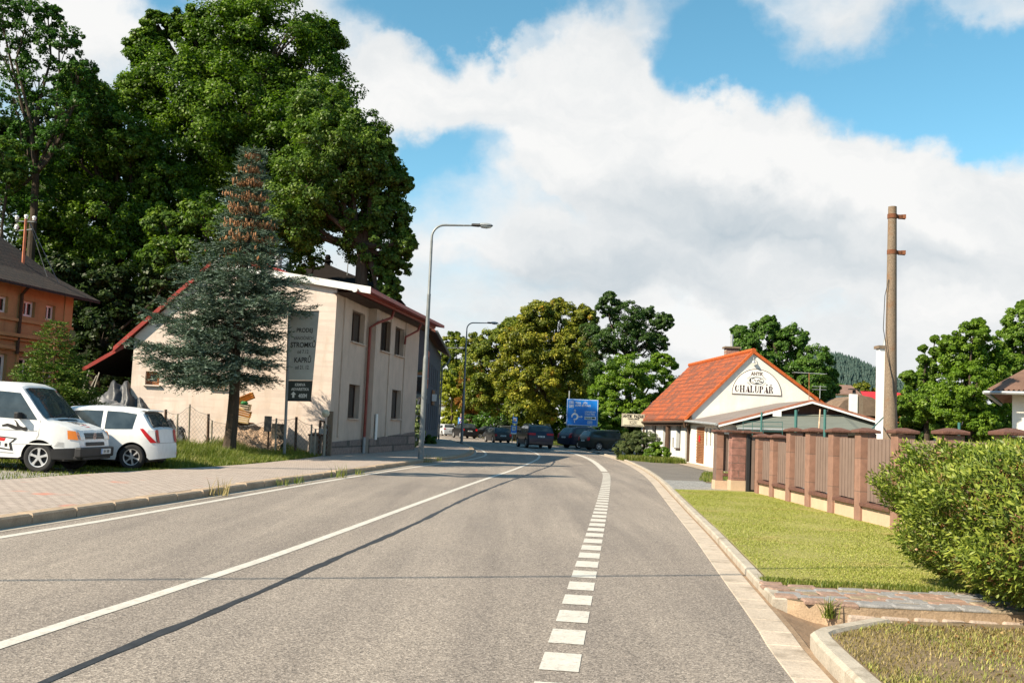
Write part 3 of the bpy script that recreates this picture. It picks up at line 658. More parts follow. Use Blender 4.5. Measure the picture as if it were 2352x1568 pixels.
for k in range(22):
    t = k / 21; p = R3(pk2, 0).lerp(R3((ree[0] + .5, ree[1]), 0), t)
    b.tube([p + Vector((0, .0, .02)), p + D1 * 13.4 + Vector((0, 0, .02))], .02, 4)
ch_.part('seam', b, MT['redmetal'], rf)
b = MB(); a_, c_ = R3(pk2, -.19), R3((ree[0] + .6, ree[1] - .02), -.19)
b.add([a_ + Vector((0, 0, .03)), c_ + Vector((0, 0, .03)), c_ - Vector((0, 0, .24)), a_ - Vector((0, 0, .24)), a_ + Vector((0, .05, .03)), c_ + Vector((0, .05, .03)), c_ + Vector((0, .05, -.24)), a_ + Vector((0, .05, -.24))],
      [(0, 1, 2, 3), (4, 5, 6, 7), (0, 1, 5, 4), (3, 2, 6, 7), (1, 2, 6, 5), (0, 3, 7, 4)]); ch_.part('white_fascia', b, MT['whitepaint'])
b = MB(); a_, c_ = R3(lee, -.2), R3(pk2, -.2)
b.add([a_, c_, c_ - Vector((0, 0, .2)), a_ - Vector((0, 0, .2)), a_ + Vector((0, .05, 0)), c_ + Vector((0, .05, 0)), c_ + Vector((0, .05, -.2)), a_ + Vector((0, .05, -.2))], [(0, 1, 2, 3), (4, 5, 6, 7), (0, 1, 5, 4), (3, 2, 6, 7), (0, 3, 7, 4)])
ch_.part('verge_board', b, MT['redmetal'])
# eave soffit, rafters, gutter, pipes
b = MB(); E0 = P3(sf, -.35, ez + .12, .75); E1 = P3(sf, 13.5, ez + .12, .95)
b.add([P3(sf, -.3, ez - .02, -.1), P3(sf, 13.4, ez - .02, -.1), E1 - Vector((0, 0, .1)), E0 - Vector((0, 0, .1))], [(0, 1, 2, 3)]); ch_.part('soffit', b, MT['wood_dark'])
b = MB(); b.tube([E0 + N1 * .05, E1 + N1 * .05], .085, 8); ch_.part('gutter', b, MT['redbrown'], smooth=True)
b = MB(); b.lathe([(0, 0), (.1, .0), (.1, .12), (0, .14)], 14, tuple(E0 + N1 * .05 + Vector((0, -.05, .0))), 'Y'); ch_.part('gutter_end_cap', b, MT['whitepaint'])
def pipe(name, pts, r, m): b = MB(); b.tube(pts, r, 8); return ch_.part(name, b, m, smooth=AUTO)
pipe('downpipe', [P3(sf, zB + .9, ez + .0, .85), P3(sf, zB + .8, ez - .3, .8), P3(sf, zB - .02, ez - .62, .42), P3(sf, zB - .2, ez - .85, .14), P3(sf, zB - .2, .75, .14)], .06, MT['redbrown'])
pipe('pipe_foot', [P3(sf, zB - .2, .8, .14), P3(sf, zB - .2, .1, .14)], .07, MT['steel'])
pipe('downpipe', [P3(sb, LB * .72, ez + .0, .6), P3(sb, LB * .70, ez - .35, .5), P3(sb, LB * .60, ez - .75, .12), P3(sb, LB * .60, ez - 1.1, .1)], .055, MT['redbrown'])
mo = oprect(sb, 860, 950, 866, 1009); b = MB(); b.prism([(mo[0], mo[2]), (mo[0] + .28, mo[2]), (mo[0] + .28, mo[3]), (mo[0], mo[3])], .04, (P3(sb, 0, 0, .06), sb[1], sb[2], sb[3])); ch_.part('meter_cover', b, MT['whitepaint'])
b = MB(); q = at(641, 590, 42); b.tube([q - Vector((0, 0, 1.6)), q - Vector((0, 0, .1))], .13, 10); b.tube([q - Vector((0, 0, .1)), q + Vector((0, 0, .1))], .17, 10); ch_.part('flue', b, MT['steel'])

# --- lean-to shed on the left of the cream house
ls = Bld('lean_to_shed', 'dark lean-to shed with sloping red edged roof left of the cream gable', 'shed', (-15.5, 39))
b = MB(); p0, p1 = at(187, 848, 38.2), at(303, 782, 38.3)
slab(b, [p0, p1, p1 + Vector((.4, 5, 0)), p0 + Vector((.4, 5, 0))], .1); ls.part('roof', b, MT['roofdark'])
b = MB(); slab(b, [p0 + Vector((0, -.06, .03)), p1 + Vector((0, -.06, .03)), p1 + Vector((0, -.01, .03)), p0 + Vector((0, -.01, .03))], .16); ls.part('verge_board', b, MT['redmetal'])
b = MB(); b.box2((p0.x + .15, 38.6, 0), (p0.x + .3, 38.75, p0.z)); ls.part('corner_post', b, MT['wood_dark']); b = MB(); b.box2((p0.x + .1, 43, 0), (-14.6, 43.1, 4.2)); ls.part('back_wall', b, MT['wood_dark'])
b = MB()
for k in range(4): b.box((p0.x + .5 + k * .9, 42.9, 1.6), (.1, .1, 3.2))
ls.part('post', b, MT['wood_dark'])

# --- old orange house
oc = at(166, 683, 44); oc.z = 0; oaz = radians(12); OD = Vector((sin(oaz), cos(oaz), 0)); ON = Vector((cos(oaz), -sin(oaz), 0))
oh = Bld('orange_house', 'old ochre two storey house with mouldings and dark tiled hip roof, behind the van', 'house', oc)
OL = 11.0; of = frame((oc.x - OD.x * OL, oc.y - OD.y * OL), (oc.x, oc.y)); ETZ = 6.45
so = [oprect(of, -12, 655, 20, 683), oprect(of, 57, 669, 82, 694), oprect(of, 108, 681, 128, 704)]
so = [(s[0], s[1], 5.2, 5.85) for s in so]
to = [oprect(of, 50, 749, 80, 829), oprect(of, 98, 759, 119, 832)]; to = [(s[0], s[1] if s[1] - s[0] > .9 else s[0] + .95, 1.55, 3.5) for s in to]
do = [(oprect(of, -25, 741, 12, 872)[0], oprect(of, -25, 741, 12, 872)[1], .3, 3.55)]
b = MB(); wall(b, of, 0, OL, -.1, ETZ + .1, so + to + do, .25)
b.add([P3(of, OL, -.1), P3(of, OL, ETZ + .1), P3(of, OL, ETZ + .1, -9), P3(of, OL, -.1, -9)], [(0, 1, 2, 3)])
b.add([P3(of, 0, -.1), P3(of, 0, ETZ + .1), P3(of, 0, ETZ + .1, -9), P3(of, 0, -.1, -9)], [(0, 1, 2, 3)]); oh.part('wall', b, MT['orange_render'])
for o_ in so: window(oh, of, o_, .2, MT['whitepaint'], 2, 0, .09)
for o_ in to: window(oh, of, o_, .2, MT['whitepaint'], 2, 1, .1)
for o_ in do: window(oh, of, o_, .2, MT['whitepaint'], 2, 2, .12, name='door')
b = MB()
for z0_, z1_, pr in ((4.93, 5.05, .1), (4.15, 4.26, .12), (4.28, 4.42, .24), (3.72, 3.8, .08), (1.1, 1.2, .08)):
    b.prism([(0, z0_), (OL + .12, z0_), (OL + .12, z1_), (0, z1_)], pr, (P3(of, 0, 0, .002), of[1], of[2], of[3]))
for o_ in to + do: b.prism([(o_[0] - .22, o_[3] + .22), (o_[1] + .22, o_[3] + .22), (o_[1] + .22, o_[3] + .36), (o_[0] - .22, o_[3] + .36)], .16, (P3(of, 0, 0, .002), of[1], of[2], of[3]))
for o_ in to:
    for s0_ in (o_[0] - .2, o_[1] + .06): b.prism([(s0_, o_[2] - .15), (s0_ + .14, o_[2] - .15), (s0_ + .14, o_[3] + .2), (s0_, o_[3] + .2)], .05, (P3(of, 0, 0, .002), of[1], of[2], of[3]))
oh.part('moulding', b, MT['orange_trim'])
for k in range(8): b = MB(); b.prism([(OL - .55, .25 + k * .5), (OL + .06, .25 + k * .5), (OL + .06, .68 + k * .5), (OL - .55, .68 + k * .5)], .06, (P3(of, 0, 0, .002), of[1], of[2], of[3])); oh.part('quoin', b, MT['orange_trim'], bevel=.015)
b = MB()
b.prism([(OL - .5, 5.05), (OL + .05, 5.05), (OL + .05, 6.4), (OL - .5, 6.4)], .05, (P3(of, 0, 0, .002), of[1], of[2], of[3]))
oh.part('quoin', b, MT['orange_trim'], bevel=.015)
b = MB(); Ef = P3(of, OL + .95, ETZ - .1, .75); En = P3(of, -1, ETZ + .0, .75); rz_ = 9.75; Rf = P3(of, OL - 2.2, rz_, -3.9); Rn = P3(of, -1, rz_, -3.9)
# slightly flared (kicked) eaves: mid line
def mid(e, r_, t, dz): p = e.lerp(r_, t); p.z += dz; return p
kn, kf = mid(En, Rn, .3, -.22), mid(Ef, Rf, .3, -.22)
Eb = P3(of, OL + .95, ETZ - .1, -9.6); kb_ = mid(Eb, Rf, .3, -.22)
b.add([En, Ef, kf, kn, Rf, Rn, Eb, kb_], [(0, 1, 2, 3), (3, 2, 4, 5), (1, 6, 7, 2), (2, 7, 4)])
b.add([p - Vector((0, 0, .12)) for p in (En, Ef, kf, kn)], [(0, 1, 2, 3)]); b.quad(En, Ef, Ef - Vector((0, 0, .12)), En - Vector((0, 0, .12)))
rf = oh.part('roof', b, MT['uv_old']); roof_uv(rf, OD, (-ON * .75 + Vector((0, 0, .66)))[:])
b = MB(); b.tube([Rn + Vector((0, 0, .05)), Rf + Vector((0, 0, .05))], .12, 6)
for k in range(30): p = Rn.lerp(Rf, k / 29); b.box(tuple(p + Vector((0, 0, .1))), (.3, .12, .14), 0)
oh.part('ridge_tiles', b, MT['kerb_stone'], rf)
b = MB(); pe = P3(of, oprect(of, 44, 700, 46, 710)[0], 0, .1); b.tube([pe + Vector((.3, 0, ETZ)), pe + Vector((0, 0, ETZ - .4)), pe + Vector((0, 0, 3.9)), pe + Vector((0, 0, 3.6))], .07, 7); oh.part('downpipe', b, MT['wood_dark'])
# roof mast with insulators
mp_ = at(53, 608, 42.5); mt_ = at(60, 503, 42.5)
b = MB(); b.tube([mp_ - Vector((0, 0, .5)), mt_], .06, 6); oh.part('mast', b, mat('mast_red', (.42, .15, .08), .7, .3, 3))
b = MB(); b.tube([mt_ + Vector((-.45, 0, -.12)), mt_ + Vector((.45, 0, -.12))], .03, 5); b.tube([mt_ + Vector((-.4, 0, -.55)), mt_ + Vector((.3, 0, -.45))], .03, 5); ms_ = oh.part('crossarm', b, MT['steel_dark'])
for dx, dz in ((-.4, .0), (.35, .0), (-.38, -.42), (0, .05)):
    b = MB(); b.lathe([(0, .15), (.07, .13), (.09, .05), (.05, 0), (.08, -.05), (0, -.07)], 10, tuple(mt_ + Vector((dx, 0, dz)))); oh.part('insulator', b, MT['whitepaint'], ms_, smooth=True)
for dx in (1.0, 1.5):
    b = MB(); b.tube([mt_ + Vector((.1, 0, 0)), mt_ + Vector((dx, 1, -3.2))], .018, 4); oh.part('stay_wire', b, MT['steel_dark'])

# --- dark grey house further along the pavement
G0 = Vector((-5.62, 64, 0)); G1 = Vector((-6.05, 86, 0)); gh = Bld('grey_house', 'dark grey rendered house with balcony and framed board on its gable', 'house', G0)
gs = frame(G0[:2], G1[:2]); gg = frame((-14, 64), G0[:2]); GZ = 7.35
ops = [oprect(gs, 981.5, 808, 990, 880)]; ops = [(ops[0][0], ops[0][0] + 1.4, 4.2, 6.0)]
sw_ = [(ops[0][1] + 1.6 + k * 2.6, ops[0][1] + 2.6 + k * 2.6, 4.2, 5.8) for k in range(5)]; lw = [(1.6 + k * 2.7, 2.5 + k * 2.7, 1.0, 2.9) for k in range(7)]
b = MB(); wall(b, gs, 0, gs[4], -.1, GZ, ops + sw_ + lw, .2); wall(b, gg, 0, gg[4], -.1, GZ, [], .2)
b.add([P3(gg, 0, GZ), P3(gg, gg[4], GZ), P3(gg, gg[4] / 2, GZ + 2.4)], [(0, 1, 2)])
b.add([P3(gs, gs[4], -.1), P3(gs, gs[4], GZ), P3(gs, gs[4], GZ, -8), P3(gs, gs[4], -.1, -8)], [(0, 1, 2, 3)]); gwall = gh.part('wall', b, MT['grey_render'])
for o_ in sw_ + lw: window(gh, gs, o_, .15, MT['wood_dark'], 2, 0, .07)
window(gh, gs, ops[0], .15, MT['pink'], 2, 0, .09)
b = MB(); o_ = ops[0]
for r in [(o_[0] - .3, o_[0], o_[2] - .3, o_[3] + .4), (o_[1], o_[1] + .3, o_[2] - .3, o_[3] + .4), (o_[0], o_[1], o_[3], o_[3] + .4), (o_[0], o_[1], o_[2] - .3, o_[2])]:
    b.prism([(r[0], r[2]), (r[1], r[2]), (r[1], r[3]), (r[0], r[3])], .05, (P3(gs, 0, 0, .003), gs[1], gs[2], gs[3]))
gh.part('red_window_surround', b, MT['pink'])
b = MB(); re_ = .7
slab(b, [P3(gs, -.7, GZ + .1, re_), P3(gs, gs[4] + .4, GZ + .1, re_), P3(gs, gs[4] + .4, GZ + 2.7, -4.2), P3(gs, -.7, GZ + 2.7, -4.2)], .16)
slab(b, [P3(gs, -.7, GZ + 2.7, -4.2), P3(gs, gs[4] + .4, GZ + 2.7, -4.2), P3(gs, gs[4] + .4, GZ + .1, -9), P3(gs, -.7, GZ + .1, -9)], .16); gh.part('roof', b, mat('grey_house_roof', (.16, .06, .045), .8, .35, 2))
b = MB(); b.tube([P3(gs, -.6, GZ + .02, re_ + .08), P3(gs, gs[4] + .4, GZ + .02, re_ + .08)], .09, 7); gh.part('gutter', b, MT['steel_dark'])
b = MB(); b.tube([P3(gs, gs[4] + .2, GZ, re_ + .1), P3(gs, gs[4] + .1, GZ - .6, .6), P3(gs, gs[4] - .05, GZ - 1.0, .12), P3(gs, gs[4] - .05, 0, .12)], .07, 6); gh.part('downpipe', b, MT['steel_dark'])
bo = onplane(gs, 991, 899)[0]; b = MB(); b.prism([(bo, 2.9), (bo + 3, 2.9), (bo + 3, 4.0), (bo, 4.0)], .06, (P3(gs, 0, 0, .05), gs[1], gs[2], gs[3])); gh.part('wooden_board', b, MT['wood_brown'])
b = MB(); b.box(tuple(P3(gs, bo - .4, 3.4, .25)), (.3, .5, .5)); gh.part('wall_lamp', b, MT['whitepaint'])
# balcony
b = MB(); bx0 = at(905, 905, 61); bx1 = at(972, 905, 61); b.box2((bx0.x, 60.6, 3.05), (bx1.x, 64, 3.25)); bal = gh.part('balcony', b, MT['steel_dark'])
b = MB(); b.box2((bx0.x, 60.62, 3.4), (bx1.x - .1, 60.65, 4.25)); b.box2((bx1.x - .06, 60.7, 3.4), (bx1.x - .03, 63.9, 4.25)); gh.part('balcony_glass', b, MT['glass'], bal)
b = MB()
for xx in (bx0.x, bx1.x - .04): b.tube([(xx, 60.66, 3.2), (xx, 60.66, 4.4)], .04, 6)
b.tube([(bx0.x, 60.66, 4.35), (bx1.x, 60.66, 4.35), (bx1.x, 64, 4.35)], .035, 6); gh.part('balcony_rail', b, MT['steel'], bal)
b = MB(); b.lathe([(.12, .1), (.1, .5), (.1, 2.7), (.2, 2.95), (.2, 3.05)], 12, (bx1.x - .35, 61, 0)); gh.part('balcony_column', b, MT['steel'], bal, smooth=AUTO)
# board with four framed squares on the gable
bs = oprect(gg, 932, 773, 959, 859); o_ = P3(gg, 0, 0, .06); Fg = (o_, gg[1], gg[2], gg[3])
bsb = thing('gable_board', 'white board with four red framed squares on the grey gable', 'sign', (P3(gg, bs[0], 0, .06).x, 63.9, 0))
def loc_part(parent, name, b, m, **k):
    l = parent.location; b.v = [(p[0] - l.x, p[1] - l.y, p[2] - l.z) for p in b.v]; return b.build(name, m, parent, **k)
b = MB(); b.prism([(bs[0], bs[2]), (bs[1], bs[2]), (bs[1], bs[3]), (bs[0], bs[3])], .04, Fg); loc_part(bsb, 'board', b, MT['signwhite'])
hh = (bs[3] - bs[2]) / 4; b = MB(); c_ = bs[1] - .48
for k in range(4):
    z = bs[2] + hh * (k + .5); w_ = .28 if k < 3 else .34
    for r in [(-w_, w_, w_ - .06, w_), (-w_, w_, -w_, -w_ + .06), (-w_, -w_ + .06, -w_ + .06, w_ - .06), (w_ - .06, w_, -w_ + .06, w_ - .06)]:
        b.prism([(c_ + r[0], z + r[2]), (c_ + r[1], z + r[2]), (c_ + r[1], z + r[3]), (c_ + r[0], z + r[3])], .012, (P3(gg, 0, 0, .102), gg[1], gg[2], gg[3]))
loc_part(bsb, 'square_frame', b, MT['red'])
b = MB(); vs = []; zc = bs[2] + hh * 3.5
for k in range(24):
    for r in (.2, .12): vs.append(P3(gg, c_ - .05 + r * cos(k * pi / 12), zc + r * sin(k * pi / 12), .112))
b.add(vs, [(2 * k, 2 * ((k + 1) % 24), 2 * ((k + 1) % 24) + 1, 2 * k + 1) for k in range(24)]); loc_part(bsb, 'letter_o', b, MT['bluesign'])

# --- dark pyramid roofed house behind the cream one
ph_ = Bld('pyramid_roof_house', 'house with dark pyramid roof and finial rising behind the cream house', 'house', (-11, 62))
ap = at(752, 607, 62); b = MB(); ez2 = at(690, 640, 60).z - .6
c4 = [(ap.x - 4.6, 57.5, ez2), (ap.x + 4.6, 57.5, ez2), (ap.x + 4.6, 66.5, ez2), (ap.x - 4.6, 66.5, ez2)]
m4 = [(ap.x + (p[0] - ap.x) * .45, 62 + (p[1] - 62) * .45, ez2 + (ap.z - ez2) * .5) for p in c4]
b.add(c4 + m4 + [tuple(ap)], [(0, 1, 5, 4), (1, 2, 6, 5), (2, 3, 7, 6), (3, 0, 4, 7), (4, 5, 8), (5, 6, 8), (6, 7, 8), (7, 4, 8), (0, 3, 2, 1)]); rf = ph_.part('roof', b, MT['roofdark'])
b = MB(); b.lathe([(0, -.4), (.22, -.35), (.18, .1), (.3, .15), (.3, .22), (.14, .3), (.2, .42), (.12, .6), (0, .62)], 12, tuple(ap)); ph_.part('finial', b, MT['roofdark'], rf, smooth=AUTO)
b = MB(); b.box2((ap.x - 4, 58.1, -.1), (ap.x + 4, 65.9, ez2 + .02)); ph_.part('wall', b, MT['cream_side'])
b = MB()
for dx in (1.6, 2.6): b.tube([(ap.x + dx, 60, ez2), (ap.x + dx + .05, 60, ez2 + 3.2)], .03, 5)
ph_.part('aerial', b, MT['steel_dark'])

# --- antique cottage
A2 = Vector((9.45, 51.6, 0)); aaz = radians(-4.2); AD = Vector((sin(aaz), cos(aaz), 0)); AN = Vector((-cos(aaz), sin(aaz), 0)); AG = Vector((cos(radians(3)), sin(radians(3)), 0))
an = Bld('antique_cottage', 'white cottage with steep orange tiled roof and arched gable sign', 'house', A2)
AL = 12.6; ez = 2.55; pkx = 3.15; pz = 5.85; W2 = 8.0
afr = frame((A2 + AD * AL)[:2], A2[:2]); agf = frame(A2[:2], (A2 + AG * W2)[:2])
wn_ = [(1498, 974.6, 1506, 1018, .95), (1523.4, 977, 1530, 1026, .9), (1553.9, 985, 1562, 1039, .9)]
ops = []
for x0, y0, x1, y1, w_ in wn_:
    r = oprect(afr, x0, y0, x1, y1); ops.append((r[0], r[1], max(.7, r[2]), 2.1))
ops = [(a, c, .75, 2.05) for a, c, e, f in ops]
dn = oprect(afr, 1575.5, 988, 1582, 1062); door = (dn[0] - .1, dn[1] + .1, .1, 2.05)
sm = oprect(afr, 1532, 997, 1535, 1014); sm2 = oprect(afr, 1543.7, 1008, 1547, 1028); sm = (sm[0], sm[1], 1.2, 1.7); sm2 = (sm2[0], sm2[1], .75, 1.3)
b = MB(); wall(b, afr, 0, AL, -.1, ez, ops + [door, sm, sm2], .28)
an.part('street_wall', b, MT['dirty_white'])
for o_ in ops: window(an, afr, o_, .24, MT['wood_dark'], 2, 0, .06, sill='wood_dark')
for o_ in (sm, sm2): window(an, afr, o_, .12, MT['wood_dark'], 1, 0, .05)
b = MB(); b.prism([(door[0], door[2]), (door[1], door[2]), (door[1], door[3]), (door[0], door[3])], .05, (P3(afr, 0, 0, -.25), afr[1], afr[2], afr[3])); an.part('door', b, MT['wood_dark'])
b = MB(); wall(b, agf, 0, W2, -.1, ez, [], .2, extra=[(0, ez), (W2, ez), (pkx, pz)])
b.add([P3(agf, W2, -.1), P3(agf, W2, ez), P3(agf, W2, ez) + AD * AL, P3(agf, W2, -.1) + AD * AL], [(0, 1, 2, 3)])
b.add([P3(agf, 0, -.1) + AD * AL, P3(agf, 0, ez) + AD * AL, P3(agf, pkx, pz) + AD * AL, P3(agf, W2, ez) + AD * AL, P3(agf, W2, -.1) + AD * AL], [(0, 1, 2, 3, 4)]); an.part('gable_wall', b, MT['white_render'])
ls_ = (pz - ez) / pkx; rs_ = (pz - ez) / (W2 - pkx)
def RA3(s, z, bk): return P3(agf, s, z) + AD * bk
b = MB(); slab(b, [RA3(-.35, ez - .35 * ls_ + .12, -.1), RA3(pkx, pz + .12, -.1), RA3(pkx, pz + .12, AL + .3), RA3(-.35, ez - .35 * ls_ + .12, AL + .3)], .1)
rf = an.part('roof', b, MT['uv_orange']); roof_uv(rf, AD, (AG * .69 + Vector((0, 0, .72)))[:])
b = MB(); slab(b, [RA3(pkx, pz + .12, -.1), RA3(W2 + .35, ez - .35 * rs_ + .12, -.1), RA3(W2 + .35, ez - .35 * rs_ + .12, AL + .3), RA3(pkx, pz + .12, AL + .3)], .1)
r2 = an.part('roof_back_slope', b, MT['uv_orange']); roof_uv(r2, AD, (AG * .82 + Vector((0, 0, -.57)))[:])
# tile courses: real steps across the slope
b = MB(); n = 13
for k in range(n):
    t0 = (k + 0.02) / n; s0 = -.36 + (pkx + .36) * t0; z0 = ez - .36 * ls_ + .12 + (pz - ez + .36 * ls_) * t0
    q = [RA3(s0, z0 + .035, -.1), RA3(s0, z0 + .035, AL + .32), RA3(s0 + .3, z0 + .3 * ls_ + .008, AL + .32), RA3(s0 + .3, z0 + .3 * ls_ + .008, -.1)]
    b.add(q + [q[0] - Vector((0, 0, .03)), q[1] - Vector((0, 0, .03))], [(0, 1, 2, 3), (0, 1, 5, 4)])
tc_ = an.part('tile_course', b, MT['uv_orange'], rf); roof_uv(tc_, AD, (AG * .69 + Vector((0, 0, .72)))[:])
b = MB(); bm_ = mat('verge_tile', (.44, .1, .025), .8, .25, 5, .2, .4, 20)
for (s0, z0, s1, z1) in ((-.38, ez - .38 * ls_ + .14, pkx, pz + .14), (pkx, pz + .14, W2 + .36, ez - .36 * rs_ + .14)):
    n = 15
    for k in range(n):
        a_ = RA3(s0 + (s1 - s0) * k / n, z0 + (z1 - z0) * k / n, -.12); c_ = RA3(s0 + (s1 - s0) * (k + .97) / n, z0 + (z1 - z0) * (k + .97) / n, -.12)
        up = Vector((0, 0, .05 if s0 < pkx - .1 else .05)); dn_ = Vector((0, 0, -.13))
        b.add([a_ + up, c_ + up, c_ + dn_, a_ + dn_, a_ + up + AD * .18, c_ + up + AD * .18, c_ + dn_ + AD * .03, a_ + dn_ + AD * .03], [(0, 1, 2, 3), (0, 1, 5, 4), (0, 3, 7, 4), (1, 2, 6, 5), (3, 2, 6, 7)])
an.part('verge_tile', b, bm_, rf)
b = MB()
for k in range(34):
    p = RA3(pkx, pz + .15, -.13 + k * (AL + .6) / 34); q = RA3(pkx, pz + .17, -.13 + (k + 1.05) * (AL + .6) / 34); b.tube([p, q], [.13, .115], 8)
an.part('ridge_tile', b, bm_, rf, smooth=AUTO)
b = MB(); a_ = RA3(-.3, ez - .38 * ls_, -.1); c_ = RA3(-.3, ez - .38 * ls_, AL + .2)
b.add([a_, c_, c_ - Vector((0, 0, .2)), a_ - Vector((0, 0, .2)), RA3(0, ez - .08, -.1), RA3(0, ez - .08, AL + .2), RA3(0, ez - .4, AL + .2), RA3(0, ez - .4, -.1)], [(0, 1, 2, 3), (3, 2, 6, 7), (0, 3, 7, 4), (1, 2, 6, 5)]); an.part('eave_box', b, MT['wood_dark'])
b = MB(); b.tube([a_ + Vector((-.1, 0, .0)), c_ + Vector((-.1, 0, .0))], .07, 7); an.part('gutter', b, MT['wood_dark'])
b = MB(); b.tube([a_ + Vector((-.1, .1, -.02)), a_ + Vector((-.05, .12, -.25)), P3(agf, -.1, 1.95, .06) + AD * .3, P3(agf, -.1, .1, .06) + AD * .3], .055, 8); an.part('downpipe', b, MT['wood_dark'], smooth=AUTO)
b = MB(); q = P3(afr, onplane(afr, 1540, 1000)[0], 0, .2); b.tube([(q.x, q.y, 0), (q.x + .05, q.y, 2.4)], [.15, .11], 8); an.part('stout_drain_pipe', b, MT['wood_dark'])
cp = at(1680, 815, 58.5); b = MB(); b.box((cp.x, 58.5, 5.9), (.75, .6, 1.5)); chm = an.part('chimney', b, brickmat('chimney_brick', (.36, .14, .1), (.3, .12, .09), (.3, .26, .22), .25, .08, .01, .5, rot=(pi / 2, 0, 0)))
b = MB(); b.box((cp.x, 58.5, 6.7), (.95, .8, .1)); an.part('chimney_cap', b, MT['concrete'], chm)
b = MB(); b.tube([(cp.x, 58.5, 6.7), (cp.x, 58.5, 7.5)], .09, 10); an.part('flue', b, MT['steel'], chm, smooth=AUTO)
b = MB(); lp = P3(agf, pkx, pz - .55, .0); b.tube([lp + Vector((0, 0, .3)), lp + Vector((0, -.12, .35)), lp + Vector((0, -.16, .2))], .018, 5); b.lathe([(0, .1), (.05, .08), (.11, -.06), (0, -.04)], 12, tuple(lp + Vector((0, -.16, .1)))); an.part('gable_lamp', b, MT['steel'])
# text helper: real lettering from the built-in font, placed in a plane
def text_mesh(s, size, fr, u, v, depth=.008, sx=1.0, align='CENTER', bold=0, nrm=0.004):
    cu = bpy.data.curves.new('lettering', 'FONT'); cu.body = s; cu.size = size; cu.align_x = align; cu.extrude = 0; cu.offset = bold
    ob = bpy.data.objects.new('tmp', cu); COL.objects.link(ob); bpy.context.view_layer.update()
    me = ob.evaluated_get(bpy.context.evaluated_depsgraph_get()).to_mesh()
    o, U, V, N_ = fr[0], fr[1], fr[2], fr[3]
    vs = [o + U * (u + p.co.x * sx) + V * (v + p.co.y) + N_ * nrm for p in me.vertices]; fs = [tuple(f.vertices) for f in me.polygons]
    bpy.data.objects.remove(ob); bpy.data.curves.remove(cu)
    return vs, fs
def text_add(b, *a, **k): vs, fs = text_mesh(*a, **k); b.add(vs, fs)
def ellipse_ring(b, fr, u, v, ru, rv, w, n=32, nrm=.004):
    vs = []
    for k in range(n):
        c, s_ = cos(2 * pi * k / n), sin(2 * pi * k / n)
        vs += [fr[0] + fr[1] * (u + ru * c) + fr[2] * (v + rv * s_) + fr[3] * nrm, fr[0] + fr[1] * (u + (ru - w) * c) + fr[2] * (v + (rv - w) * s_) + fr[3] * nrm]
    b.add(vs, [(2 * k, 2 * ((k + 1) % n), 2 * ((k + 1) % n) + 1, 2 * k + 1) for k in range(n)])
def blobpoly(b, fr, pts, nrm=.004): b.add([fr[0] + fr[1] * p[0] + fr[2] * p[1] + fr[3] * nrm for p in pts], [tuple(range(len(pts)))])
def emblem(b, fr, u, v, s):
    """oval medallion with reclining rounded shapes and scrolls round it"""
    ellipse_ring(b, fr, u, v, s, s * .5, s * .035); ellipse_ring(b, fr, u, v, s * .92, s * .44, s * .03)
    for (du, dv, w, h, r) in ((-.8, .05, .07, .28, .2), (-.2, .05, .06, .16, .8), (.12, .02, .05, .15, -.7), (.3, .1, .2, .035, .1), (.62, -.12, .22, .07, -.3), (.55, .22, .05, .15, .3), (.05, -.3, .3, .07, .05), (-.45, .28, .2, .03, .3), (.35, -.05, .04, .2, .7), (-.45, -.2, .2, .03, -.5)):
        n = 10; blobpoly(b, fr, [(u + s * (du + w * cos(t) * cos(r) - h * sin(t) * sin(r)), v + s * (dv + w * cos(t) * sin(r) + h * sin(t) * cos(r))) for t in [2 * pi * k / n for k in range(n)]])
    for sx in (-1, 1):
        for sy in (-1, 1):
            for k in range(3): ellipse_ring(b, fr, u + sx * s * (.85 + k * .16), v + sy * s * (.52 - k * .13), s * .1, s * .07, s * .018, 12)
Fn = (P3(agf, 0, 0, .004), agf[1], agf[2], agf[3])
L0 = onplane(agf, 1740 - 60, 901.5); L1 = onplane(agf, 1795, 909); cu_ = (L0[0] + L1[0]) / 2; zb = (L0[1] + L1[1]) / 2 - .02; rr_ = (L1[0] - L0[0]) / 2
sg = thing('arched_sign', 'white arched gable sign lettered ANTIK with oval emblem on the cottage', 'sign', tuple(P3(agf, cu_, 0)))
b = MB(); arch = [(cu_ + rr_ * cos(pi * k / 28), zb + rr_ * 1.02 * sin(pi * k / 28)) for k in range(29)]; b.prism(arch, .02, (P3(agf, 0, 0, .003), agf[1], agf[2], agf[3])); loc_part(sg, 'board', b, mat('sign_board_white', (.82, .8, .76), .7, .04, 2))
Fs = (P3(agf, 0, 0, .025), agf[1], agf[2], agf[3]); b = MB()
vs = []
for k in range(29):
    c, s_ = cos(pi * k / 28), sin(pi * k / 28); vs += [P3(agf, cu_ + rr_ * c, zb + rr_ * 1.02 * s_, .028), P3(agf, cu_ + (rr_ - .035) * c, zb + (rr_ - .035) * 1.02 * s_ + .0, .028)]
b.add(vs, [(2 * k, 2 * k + 2, 2 * k + 3, 2 * k + 1) for k in range(28)]); b.prism([(cu_ - rr_, zb - .02), (cu_ + rr_, zb - .02), (cu_ + rr_, zb + .02), (cu_ - rr_, zb + .02)], .006, (P3(agf, 0, 0, .024), agf[1], agf[2], agf[3]))
loc_part(sg, 'border', b, MT['inkbrown'])
b = MB(); text_add(b, 'ANTIK', .25, Fs, cu_, zb + 1.0, sx=.85, bold=.01); loc_part(sg, 'lettering', b, MT['inkbrown'])
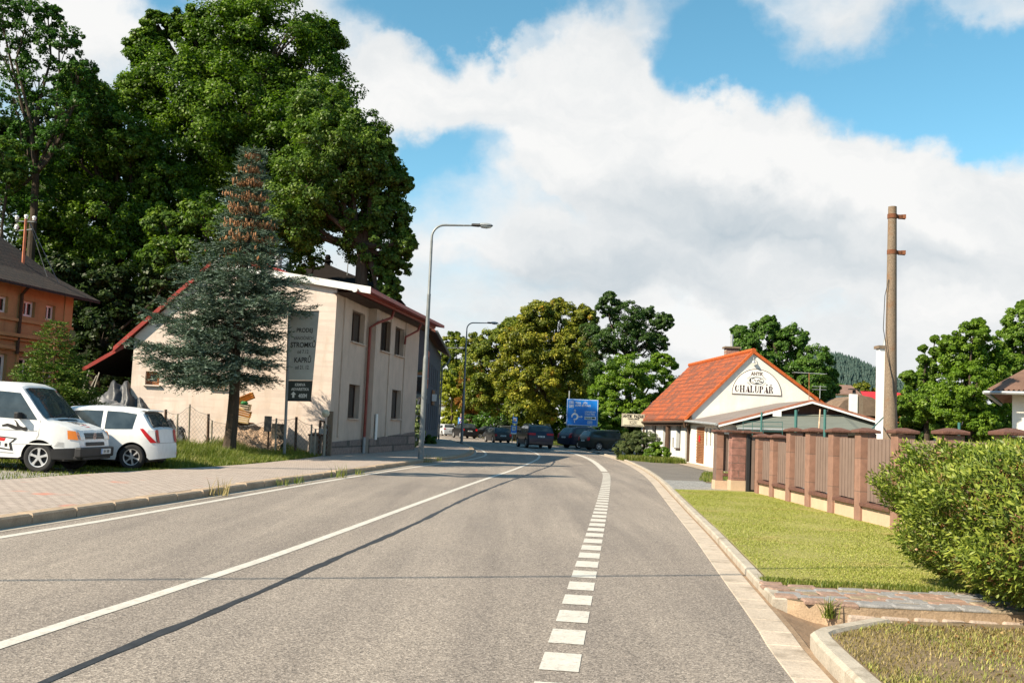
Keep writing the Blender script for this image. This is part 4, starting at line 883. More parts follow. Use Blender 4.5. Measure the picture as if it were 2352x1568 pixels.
def slabtext(b, fr, s, u0, v0, h, w, gap, nrm=.004):
    """high-contrast stencil capitals: thick stems, hair serifs"""
    def r(x0, y0, x1, y1, sk=0): blobpoly(b, fr, [(u + x0 * w, v0 + y0 * h), (u + x1 * w, v0 + y0 * h), (u + (x1 + sk) * w, v0 + y1 * h), (u + (x0 + sk) * w, v0 + y1 * h)], nrm)
    def stem(x): blobpoly(b, fr, [(u + (x - .09) * w, v0), (u + (x + .49) * w, v0), (u + (x + .36) * w, v0 + .1 * h), (u + (x + .34) * w, v0 + .5 * h), (u + (x + .36) * w, v0 + .9 * h), (u + (x + .49) * w, v0 + h), (u + (x - .09) * w, v0 + h), (u + (x + .04) * w, v0 + .9 * h), (u + (x + .06) * w, v0 + .5 * h), (u + (x + .04) * w, v0 + .1 * h)], nrm)
    def bow(xc, yc, rx, ry, a0, a1, t):
        n = 10; o_ = []; i_ = []
        for k in range(n + 1):
            a = a0 + (a1 - a0) * k / n; o_.append((u + (xc + rx * cos(a)) * w, v0 + (yc + ry * sin(a)) * h)); i_.append((u + (xc + (rx - t) * cos(a)) * w, v0 + (yc + ry * .8 * sin(a)) * h))
        blobpoly(b, fr, o_ + i_[::-1], nrm)
    u = u0
    for c in s:
        k = 1.0
        if c == 'C': bow(.5, .5, .5, .5, pi * .55, pi * 1.45, .3); r(.72, .62, .8, .95); r(.7, .1, .78, .5); bow(.5, .5, .36, .5, -pi * .45, -pi * .1, .08)
        elif c == 'H': stem(.05); stem(.75); r(.4, .47, .8, .52); k = 1.25
        elif c in 'AÁ':
            blobpoly(b, fr, [(u + .55 * w, v0), (u + 1.05 * w, v0), (u + .62 * w, v0 + h), (u + .42 * w, v0 + .72 * h)], nrm); blobpoly(b, fr, [(u - .02 * w, v0), (u + .22 * w, v0), (u + .3 * w, v0 + .35 * h), (u + .25 * w, v0 + .4 * h), (u + .08 * w, v0 + .06 * h)], nrm); r(.2, .27, .7, .31)
            if c == 'Á': blobpoly(b, fr, [(u + .35 * w, v0 + 1.06 * h), (u + .7 * w, v0 + 1.32 * h), (u + .9 * w, v0 + 1.2 * h)], nrm)
        elif c == 'L': stem(.05); blobpoly(b, fr, [(u + .5 * w, v0), (u + .9 * w, v0), (u + .9 * w, v0 + .3 * h), (u + .65 * w, v0 + .08 * h)], nrm); k = .95
        elif c == 'U': blobpoly(b, fr, [(u, v0 + h), (u + .5 * w, v0 + h), (u + .4 * w, v0 + .9 * h), (u + .4 * w, v0 + .25 * h), (u + .12 * w, v0 + .25 * h), (u + .12 * w, v0 + .9 * h)], nrm); r(.78, .2, .9, 1); bow(.5, .28, .4, .3, -pi, 0, .2); k = 1.0
        elif c in 'PRŘ':
            stem(.05); bow(.5, .74, .42, .26, -pi / 2, pi / 2, .28)
            if c != 'P': blobpoly(b, fr, [(u + .5 * w, v0 + .48 * h), (u + .7 * w, v0 + .48 * h), (u + .95 * w, v0 + .3 * h), (u + 1.0 * w, v0), (u + .7 * w, v0), (u + .68 * w, v0 + .3 * h)], nrm)
            if c == 'Ř': blobpoly(b, fr, [(u + .15 * w, v0 + 1.3 * h), (u + .5 * w, v0 + 1.05 * h), (u + .85 * w, v0 + 1.3 * h), (u + .5 * w, v0 + 1.19 * h)], nrm)
        u += (k + gap) * w
    return u
b = MB(); slabtext(b, Fs, 'CHALUPÁŘ', cu_ - rr_ * .87, zb + .1, .36, .225, .1); loc_part(sg, 'large_lettering', b, mat('letter_darkred', (.03, .008, .01), .6, .2, 3))
b = MB(); emblem(b, Fs, cu_ - .02, zb + .72, .4); loc_part(sg, 'emblem', b, MT['ink'])

# --- annexe in front of the cottage
A3 = Vector((9.25, 43, 0)); ax = Bld('annexe', 'low white annexe with shallow felt roof and window row, between cottage and gate', 'building', A3)
xf = frame((A2.x, A2.y - .02), A3[:2])
dr = oprect(xf, 1602, 973, 1616, 1069); wr = oprect(xf, 1618, 977, 1653, 1030)
dr = (dr[0], dr[1], .15, 1.9); wr = (wr[0], min(wr[1], xf[4] - .25), .95, 1.9); nW = 4; ww = (wr[1] - wr[0]) / nW
wops = [(wr[0] + k * ww + .08, wr[0] + (k + 1) * ww - .08, wr[2], wr[3]) for k in range(nW)]
b = MB(); wall(b, xf, 0, xf[4], -.1, 2.05, wops + [dr], .14); ff_ = frame(A3[:2], (15.9, 43.2)); wall(b, ff_, 0, ff_[4], -.1, 2.0, [], .1)
ax.part('wall', b, MT['white_render'])
for o_ in wops: window(ax, xf, o_, .1, MT['whitepaint'], 1, 0, .06)
b = MB(); n = 22
for k in range(n):
    z = dr[2] + (dr[3] - dr[2]) * k / n; b.prism([(dr[0], z), (dr[1], z), (dr[1], z + .06), (dr[0], z + .06)], .06 if k % 2 else .045, (P3(xf, 0, 0, -.02), xf[1], xf[2], xf[3]))
sd_ = ax.part('slatted_door', b, MT['wood_brown'])
b = MB(); dc = (dr[0] + dr[1]) / 2; Fx = (P3(xf, 0, 0, .05), xf[1], xf[2], xf[3]); b.prism([(dc - .2, 1.2), (dc + .15, 1.15), (dc + .18, 1.45), (dc - .12, 1.5)], .02, Fx); ax.part('red_emblem', b, MT['red'], sd_)
b = MB(); blob_ = oprect(xf, 1640, 1040, 1650, 1060); c0 = (wr[0] + wr[1]) / 2 + .9
b.prism([(c0 - .3, .35), (c0 + .3, .35), (c0 + .25, .6), (c0 + .1, .8), (c0 - .1, .78), (c0 - .25, .55)], .012, (P3(xf, 0, 0, .003), xf[1], xf[2], xf[3])); ax.part('faded_picture', b, MT['wood_brown'])
# shallow roof
rg0, rg1 = at(1865.6, 918.5, 42.6), at(1785, 921.6, 51.55); le0 = Vector((8.95, 42.6, 2.02)); le1 = Vector((9.2, 51.55, 2.22)); rg1.z = rg0.z + .12; re0 = at(2017, 965, 42.6); re1 = Vector((17.5, 51.55, 2.5))
b = MB(); slab(b, [le0, rg0, rg1, le1], .07); slab(b, [rg0, re0, re1, rg1], .07); rf = ax.part('roof', b, MT['tarfelt'])
b = MB()
for p, q in ((le0, rg0), (rg0, re0)):
    b.add([p + Vector((0, -.03, .03)), q + Vector((0, -.03, .03)), q + Vector((0, -.03, -.1)), p + Vector((0, -.03, -.1)), p + Vector((0, .12, .035)), q + Vector((0, .12, .035))], [(0, 1, 2, 3), (0, 1, 5, 4)])
ax.part('verge_trim', b, mat('verge_rust', (.33, .14, .09), .7, .3, 3), rf)
b = MB()
for p, q in ((le0, rg0), (rg0, re0)): b.add([p + Vector((0, -.035, -.06)), q + Vector((0, -.035, -.06)), q + Vector((0, -.035, -.14)), p + Vector((0, -.035, -.14))], [(0, 1, 2, 3)])
ax.part('white_trim', b, MT['whitepaint'], rf)
b = MB(); b.add([(9.3, 43.1, 1.9), (re0.x - .1, 43.1, 1.9), (re0.x - .1, 43.1, re0.z - .1), (rg0.x, 43.1, rg0.z - .1), (9.3, 43.1, 2.0)], [(0, 1, 2, 3, 4)]); ax.part('gable_boarding', b, mat('brown_boards', (.1, .05, .035), .8, .3, 2, .1, stretch=(8, 1, .5)))
b = MB(); b.tube([le0 + Vector((-.08, 0, -.03)), le1 + Vector((-.08, 0, -.03))], .06, 7); ax.part('gutter', b, MT['steel'])
b = MB(); b.tube([le0 + Vector((-.08, .2, -.05)), P3(xf, xf[4] - .1, 1.6, .08), P3(xf, xf[4] - .1, .1, .08)], .045, 7); ax.part('downpipe', b, MT['steel'])
b = MB(); t = [at(1690, 977, 42.9), at(1792, 954.6, 42.9), at(1936, 955.6, 42.9), at(2012, 978, 42.9)]; t2 = [Vector((8.7, 37.6, 1.84)), Vector((10.6, 37.6, 1.86)), Vector((13.2, 37.6, 1.9)), Vector((14.8, 37.6, 1.95))]
n = 3
for k in range(3): slab(b, [t2[k], t2[k + 1], t[k + 1], t[k]], .06)
lt = ax.part('lean_to_roof', b, MT['feltgreen'])
b = MB(); b.tube([p + Vector((0, -.05, .02)) for p in t], .05, 6); ax.part('rolled_felt_edge', b, MT['feltgreen'], lt)
b = MB(); b.tube([t2[0] + Vector((-.1, -.08, -.04)), t2[3] + Vector((.1, -.08, -.04))], .05, 6); ax.part('gutter', b, MT['steel'])
b = MB(); b.box2((9.6, 37.8, -.05), (14.5, 42.8, 1.72)); ax.part('lean_to_wall', b, MT['wood_dark'])
b = MB(); q = at(1785, 950, 42); b.box(tuple(q), (.35, .05, .22)); ax.part('vent_grille', b, MT['signwhite'])
# aerials on the roofs
ar = thing('roof_aerial', 'thin television aerial on a mast above the cottage gable', 'aerial', tuple(at(1839, 905, 51.4)))
b = MB(); p = at(1859, 900, 51.4); q = at(1858.5, 856, 51.4); b.tube([p - Vector((0, 0, .9)), q], .022, 5); loc_part(ar, 'mast', b, MT['wood_brown'])
b = MB(); b.tube([at(1824, 855, 51.4), at(1894, 859, 51.4)], .02, 4)
for k in range(6): p = at(1824, 855, 51.4).lerp(at(1894, 859, 51.4), k / 5); b.tube([p + Vector((0, -.35, 0)), p + Vector((0, .35, 0))], .012, 4)
loc_part(ar, 'boom', b, MT['steel'])
ar2 = thing('small_aerial', 'small aerial on a short pole at the lower end of the orange roof', 'aerial', tuple(at(1882, 905, 51.3)))
b = MB(); b.tube([at(1883, 915, 51.3), at(1884, 885, 51.3)], .018, 4)
for dy in (887, 894): b.tube([at(1866, dy, 51.3), at(1898, dy + 1, 51.3)], .012, 4)
loc_part(ar2, 'mast', b, MT['steel'])

# --- white chimney, concrete pole
wc = thing('white_flue', 'tall white square flue beside the concrete pole', 'chimney', (12.72, 34, 0))
b = MB(); b.box((0, 0, 2.3), (.34, .34, 4.85)); b.build('shaft', MT['whitepaint'], wc, bevel=.02)
b = MB(); b.box((0, 0, 4.76), (.46, .46, .1)); b.build('cap', MT['concrete'], wc)
b = MB(); b.tube([(0.08, 0, 4.8), (.12, 0, 5.05)], .09, 10); b.build('cowl', MT['steel'], wc, smooth=AUTO)
cpz = thing('concrete_pole', 'weathered round concrete pole with two rusty brackets behind the fence', 'pole', (10.32, 27, 0))
b = MB(); b.tube([(0, 0, -.1), (0, 0, 1.8), (0, 0, 4), (0, 0, 7.99)], [.2, .178, .15, .112], 28); b.build('shaft', MT['concrete'], cpz, smooth=AUTO)
for z in (7.72, 6.72):
    b = MB(); b.lathe([(.118, -.06), (.132, -.06), (.132, .06), (.118, .06)], 24, (0, 0, z)); b.box((.18, -.02, z), (.14, .05, .1)); b.box((.3, -.04, z), (.12, .012, .12), -.4); b.box((.3, .04, z + .0), (.16, .012, .12), .25); b.box((.26, 0, z - .05), (.16, .12, .012)); b.build('bracket', MT['rust'], cpz)
b = MB(); pts = [(-.12, -.1, 5.95), (-.22, -.1, 5.5), (-.26, -.12, 4.6), (-.16, -.16, 3.9), (-.08, -.17, 3.5), (-.02, -.19, 3.2), (.0, -.19, 2.9), (.08, -.18, 2.5), (.12, -.17, 2.2), (.14, -.17, 1.0)]; b.tube(pts, .011, 5); b.build('cable', MT['black'], cpz)

# --- house at the right edge
rh = Bld('right_edge_house', 'white house with brown corrugated roof at the right edge behind the fence', 'house', (15.14, 30))
b = MB(); b.box2((15.14, 30, -.1), (22, 38, 3.25)); rh.part('wall', b, MT['white_render'])
b = MB(); e0_, e1_, r0_, r1_ = Vector((14.5, 29.4, 3.22)), Vector((22.6, 29.4, 3.22)), Vector((18.5, 34, 6.1)), Vector((18.6, 34, 6.1)); n = 60; V = []
for k in range(n * 4 + 1):
    t = k / (n * 4); p = e0_.lerp(e1_, t) + Vector((0, 0, .035 * sin(k * pi / 2))); q = r0_.lerp(r1_, t) + Vector((0, 0, .0)); V += [p, q]
b.add(V, [(2 * k, 2 * k + 2, 2 * k + 3, 2 * k + 1) for k in range(n * 4)]); V = []
for k in range(n * 4 + 1):
    t = k / (n * 4); p = e0_.lerp(Vector((14.5, 38.6, 3.22)), t) + Vector((0, 0, .035 * sin(k * pi / 2))); V += [p, r0_]
b.add(V, [(2 * k, 2 * k + 2, 2 * k + 1) for k in range(n * 4)]); b.add([e1_, r1_, Vector((22.6, 38.6, 3.22)), r0_, Vector((14.5, 38.6, 3.22))], [(0, 1, 2), (2, 1, 3, 4)])
rh.part('roof', b, MT['corr_brown'], smooth=False)
b = MB(); b.tube([(14.42, 29.3, 3.14), (22.6, 29.3, 3.14)], .055, 7); b.tube([(14.42, 29.3, 3.14), (14.42, 38.6, 3.14)], .055, 7); b.box2((14.5, 29.4, 3.14), (22.6, 30, 3.18)); rh.part('gutter', b, MT['steel'])
rh.o.rotation_euler.z = radians(-29)
# ------------------------------------------------------------------ vehicles
class CarShape:
    """local frame: +X forward, rear bumper at x = 0, Y across, Z up"""
    def __init__(s, prof, W, belt, sill, wheels, R, tumble=.16, nose=.12, tail=.07, roofcrown=.05):
        s.px = [p[0] for p in prof]; s.pz = [p[1] for p in prof]; s.W = W; s.belt = belt; s.sill = sill; s.wh = wheels; s.R = R; s.L = prof[-1][0]
        s.tum = tumble; s.nose = nose; s.tail = tail; s.H = max(s.pz); s.rc = roofcrown
    def top(s, x): return float(np.interp(x, s.px, s.pz))
    def plan(s, x):
        f = min(1, max(0, (s.L - x) / .75)); r = min(1, max(0, x / .5))
        return 1 - s.nose * (1 - f) ** 2.2 - s.tail * (1 - r) ** 2.2
    def w(s, x, z):
        w = s.W / 2 * s.plan(x)
        if z > s.belt: w -= s.tum * ((z - s.belt) / (s.H - s.belt)) ** 1.15 + .012
        else: w -= .035 * ((s.belt - z) / (s.belt - s.sill)) ** 2 + .03 * max(0, (z - (s.belt - .15)) / .15) ** 2 * .5
        return w
    def bot(s, x):
        z = s.sill + .05 * max(0, 1 - x / .35) + .05 * max(0, 1 - (s.L - x) / .35)
        for xw in s.wh:
            Ra = s.R + .055
            if abs(x - xw) < Ra: z = max(z, s.R + sqrt(Ra * Ra - (x - xw) ** 2) * 1.0)
        return z
    def body(s):
        xs = set(np.linspace(0, s.L, 46).tolist() + s.px + [1e-3])
        for xw in s.wh:
            Ra = s.R + .055
            for k in range(25): xs.add(xw + Ra * cos(pi * k / 24) * .9999)
        xs = sorted(x for x in xs if 0 <= x <= s.L); ring = []
        for x in xs:
            t = s.top(x); b0 = min(s.bot(x), t - .06); zb = min(s.belt, t - .03); r = []
            for k in range(8):
                z = b0 + (zb - b0) * k / 7; r.append((x, s.w(x, z), z))
            zt = t - .05 if t > s.belt + .1 else max(zb, t - .03)
            for k in range(1, 6):
                z = zb + (zt - zb) * k / 5; r.append((x, s.w(x, max(z, zb)), z))
            wt = s.w(x, zt)
            for k in range(1, 8):
                a = k / 7; yy = wt * (1 - a ** 1.15); zz = zt + (t - zt) * min(1, (sin(min(1, a * 2.6) * pi / 2))) + s.rc * (a - .35 if a > .35 else 0) * .5
                r.append((x, yy, zz))
            ring.append(r)
        m = len(ring[0]); V = []; F = []
        for r in ring: V += r
        n = len(ring)
        for i in range(n - 1):
            for j in range(m - 1): F.append((i * m + j, (i + 1) * m + j, (i + 1) * m + j + 1, i * m + j + 1))
        o = len(V); V += [(x, -y, z) for x, y, z in V]
        F += [(a + o, d + o, c + o, b + o) for a, b, c, d in F[:]]
        for i in (0, n - 1): F.append(tuple([i * m + j for j in range(m)] + [o + i * m + j for j in range(m - 2, -1, -1)]))
        b = MB(); b.add(V, F); return b
    def side(s, poly, sy, off=.006, nx=10):
        """patch on the flank inside the polygon [(x, z)], given as lower edge and upper edge lists of equal x order"""
        lo, hi = poly; V = []
        for k in range(nx + 1):
            t = k / nx
            xl, zl = np.interp(t, np.linspace(0, 1, len(lo)), [p[0] for p in lo]), np.interp(t, np.linspace(0, 1, len(lo)), [p[1] for p in lo])
            xh, zh = np.interp(t, np.linspace(0, 1, len(hi)), [p[0] for p in hi]), np.interp(t, np.linspace(0, 1, len(hi)), [p[1] for p in hi])
            for j in range(5):
                a = j / 4; x = xl + (xh - xl) * a; z = zl + (zh - zl) * a; V.append((x, sy * (s.w(x, z) + off), z))
        return V, [(i * 5 + j, (i + 1) * 5 + j, (i + 1) * 5 + j + 1, i * 5 + j + 1) for i in range(nx) for j in range(4)]
    def rx(s, z, front=False):
        """x of the end face at height z"""
        xs = np.linspace(0, s.L, 800); tz = np.interp(xs, s.px, s.pz)
        if front: xs = xs[::-1]; tz = tz[::-1]
        i = int(np.argmax(tz >= z)); return float(xs[i])
    def end(s, y0, y1, z0, z1, front=False, off=.008, n=6, taper=0):
        V = []
        for i in range(n + 1):
            z = z0 + (z1 - z0) * i / n; x = s.rx(z - .004, front); sg = 1 if front else -1
            for j in range(n + 1):
                y = y0 + (y1 - y0) * j / n; y *= 1 - taper * i / n
                wmax = s.w(x, z) - .01; y = max(-wmax, min(wmax, y))
                V.append((x + sg * off, y, z + (.0 if sg else 0)))
        return V, [(i * (n + 1) + j, i * (n + 1) + j + 1, (i + 1) * (n + 1) + j + 1, (i + 1) * (n + 1) + j) for i in range(n) for j in range(n)]
    def deck(s, x0, x1, w0, w1, off=.008, n=8):
        """patch on a sloping screen between stations x0..x1, half widths w0..w1 (fractions of the shoulder)"""
        V = []
        for i in range(n + 1):
            a = i / n; x = x0 + (x1 - x0) * a; t = s.top(x); zt = t - .05 if t > s.belt + .1 else max(min(s.belt, t - .03), t - .03); wt = s.w(x, zt)
            e = .01; sl = (s.top(x + e) - s.top(x - e)) / (2 * e); nl = sqrt(1 + sl * sl)
            for j in range(n + 1):
                f = (w0 + (w1 - w0) * a) * (2 * j / n - 1); aa = (1 - abs(f)) ** (1 / 1.15)
                z = zt + (t - zt) * min(1, sin(min(1, aa * 2.6) * pi / 2)) + s.rc * (aa - .35 if aa > .35 else 0) * .5
                V.append((x - sl / nl * off, wt * f, z + off / nl))
        return V, [(i * (n + 1) + j, (i + 1) * (n + 1) + j, (i + 1) * (n + 1) + j + 1, i * (n + 1) + j + 1) for i in range(n) for j in range(n)]
def add_wheel(root, x, y, R, sy, wid=.2, spokes=5, rimf=.66, slot=0):
    b = MB(); n = 36; h = wid / 2; e = .03
    prof = [(R * rimf * .98, -h * .8), (R * .8, -h), (R - e, -h * .95), (R, -h * .6), (R, h * .6), (R - e, h * .95), (R * .8, h), (R * rimf * .98, h * .8)]
    b.lathe(prof, n, (0, 0, 0), 'Y'); b.v = [(p[0] + x, p[1] + y, p[2] + R) for p in b.v]
    ty = b.build('wheel', MT['tyre'], root, smooth=AUTO)
    r = R * rimf; b = MB(); b.cur = 0; yo = y + sy * (h * .62)
    b.lathe([(r, 0), (r * .98, sy * .02), (r * .9, sy * .016), (r * .88, -sy * .03)], 32, (x, yo, R), 'Y')
    b.lathe([(0, sy * .012), (r * .2, sy * .012), (r * .25, -sy * .01)], 14, (x, yo, R), 'Y')
    for k in range(spokes):
        a = 2 * pi * k / spokes + .3; c, s_ = cos(a), sin(a); pts = []
        for rr, ww in ((.18, .13 if spokes == 5 else .1), (.55, .1 if spokes == 5 else .075), (.93, .17 if spokes == 5 else .12)):
            pts.append((rr * r, ww * r))
        V = []
        for dy in (sy * .012, -sy * .02):
            for rr, ww in pts:
                for sg in (-1, 1): V.append((x + rr * c - sg * ww * s_, yo + dy, R + rr * s_ + sg * ww * c))
        b.add(V, [(0, 1, 3, 2), (2, 3, 5, 4), (0, 2, 8, 6), (2, 4, 10, 8), (1, 3, 9, 7), (3, 5, 11, 9)])
    b.build('rim', MT['rim'], ty, smooth=False)
    b = MB(); b.lathe([(0, 0), (r * .95, 0)], 24, (x, yo - sy * .045, R), 'Y'); b.build('dark_backing', MT['black'], ty)  # black disc put in for the shade seen behind the spokes
def plate(root, S, s, y0, z0, w, h, front=False, m='signwhite', txt='', eu=True):
    x = S.rx(z0 + h / 2, front) + (.02 if front else -.02); sg = 1 if front else -1
    b = MB(); b.box((x, y0, z0 + h / 2), (.012, w, h)); p = b.build('number_plate', MT[m], root)
    fr = (Vector((x + sg * .008, y0, z0)), Vector((0, sg, 0)), Vector((0, 0, 1)), Vector((sg, 0, 0)))
    if eu: b = MB(); blobpoly(b, fr, [(-w / 2, 0), (-w / 2 + w * .09, 0), (-w / 2 + w * .09, h), (-w / 2, h)], .001); b.build('blue_strip', MT['bluedark'], p)
    if txt: b = MB(); text_add(b, txt, h * .95, fr, w * .04, h * .18, sx=.8, nrm=.002, bold=.002); b.build('plate_lettering', MT['ink'], p)
def make_car(name, label, cat, S, paint, loc, head, spec, group=None):
    """head: azimuth of the nose, clockwise from +Y"""
    L_ = S.L
    root = thing(name, label, cat, loc, pi / 2 - head, group)
    b = S.body(); b.v = [(p[0] - L_ / 2, p[1], p[2]) for p in b.v]
    body = b.build('body', paint, root, smooth=radians(38))
    def part(nm, vf, m, parent=None, sm=True):
        b = MB(); 
        for v, f in (vf if isinstance(vf, list) else [vf]): b.add([(p[0] - L_ / 2, p[1], p[2]) for p in v], f)
        return b.build(nm, MT[m] if isinstance(m, str) else m, parent or root, smooth=sm)
    b = MB(); b.box2((.25, -S.W / 2 + .16, S.sill - .04), (L_ - .25, S.W / 2 - .16, S.R * 2 + .12)); b.v = [(p[0] - L_ / 2, p[1], p[2]) for p in b.v]; b.build('underbody', MT['black'], root)
    for xw in S.wh:
        for sy in (-1, 1): add_wheel(root, xw - L_ / 2, sy * (S.W / 2 - .115), S.R, sy, spokes=spec.get('spokes', 5), rimf=spec.get('rimf', .66))
    for w_ in spec.get('side_glass', []):
        for sy in (-1, 1): part('side_window', S.side(w_, sy), 'carglass')
    for nm, key, front in (('rear_window', 'rear_glass', 0), ('windscreen', 'windscreen', 1)):
        if key in spec: part(nm, S.deck(*spec[key]), 'carglass')
    for t in spec.get('tail', []):
        for sy in (-1, 1): part('tail_light', [S.end(sy * t[0], sy * t[1], t[2], t[3], off=.02)] + ([S.side(([(0.0, t[2]), (t[4], t[2] + .02)], [(S.rx(t[3]), t[3]), (t[4] + t[5], t[3])]), sy, .012)] if len(t) > 4 else []), 'redlight')
    for t in spec.get('side_tail', []):
        for sy in (-1, 1): part('tail_light', S.side(t, sy, .012), 'redlight')
    for k_, v in spec.get('extra_side', {}).items():
        for sy in (-1, 1): part(k_, S.side(v[0], sy, v[2] if len(v) > 2 else .007), v[1])
    if 'bumper' in spec:
        z0, z1, m = spec['bumper']; part('rear_bumper', S.end(-S.W / 2, S.W / 2, z0, z1, off=.03), m)
    if 'plate' in spec:
        y0, z0, w, h, txt = spec['plate']; rt = bpy.data.objects.new('tmp', None)
        x = S.rx(z0 + h / 2); b = MB(); b.box((x - .03 - L_ / 2, y0, z0 + h / 2), (.012, w, h)); p = b.build('number_plate', MT['signwhite'], root)
        fr = (Vector((x - .037 - L_ / 2, y0, z0)), Vector((0, -1, 0)), Vector((0, 0, 1)), Vector((-1, 0, 0)))
        b = MB(); text_add(b, txt, h * .95, fr, 0, h * .18, sx=.75, nrm=.003, bold=.002); b.build('plate_lettering', MT['ink'], p)
        bpy.data.objects.remove(rt)
    for sy in (-1, 1):
        mx = spec.get('mirror', L_ - 1.45); b = MB(); b.box((mx - L_ / 2, sy * (S.w(mx, S.belt) + .1), S.belt + .08), (.1, .2, .14)); b.build('mirror', paint if not spec.get('black_mirror') else MT['black'], root, bevel=.02)
    if 'rails' in spec:
        for sy in (-1, 1):
            x0, x1 = spec['rails']; b = MB(); yy = sy * (S.W / 2 - S.tum - .06); b.tube([(x0 - L_ / 2, yy, S.top(x0) - .0), (x0 + .1 - L_ / 2, yy, S.H + .03), (x1 - .1 - L_ / 2, yy, S.H + .03), (x1 - L_ / 2, yy, S.top(x1) - .0)], .018, 6); b.build('roof_rail', MT['steel'], root)
    return root, part
def carpaint(n, c, coat=.2, rough=.4): return flatm(n, c, rough, .5, coat)
P_white = carpaint('white_car_paint', (.74, .745, .75)); P_black = carpaint('black_car_paint', (.006, .006, .008)); P_navy = carpaint('navy_car_paint', (.006, .009, .028)); P_green = carpaint('dark_green_paint', (.005, .011, .01)); P_silver = carpaint('silver_paint', (.5, .51, .53)); P_char = carpaint('charcoal_paint', (.014, .015, .018))

# white van, nose to the right
VS = CarShape([(0, .45), (.02, 1.1), (.1, 1.75), (.3, 1.9), (1.5, 1.945), (3.25, 1.93), (3.42, 1.87), (3.62, 1.66), (3.86, 1.38), (4.05, 1.18), (4.12, 1.13), (4.5, 1.02), (4.68, .93), (4.74, .8), (4.78, .62), (4.79, .5)], 1.84, 1.13, .3, [.98, 3.95], .325, .13, .17, .04)
vanloc = gr(86, 1084.5, .08); hd = radians(91)
vx = VS.wh[1] - VS.L / 2; hv = Vector((sin(hd), cos(hd), 0)); side_ = Vector((cos(hd), -sin(hd), 0))
vloc = vanloc - hv * vx - side_ * (VS.W / 2 - .06)
van, vp = make_car('parked_van', 'white panel van with black bumper and orange indicators, nose to the right', 'van', VS, P_white, (vloc.x, vloc.y, .08), hd,
    dict(side_glass=[([(2.62, 1.17), (3.2, 1.15), (3.88, 1.13)], [(2.62, 1.74), (3.1, 1.72), (3.42, 1.7)]), ([(1.45, 1.18), (2.0, 1.18), (2.5, 1.17)], [(1.45, 1.74), (2.0, 1.745), (2.5, 1.74)]), ([(.35, 1.18), (.9, 1.18), (1.3, 1.18)], [(.35, 1.7), (.9, 1.73), (1.3, 1.74)])],
         windscreen=(3.47, 4.05, .93, .98), black_mirror=1, mirror=3.5,
         extra_side={'black_bumper_side': ([[(4.22, .3), (4.77, .3)], [(4.22, .52), (4.785, .56)]], 'black', .02), 'side_moulding': ([[(.0, .6), (4.22, .6)], [(.0, .625), (4.22, .625)]], 'whitepaint'), 'indicator': ([[(4.55, .74), (4.75, .73)], [(4.53, .93), (4.69, .92)]], 'orangelight', .012)}))
def vpart(nm, vf, m, parent=None): return vp(nm, vf, m, parent, sm=False)
vpart('front_bumper', VS.end(-.9, .9, .3, .56, True, .06), 'black')
b = MB(); b.box((VS.L / 2 + .0, 0, .46), (.16, 1.72, .22)); b.box((VS.L / 2 - .1, 0, .34), (.25, 1.6, .1)); b.build('bumper_bar', MT['black'], van, bevel=.03)
for sy in (-1, 1):
    vpart('headlight', VS.end(sy * .5, sy * .72, .74, .9, True, .02), 'clearlight'); vpart('front_indicator', VS.end(sy * .725, sy * .88, .735, .905, True, .02), 'orangelight')
vpart('grille', VS.end(-.48, .48, .75, .88, True, .016), 'black'); vpart('lower_grille', VS.end(-.48, .48, .6, .68, True, .016), 'black')
b = MB()
for k in range(3): b.add(*[[(p[0] - VS.L / 2, p[1], p[2]) for p in VS.end(-.47, .47, .775 + k * .035, .782 + k * .035, True, .022, 3)[0]], VS.end(-.47, .47, .775, .78, True, .022, 3)[1]])
b.build('grille_bar', MT['steel'], van)
b = MB(); fr = (Vector((VS.rx(.815, True) - VS.L / 2 + .03, 0, .815)), Vector((0, 1, 0)), Vector((0, 0, 1)), Vector((1, 0, 0))); ellipse_ring(b, fr, 0, 0, .075, .075, .012, 20)
for x0, y0, x1, y1 in ((-.05, .05, -.015, 0), (.05, .05, .015, 0), (-.015, 0, 0, .03), (.015, 0, 0, .03), (-.065, .0, -.03, -.06), (.065, 0, .03, -.06), (-.03, -.06, 0, -.01), (.03, -.06, 0, -.01)):
    d_ = Vector((x1 - x0, y1 - y0)); nn = Vector((-d_.y, d_.x)).normalized() * .006; blobpoly(b, fr, [(x0 + nn.x, y0 + nn.y), (x1 + nn.x, y1 + nn.y), (x1 - nn.x, y1 - nn.y), (x0 - nn.x, y0 - nn.y)])
b.build('badge', MT['chrome'], van)
vpart('bonnet_vent', VS.deck(4.1, 4.17, .5, .5, .01), 'black')
# wipers
b = MB(); b.tube([(VS.L / 2 - .72, -.55, 1.2), (VS.L / 2 - .78, -.1, 1.27), (VS.L / 2 - .8, .1, 1.3)], .012, 5); b.tube([(VS.L / 2 - .72, .15, 1.2), (VS.L / 2 - .78, .5, 1.27), (VS.L / 2 - .8, .7, 1.3)], .012, 5); b.build('wiper', MT['black'], van)
# number plate, towards the far side of the bumper
b = MB(); b.box((VS.L / 2 + .09, .38, .47), (.012, .5, .115)); p = b.build('number_plate', MT['signwhite'], van)
fr = (Vector((VS.L / 2 + .097, .38, .42)), Vector((0, 1, 0)), Vector((0, 0, 1)), Vector((1, 0, 0))); b = MB(); text_add(b, '5H1 7695', .1, fr, .02, .015, sx=.8, nrm=.002, bold=.002); b.build('plate_lettering', MT['ink'], p)
b = MB(); blobpoly(b, fr, [(-.25, -.005), (-.21, -.005), (-.21, .105), (-.25, .105)], .003); b.build('blue_strip', MT['bluesign'], p)
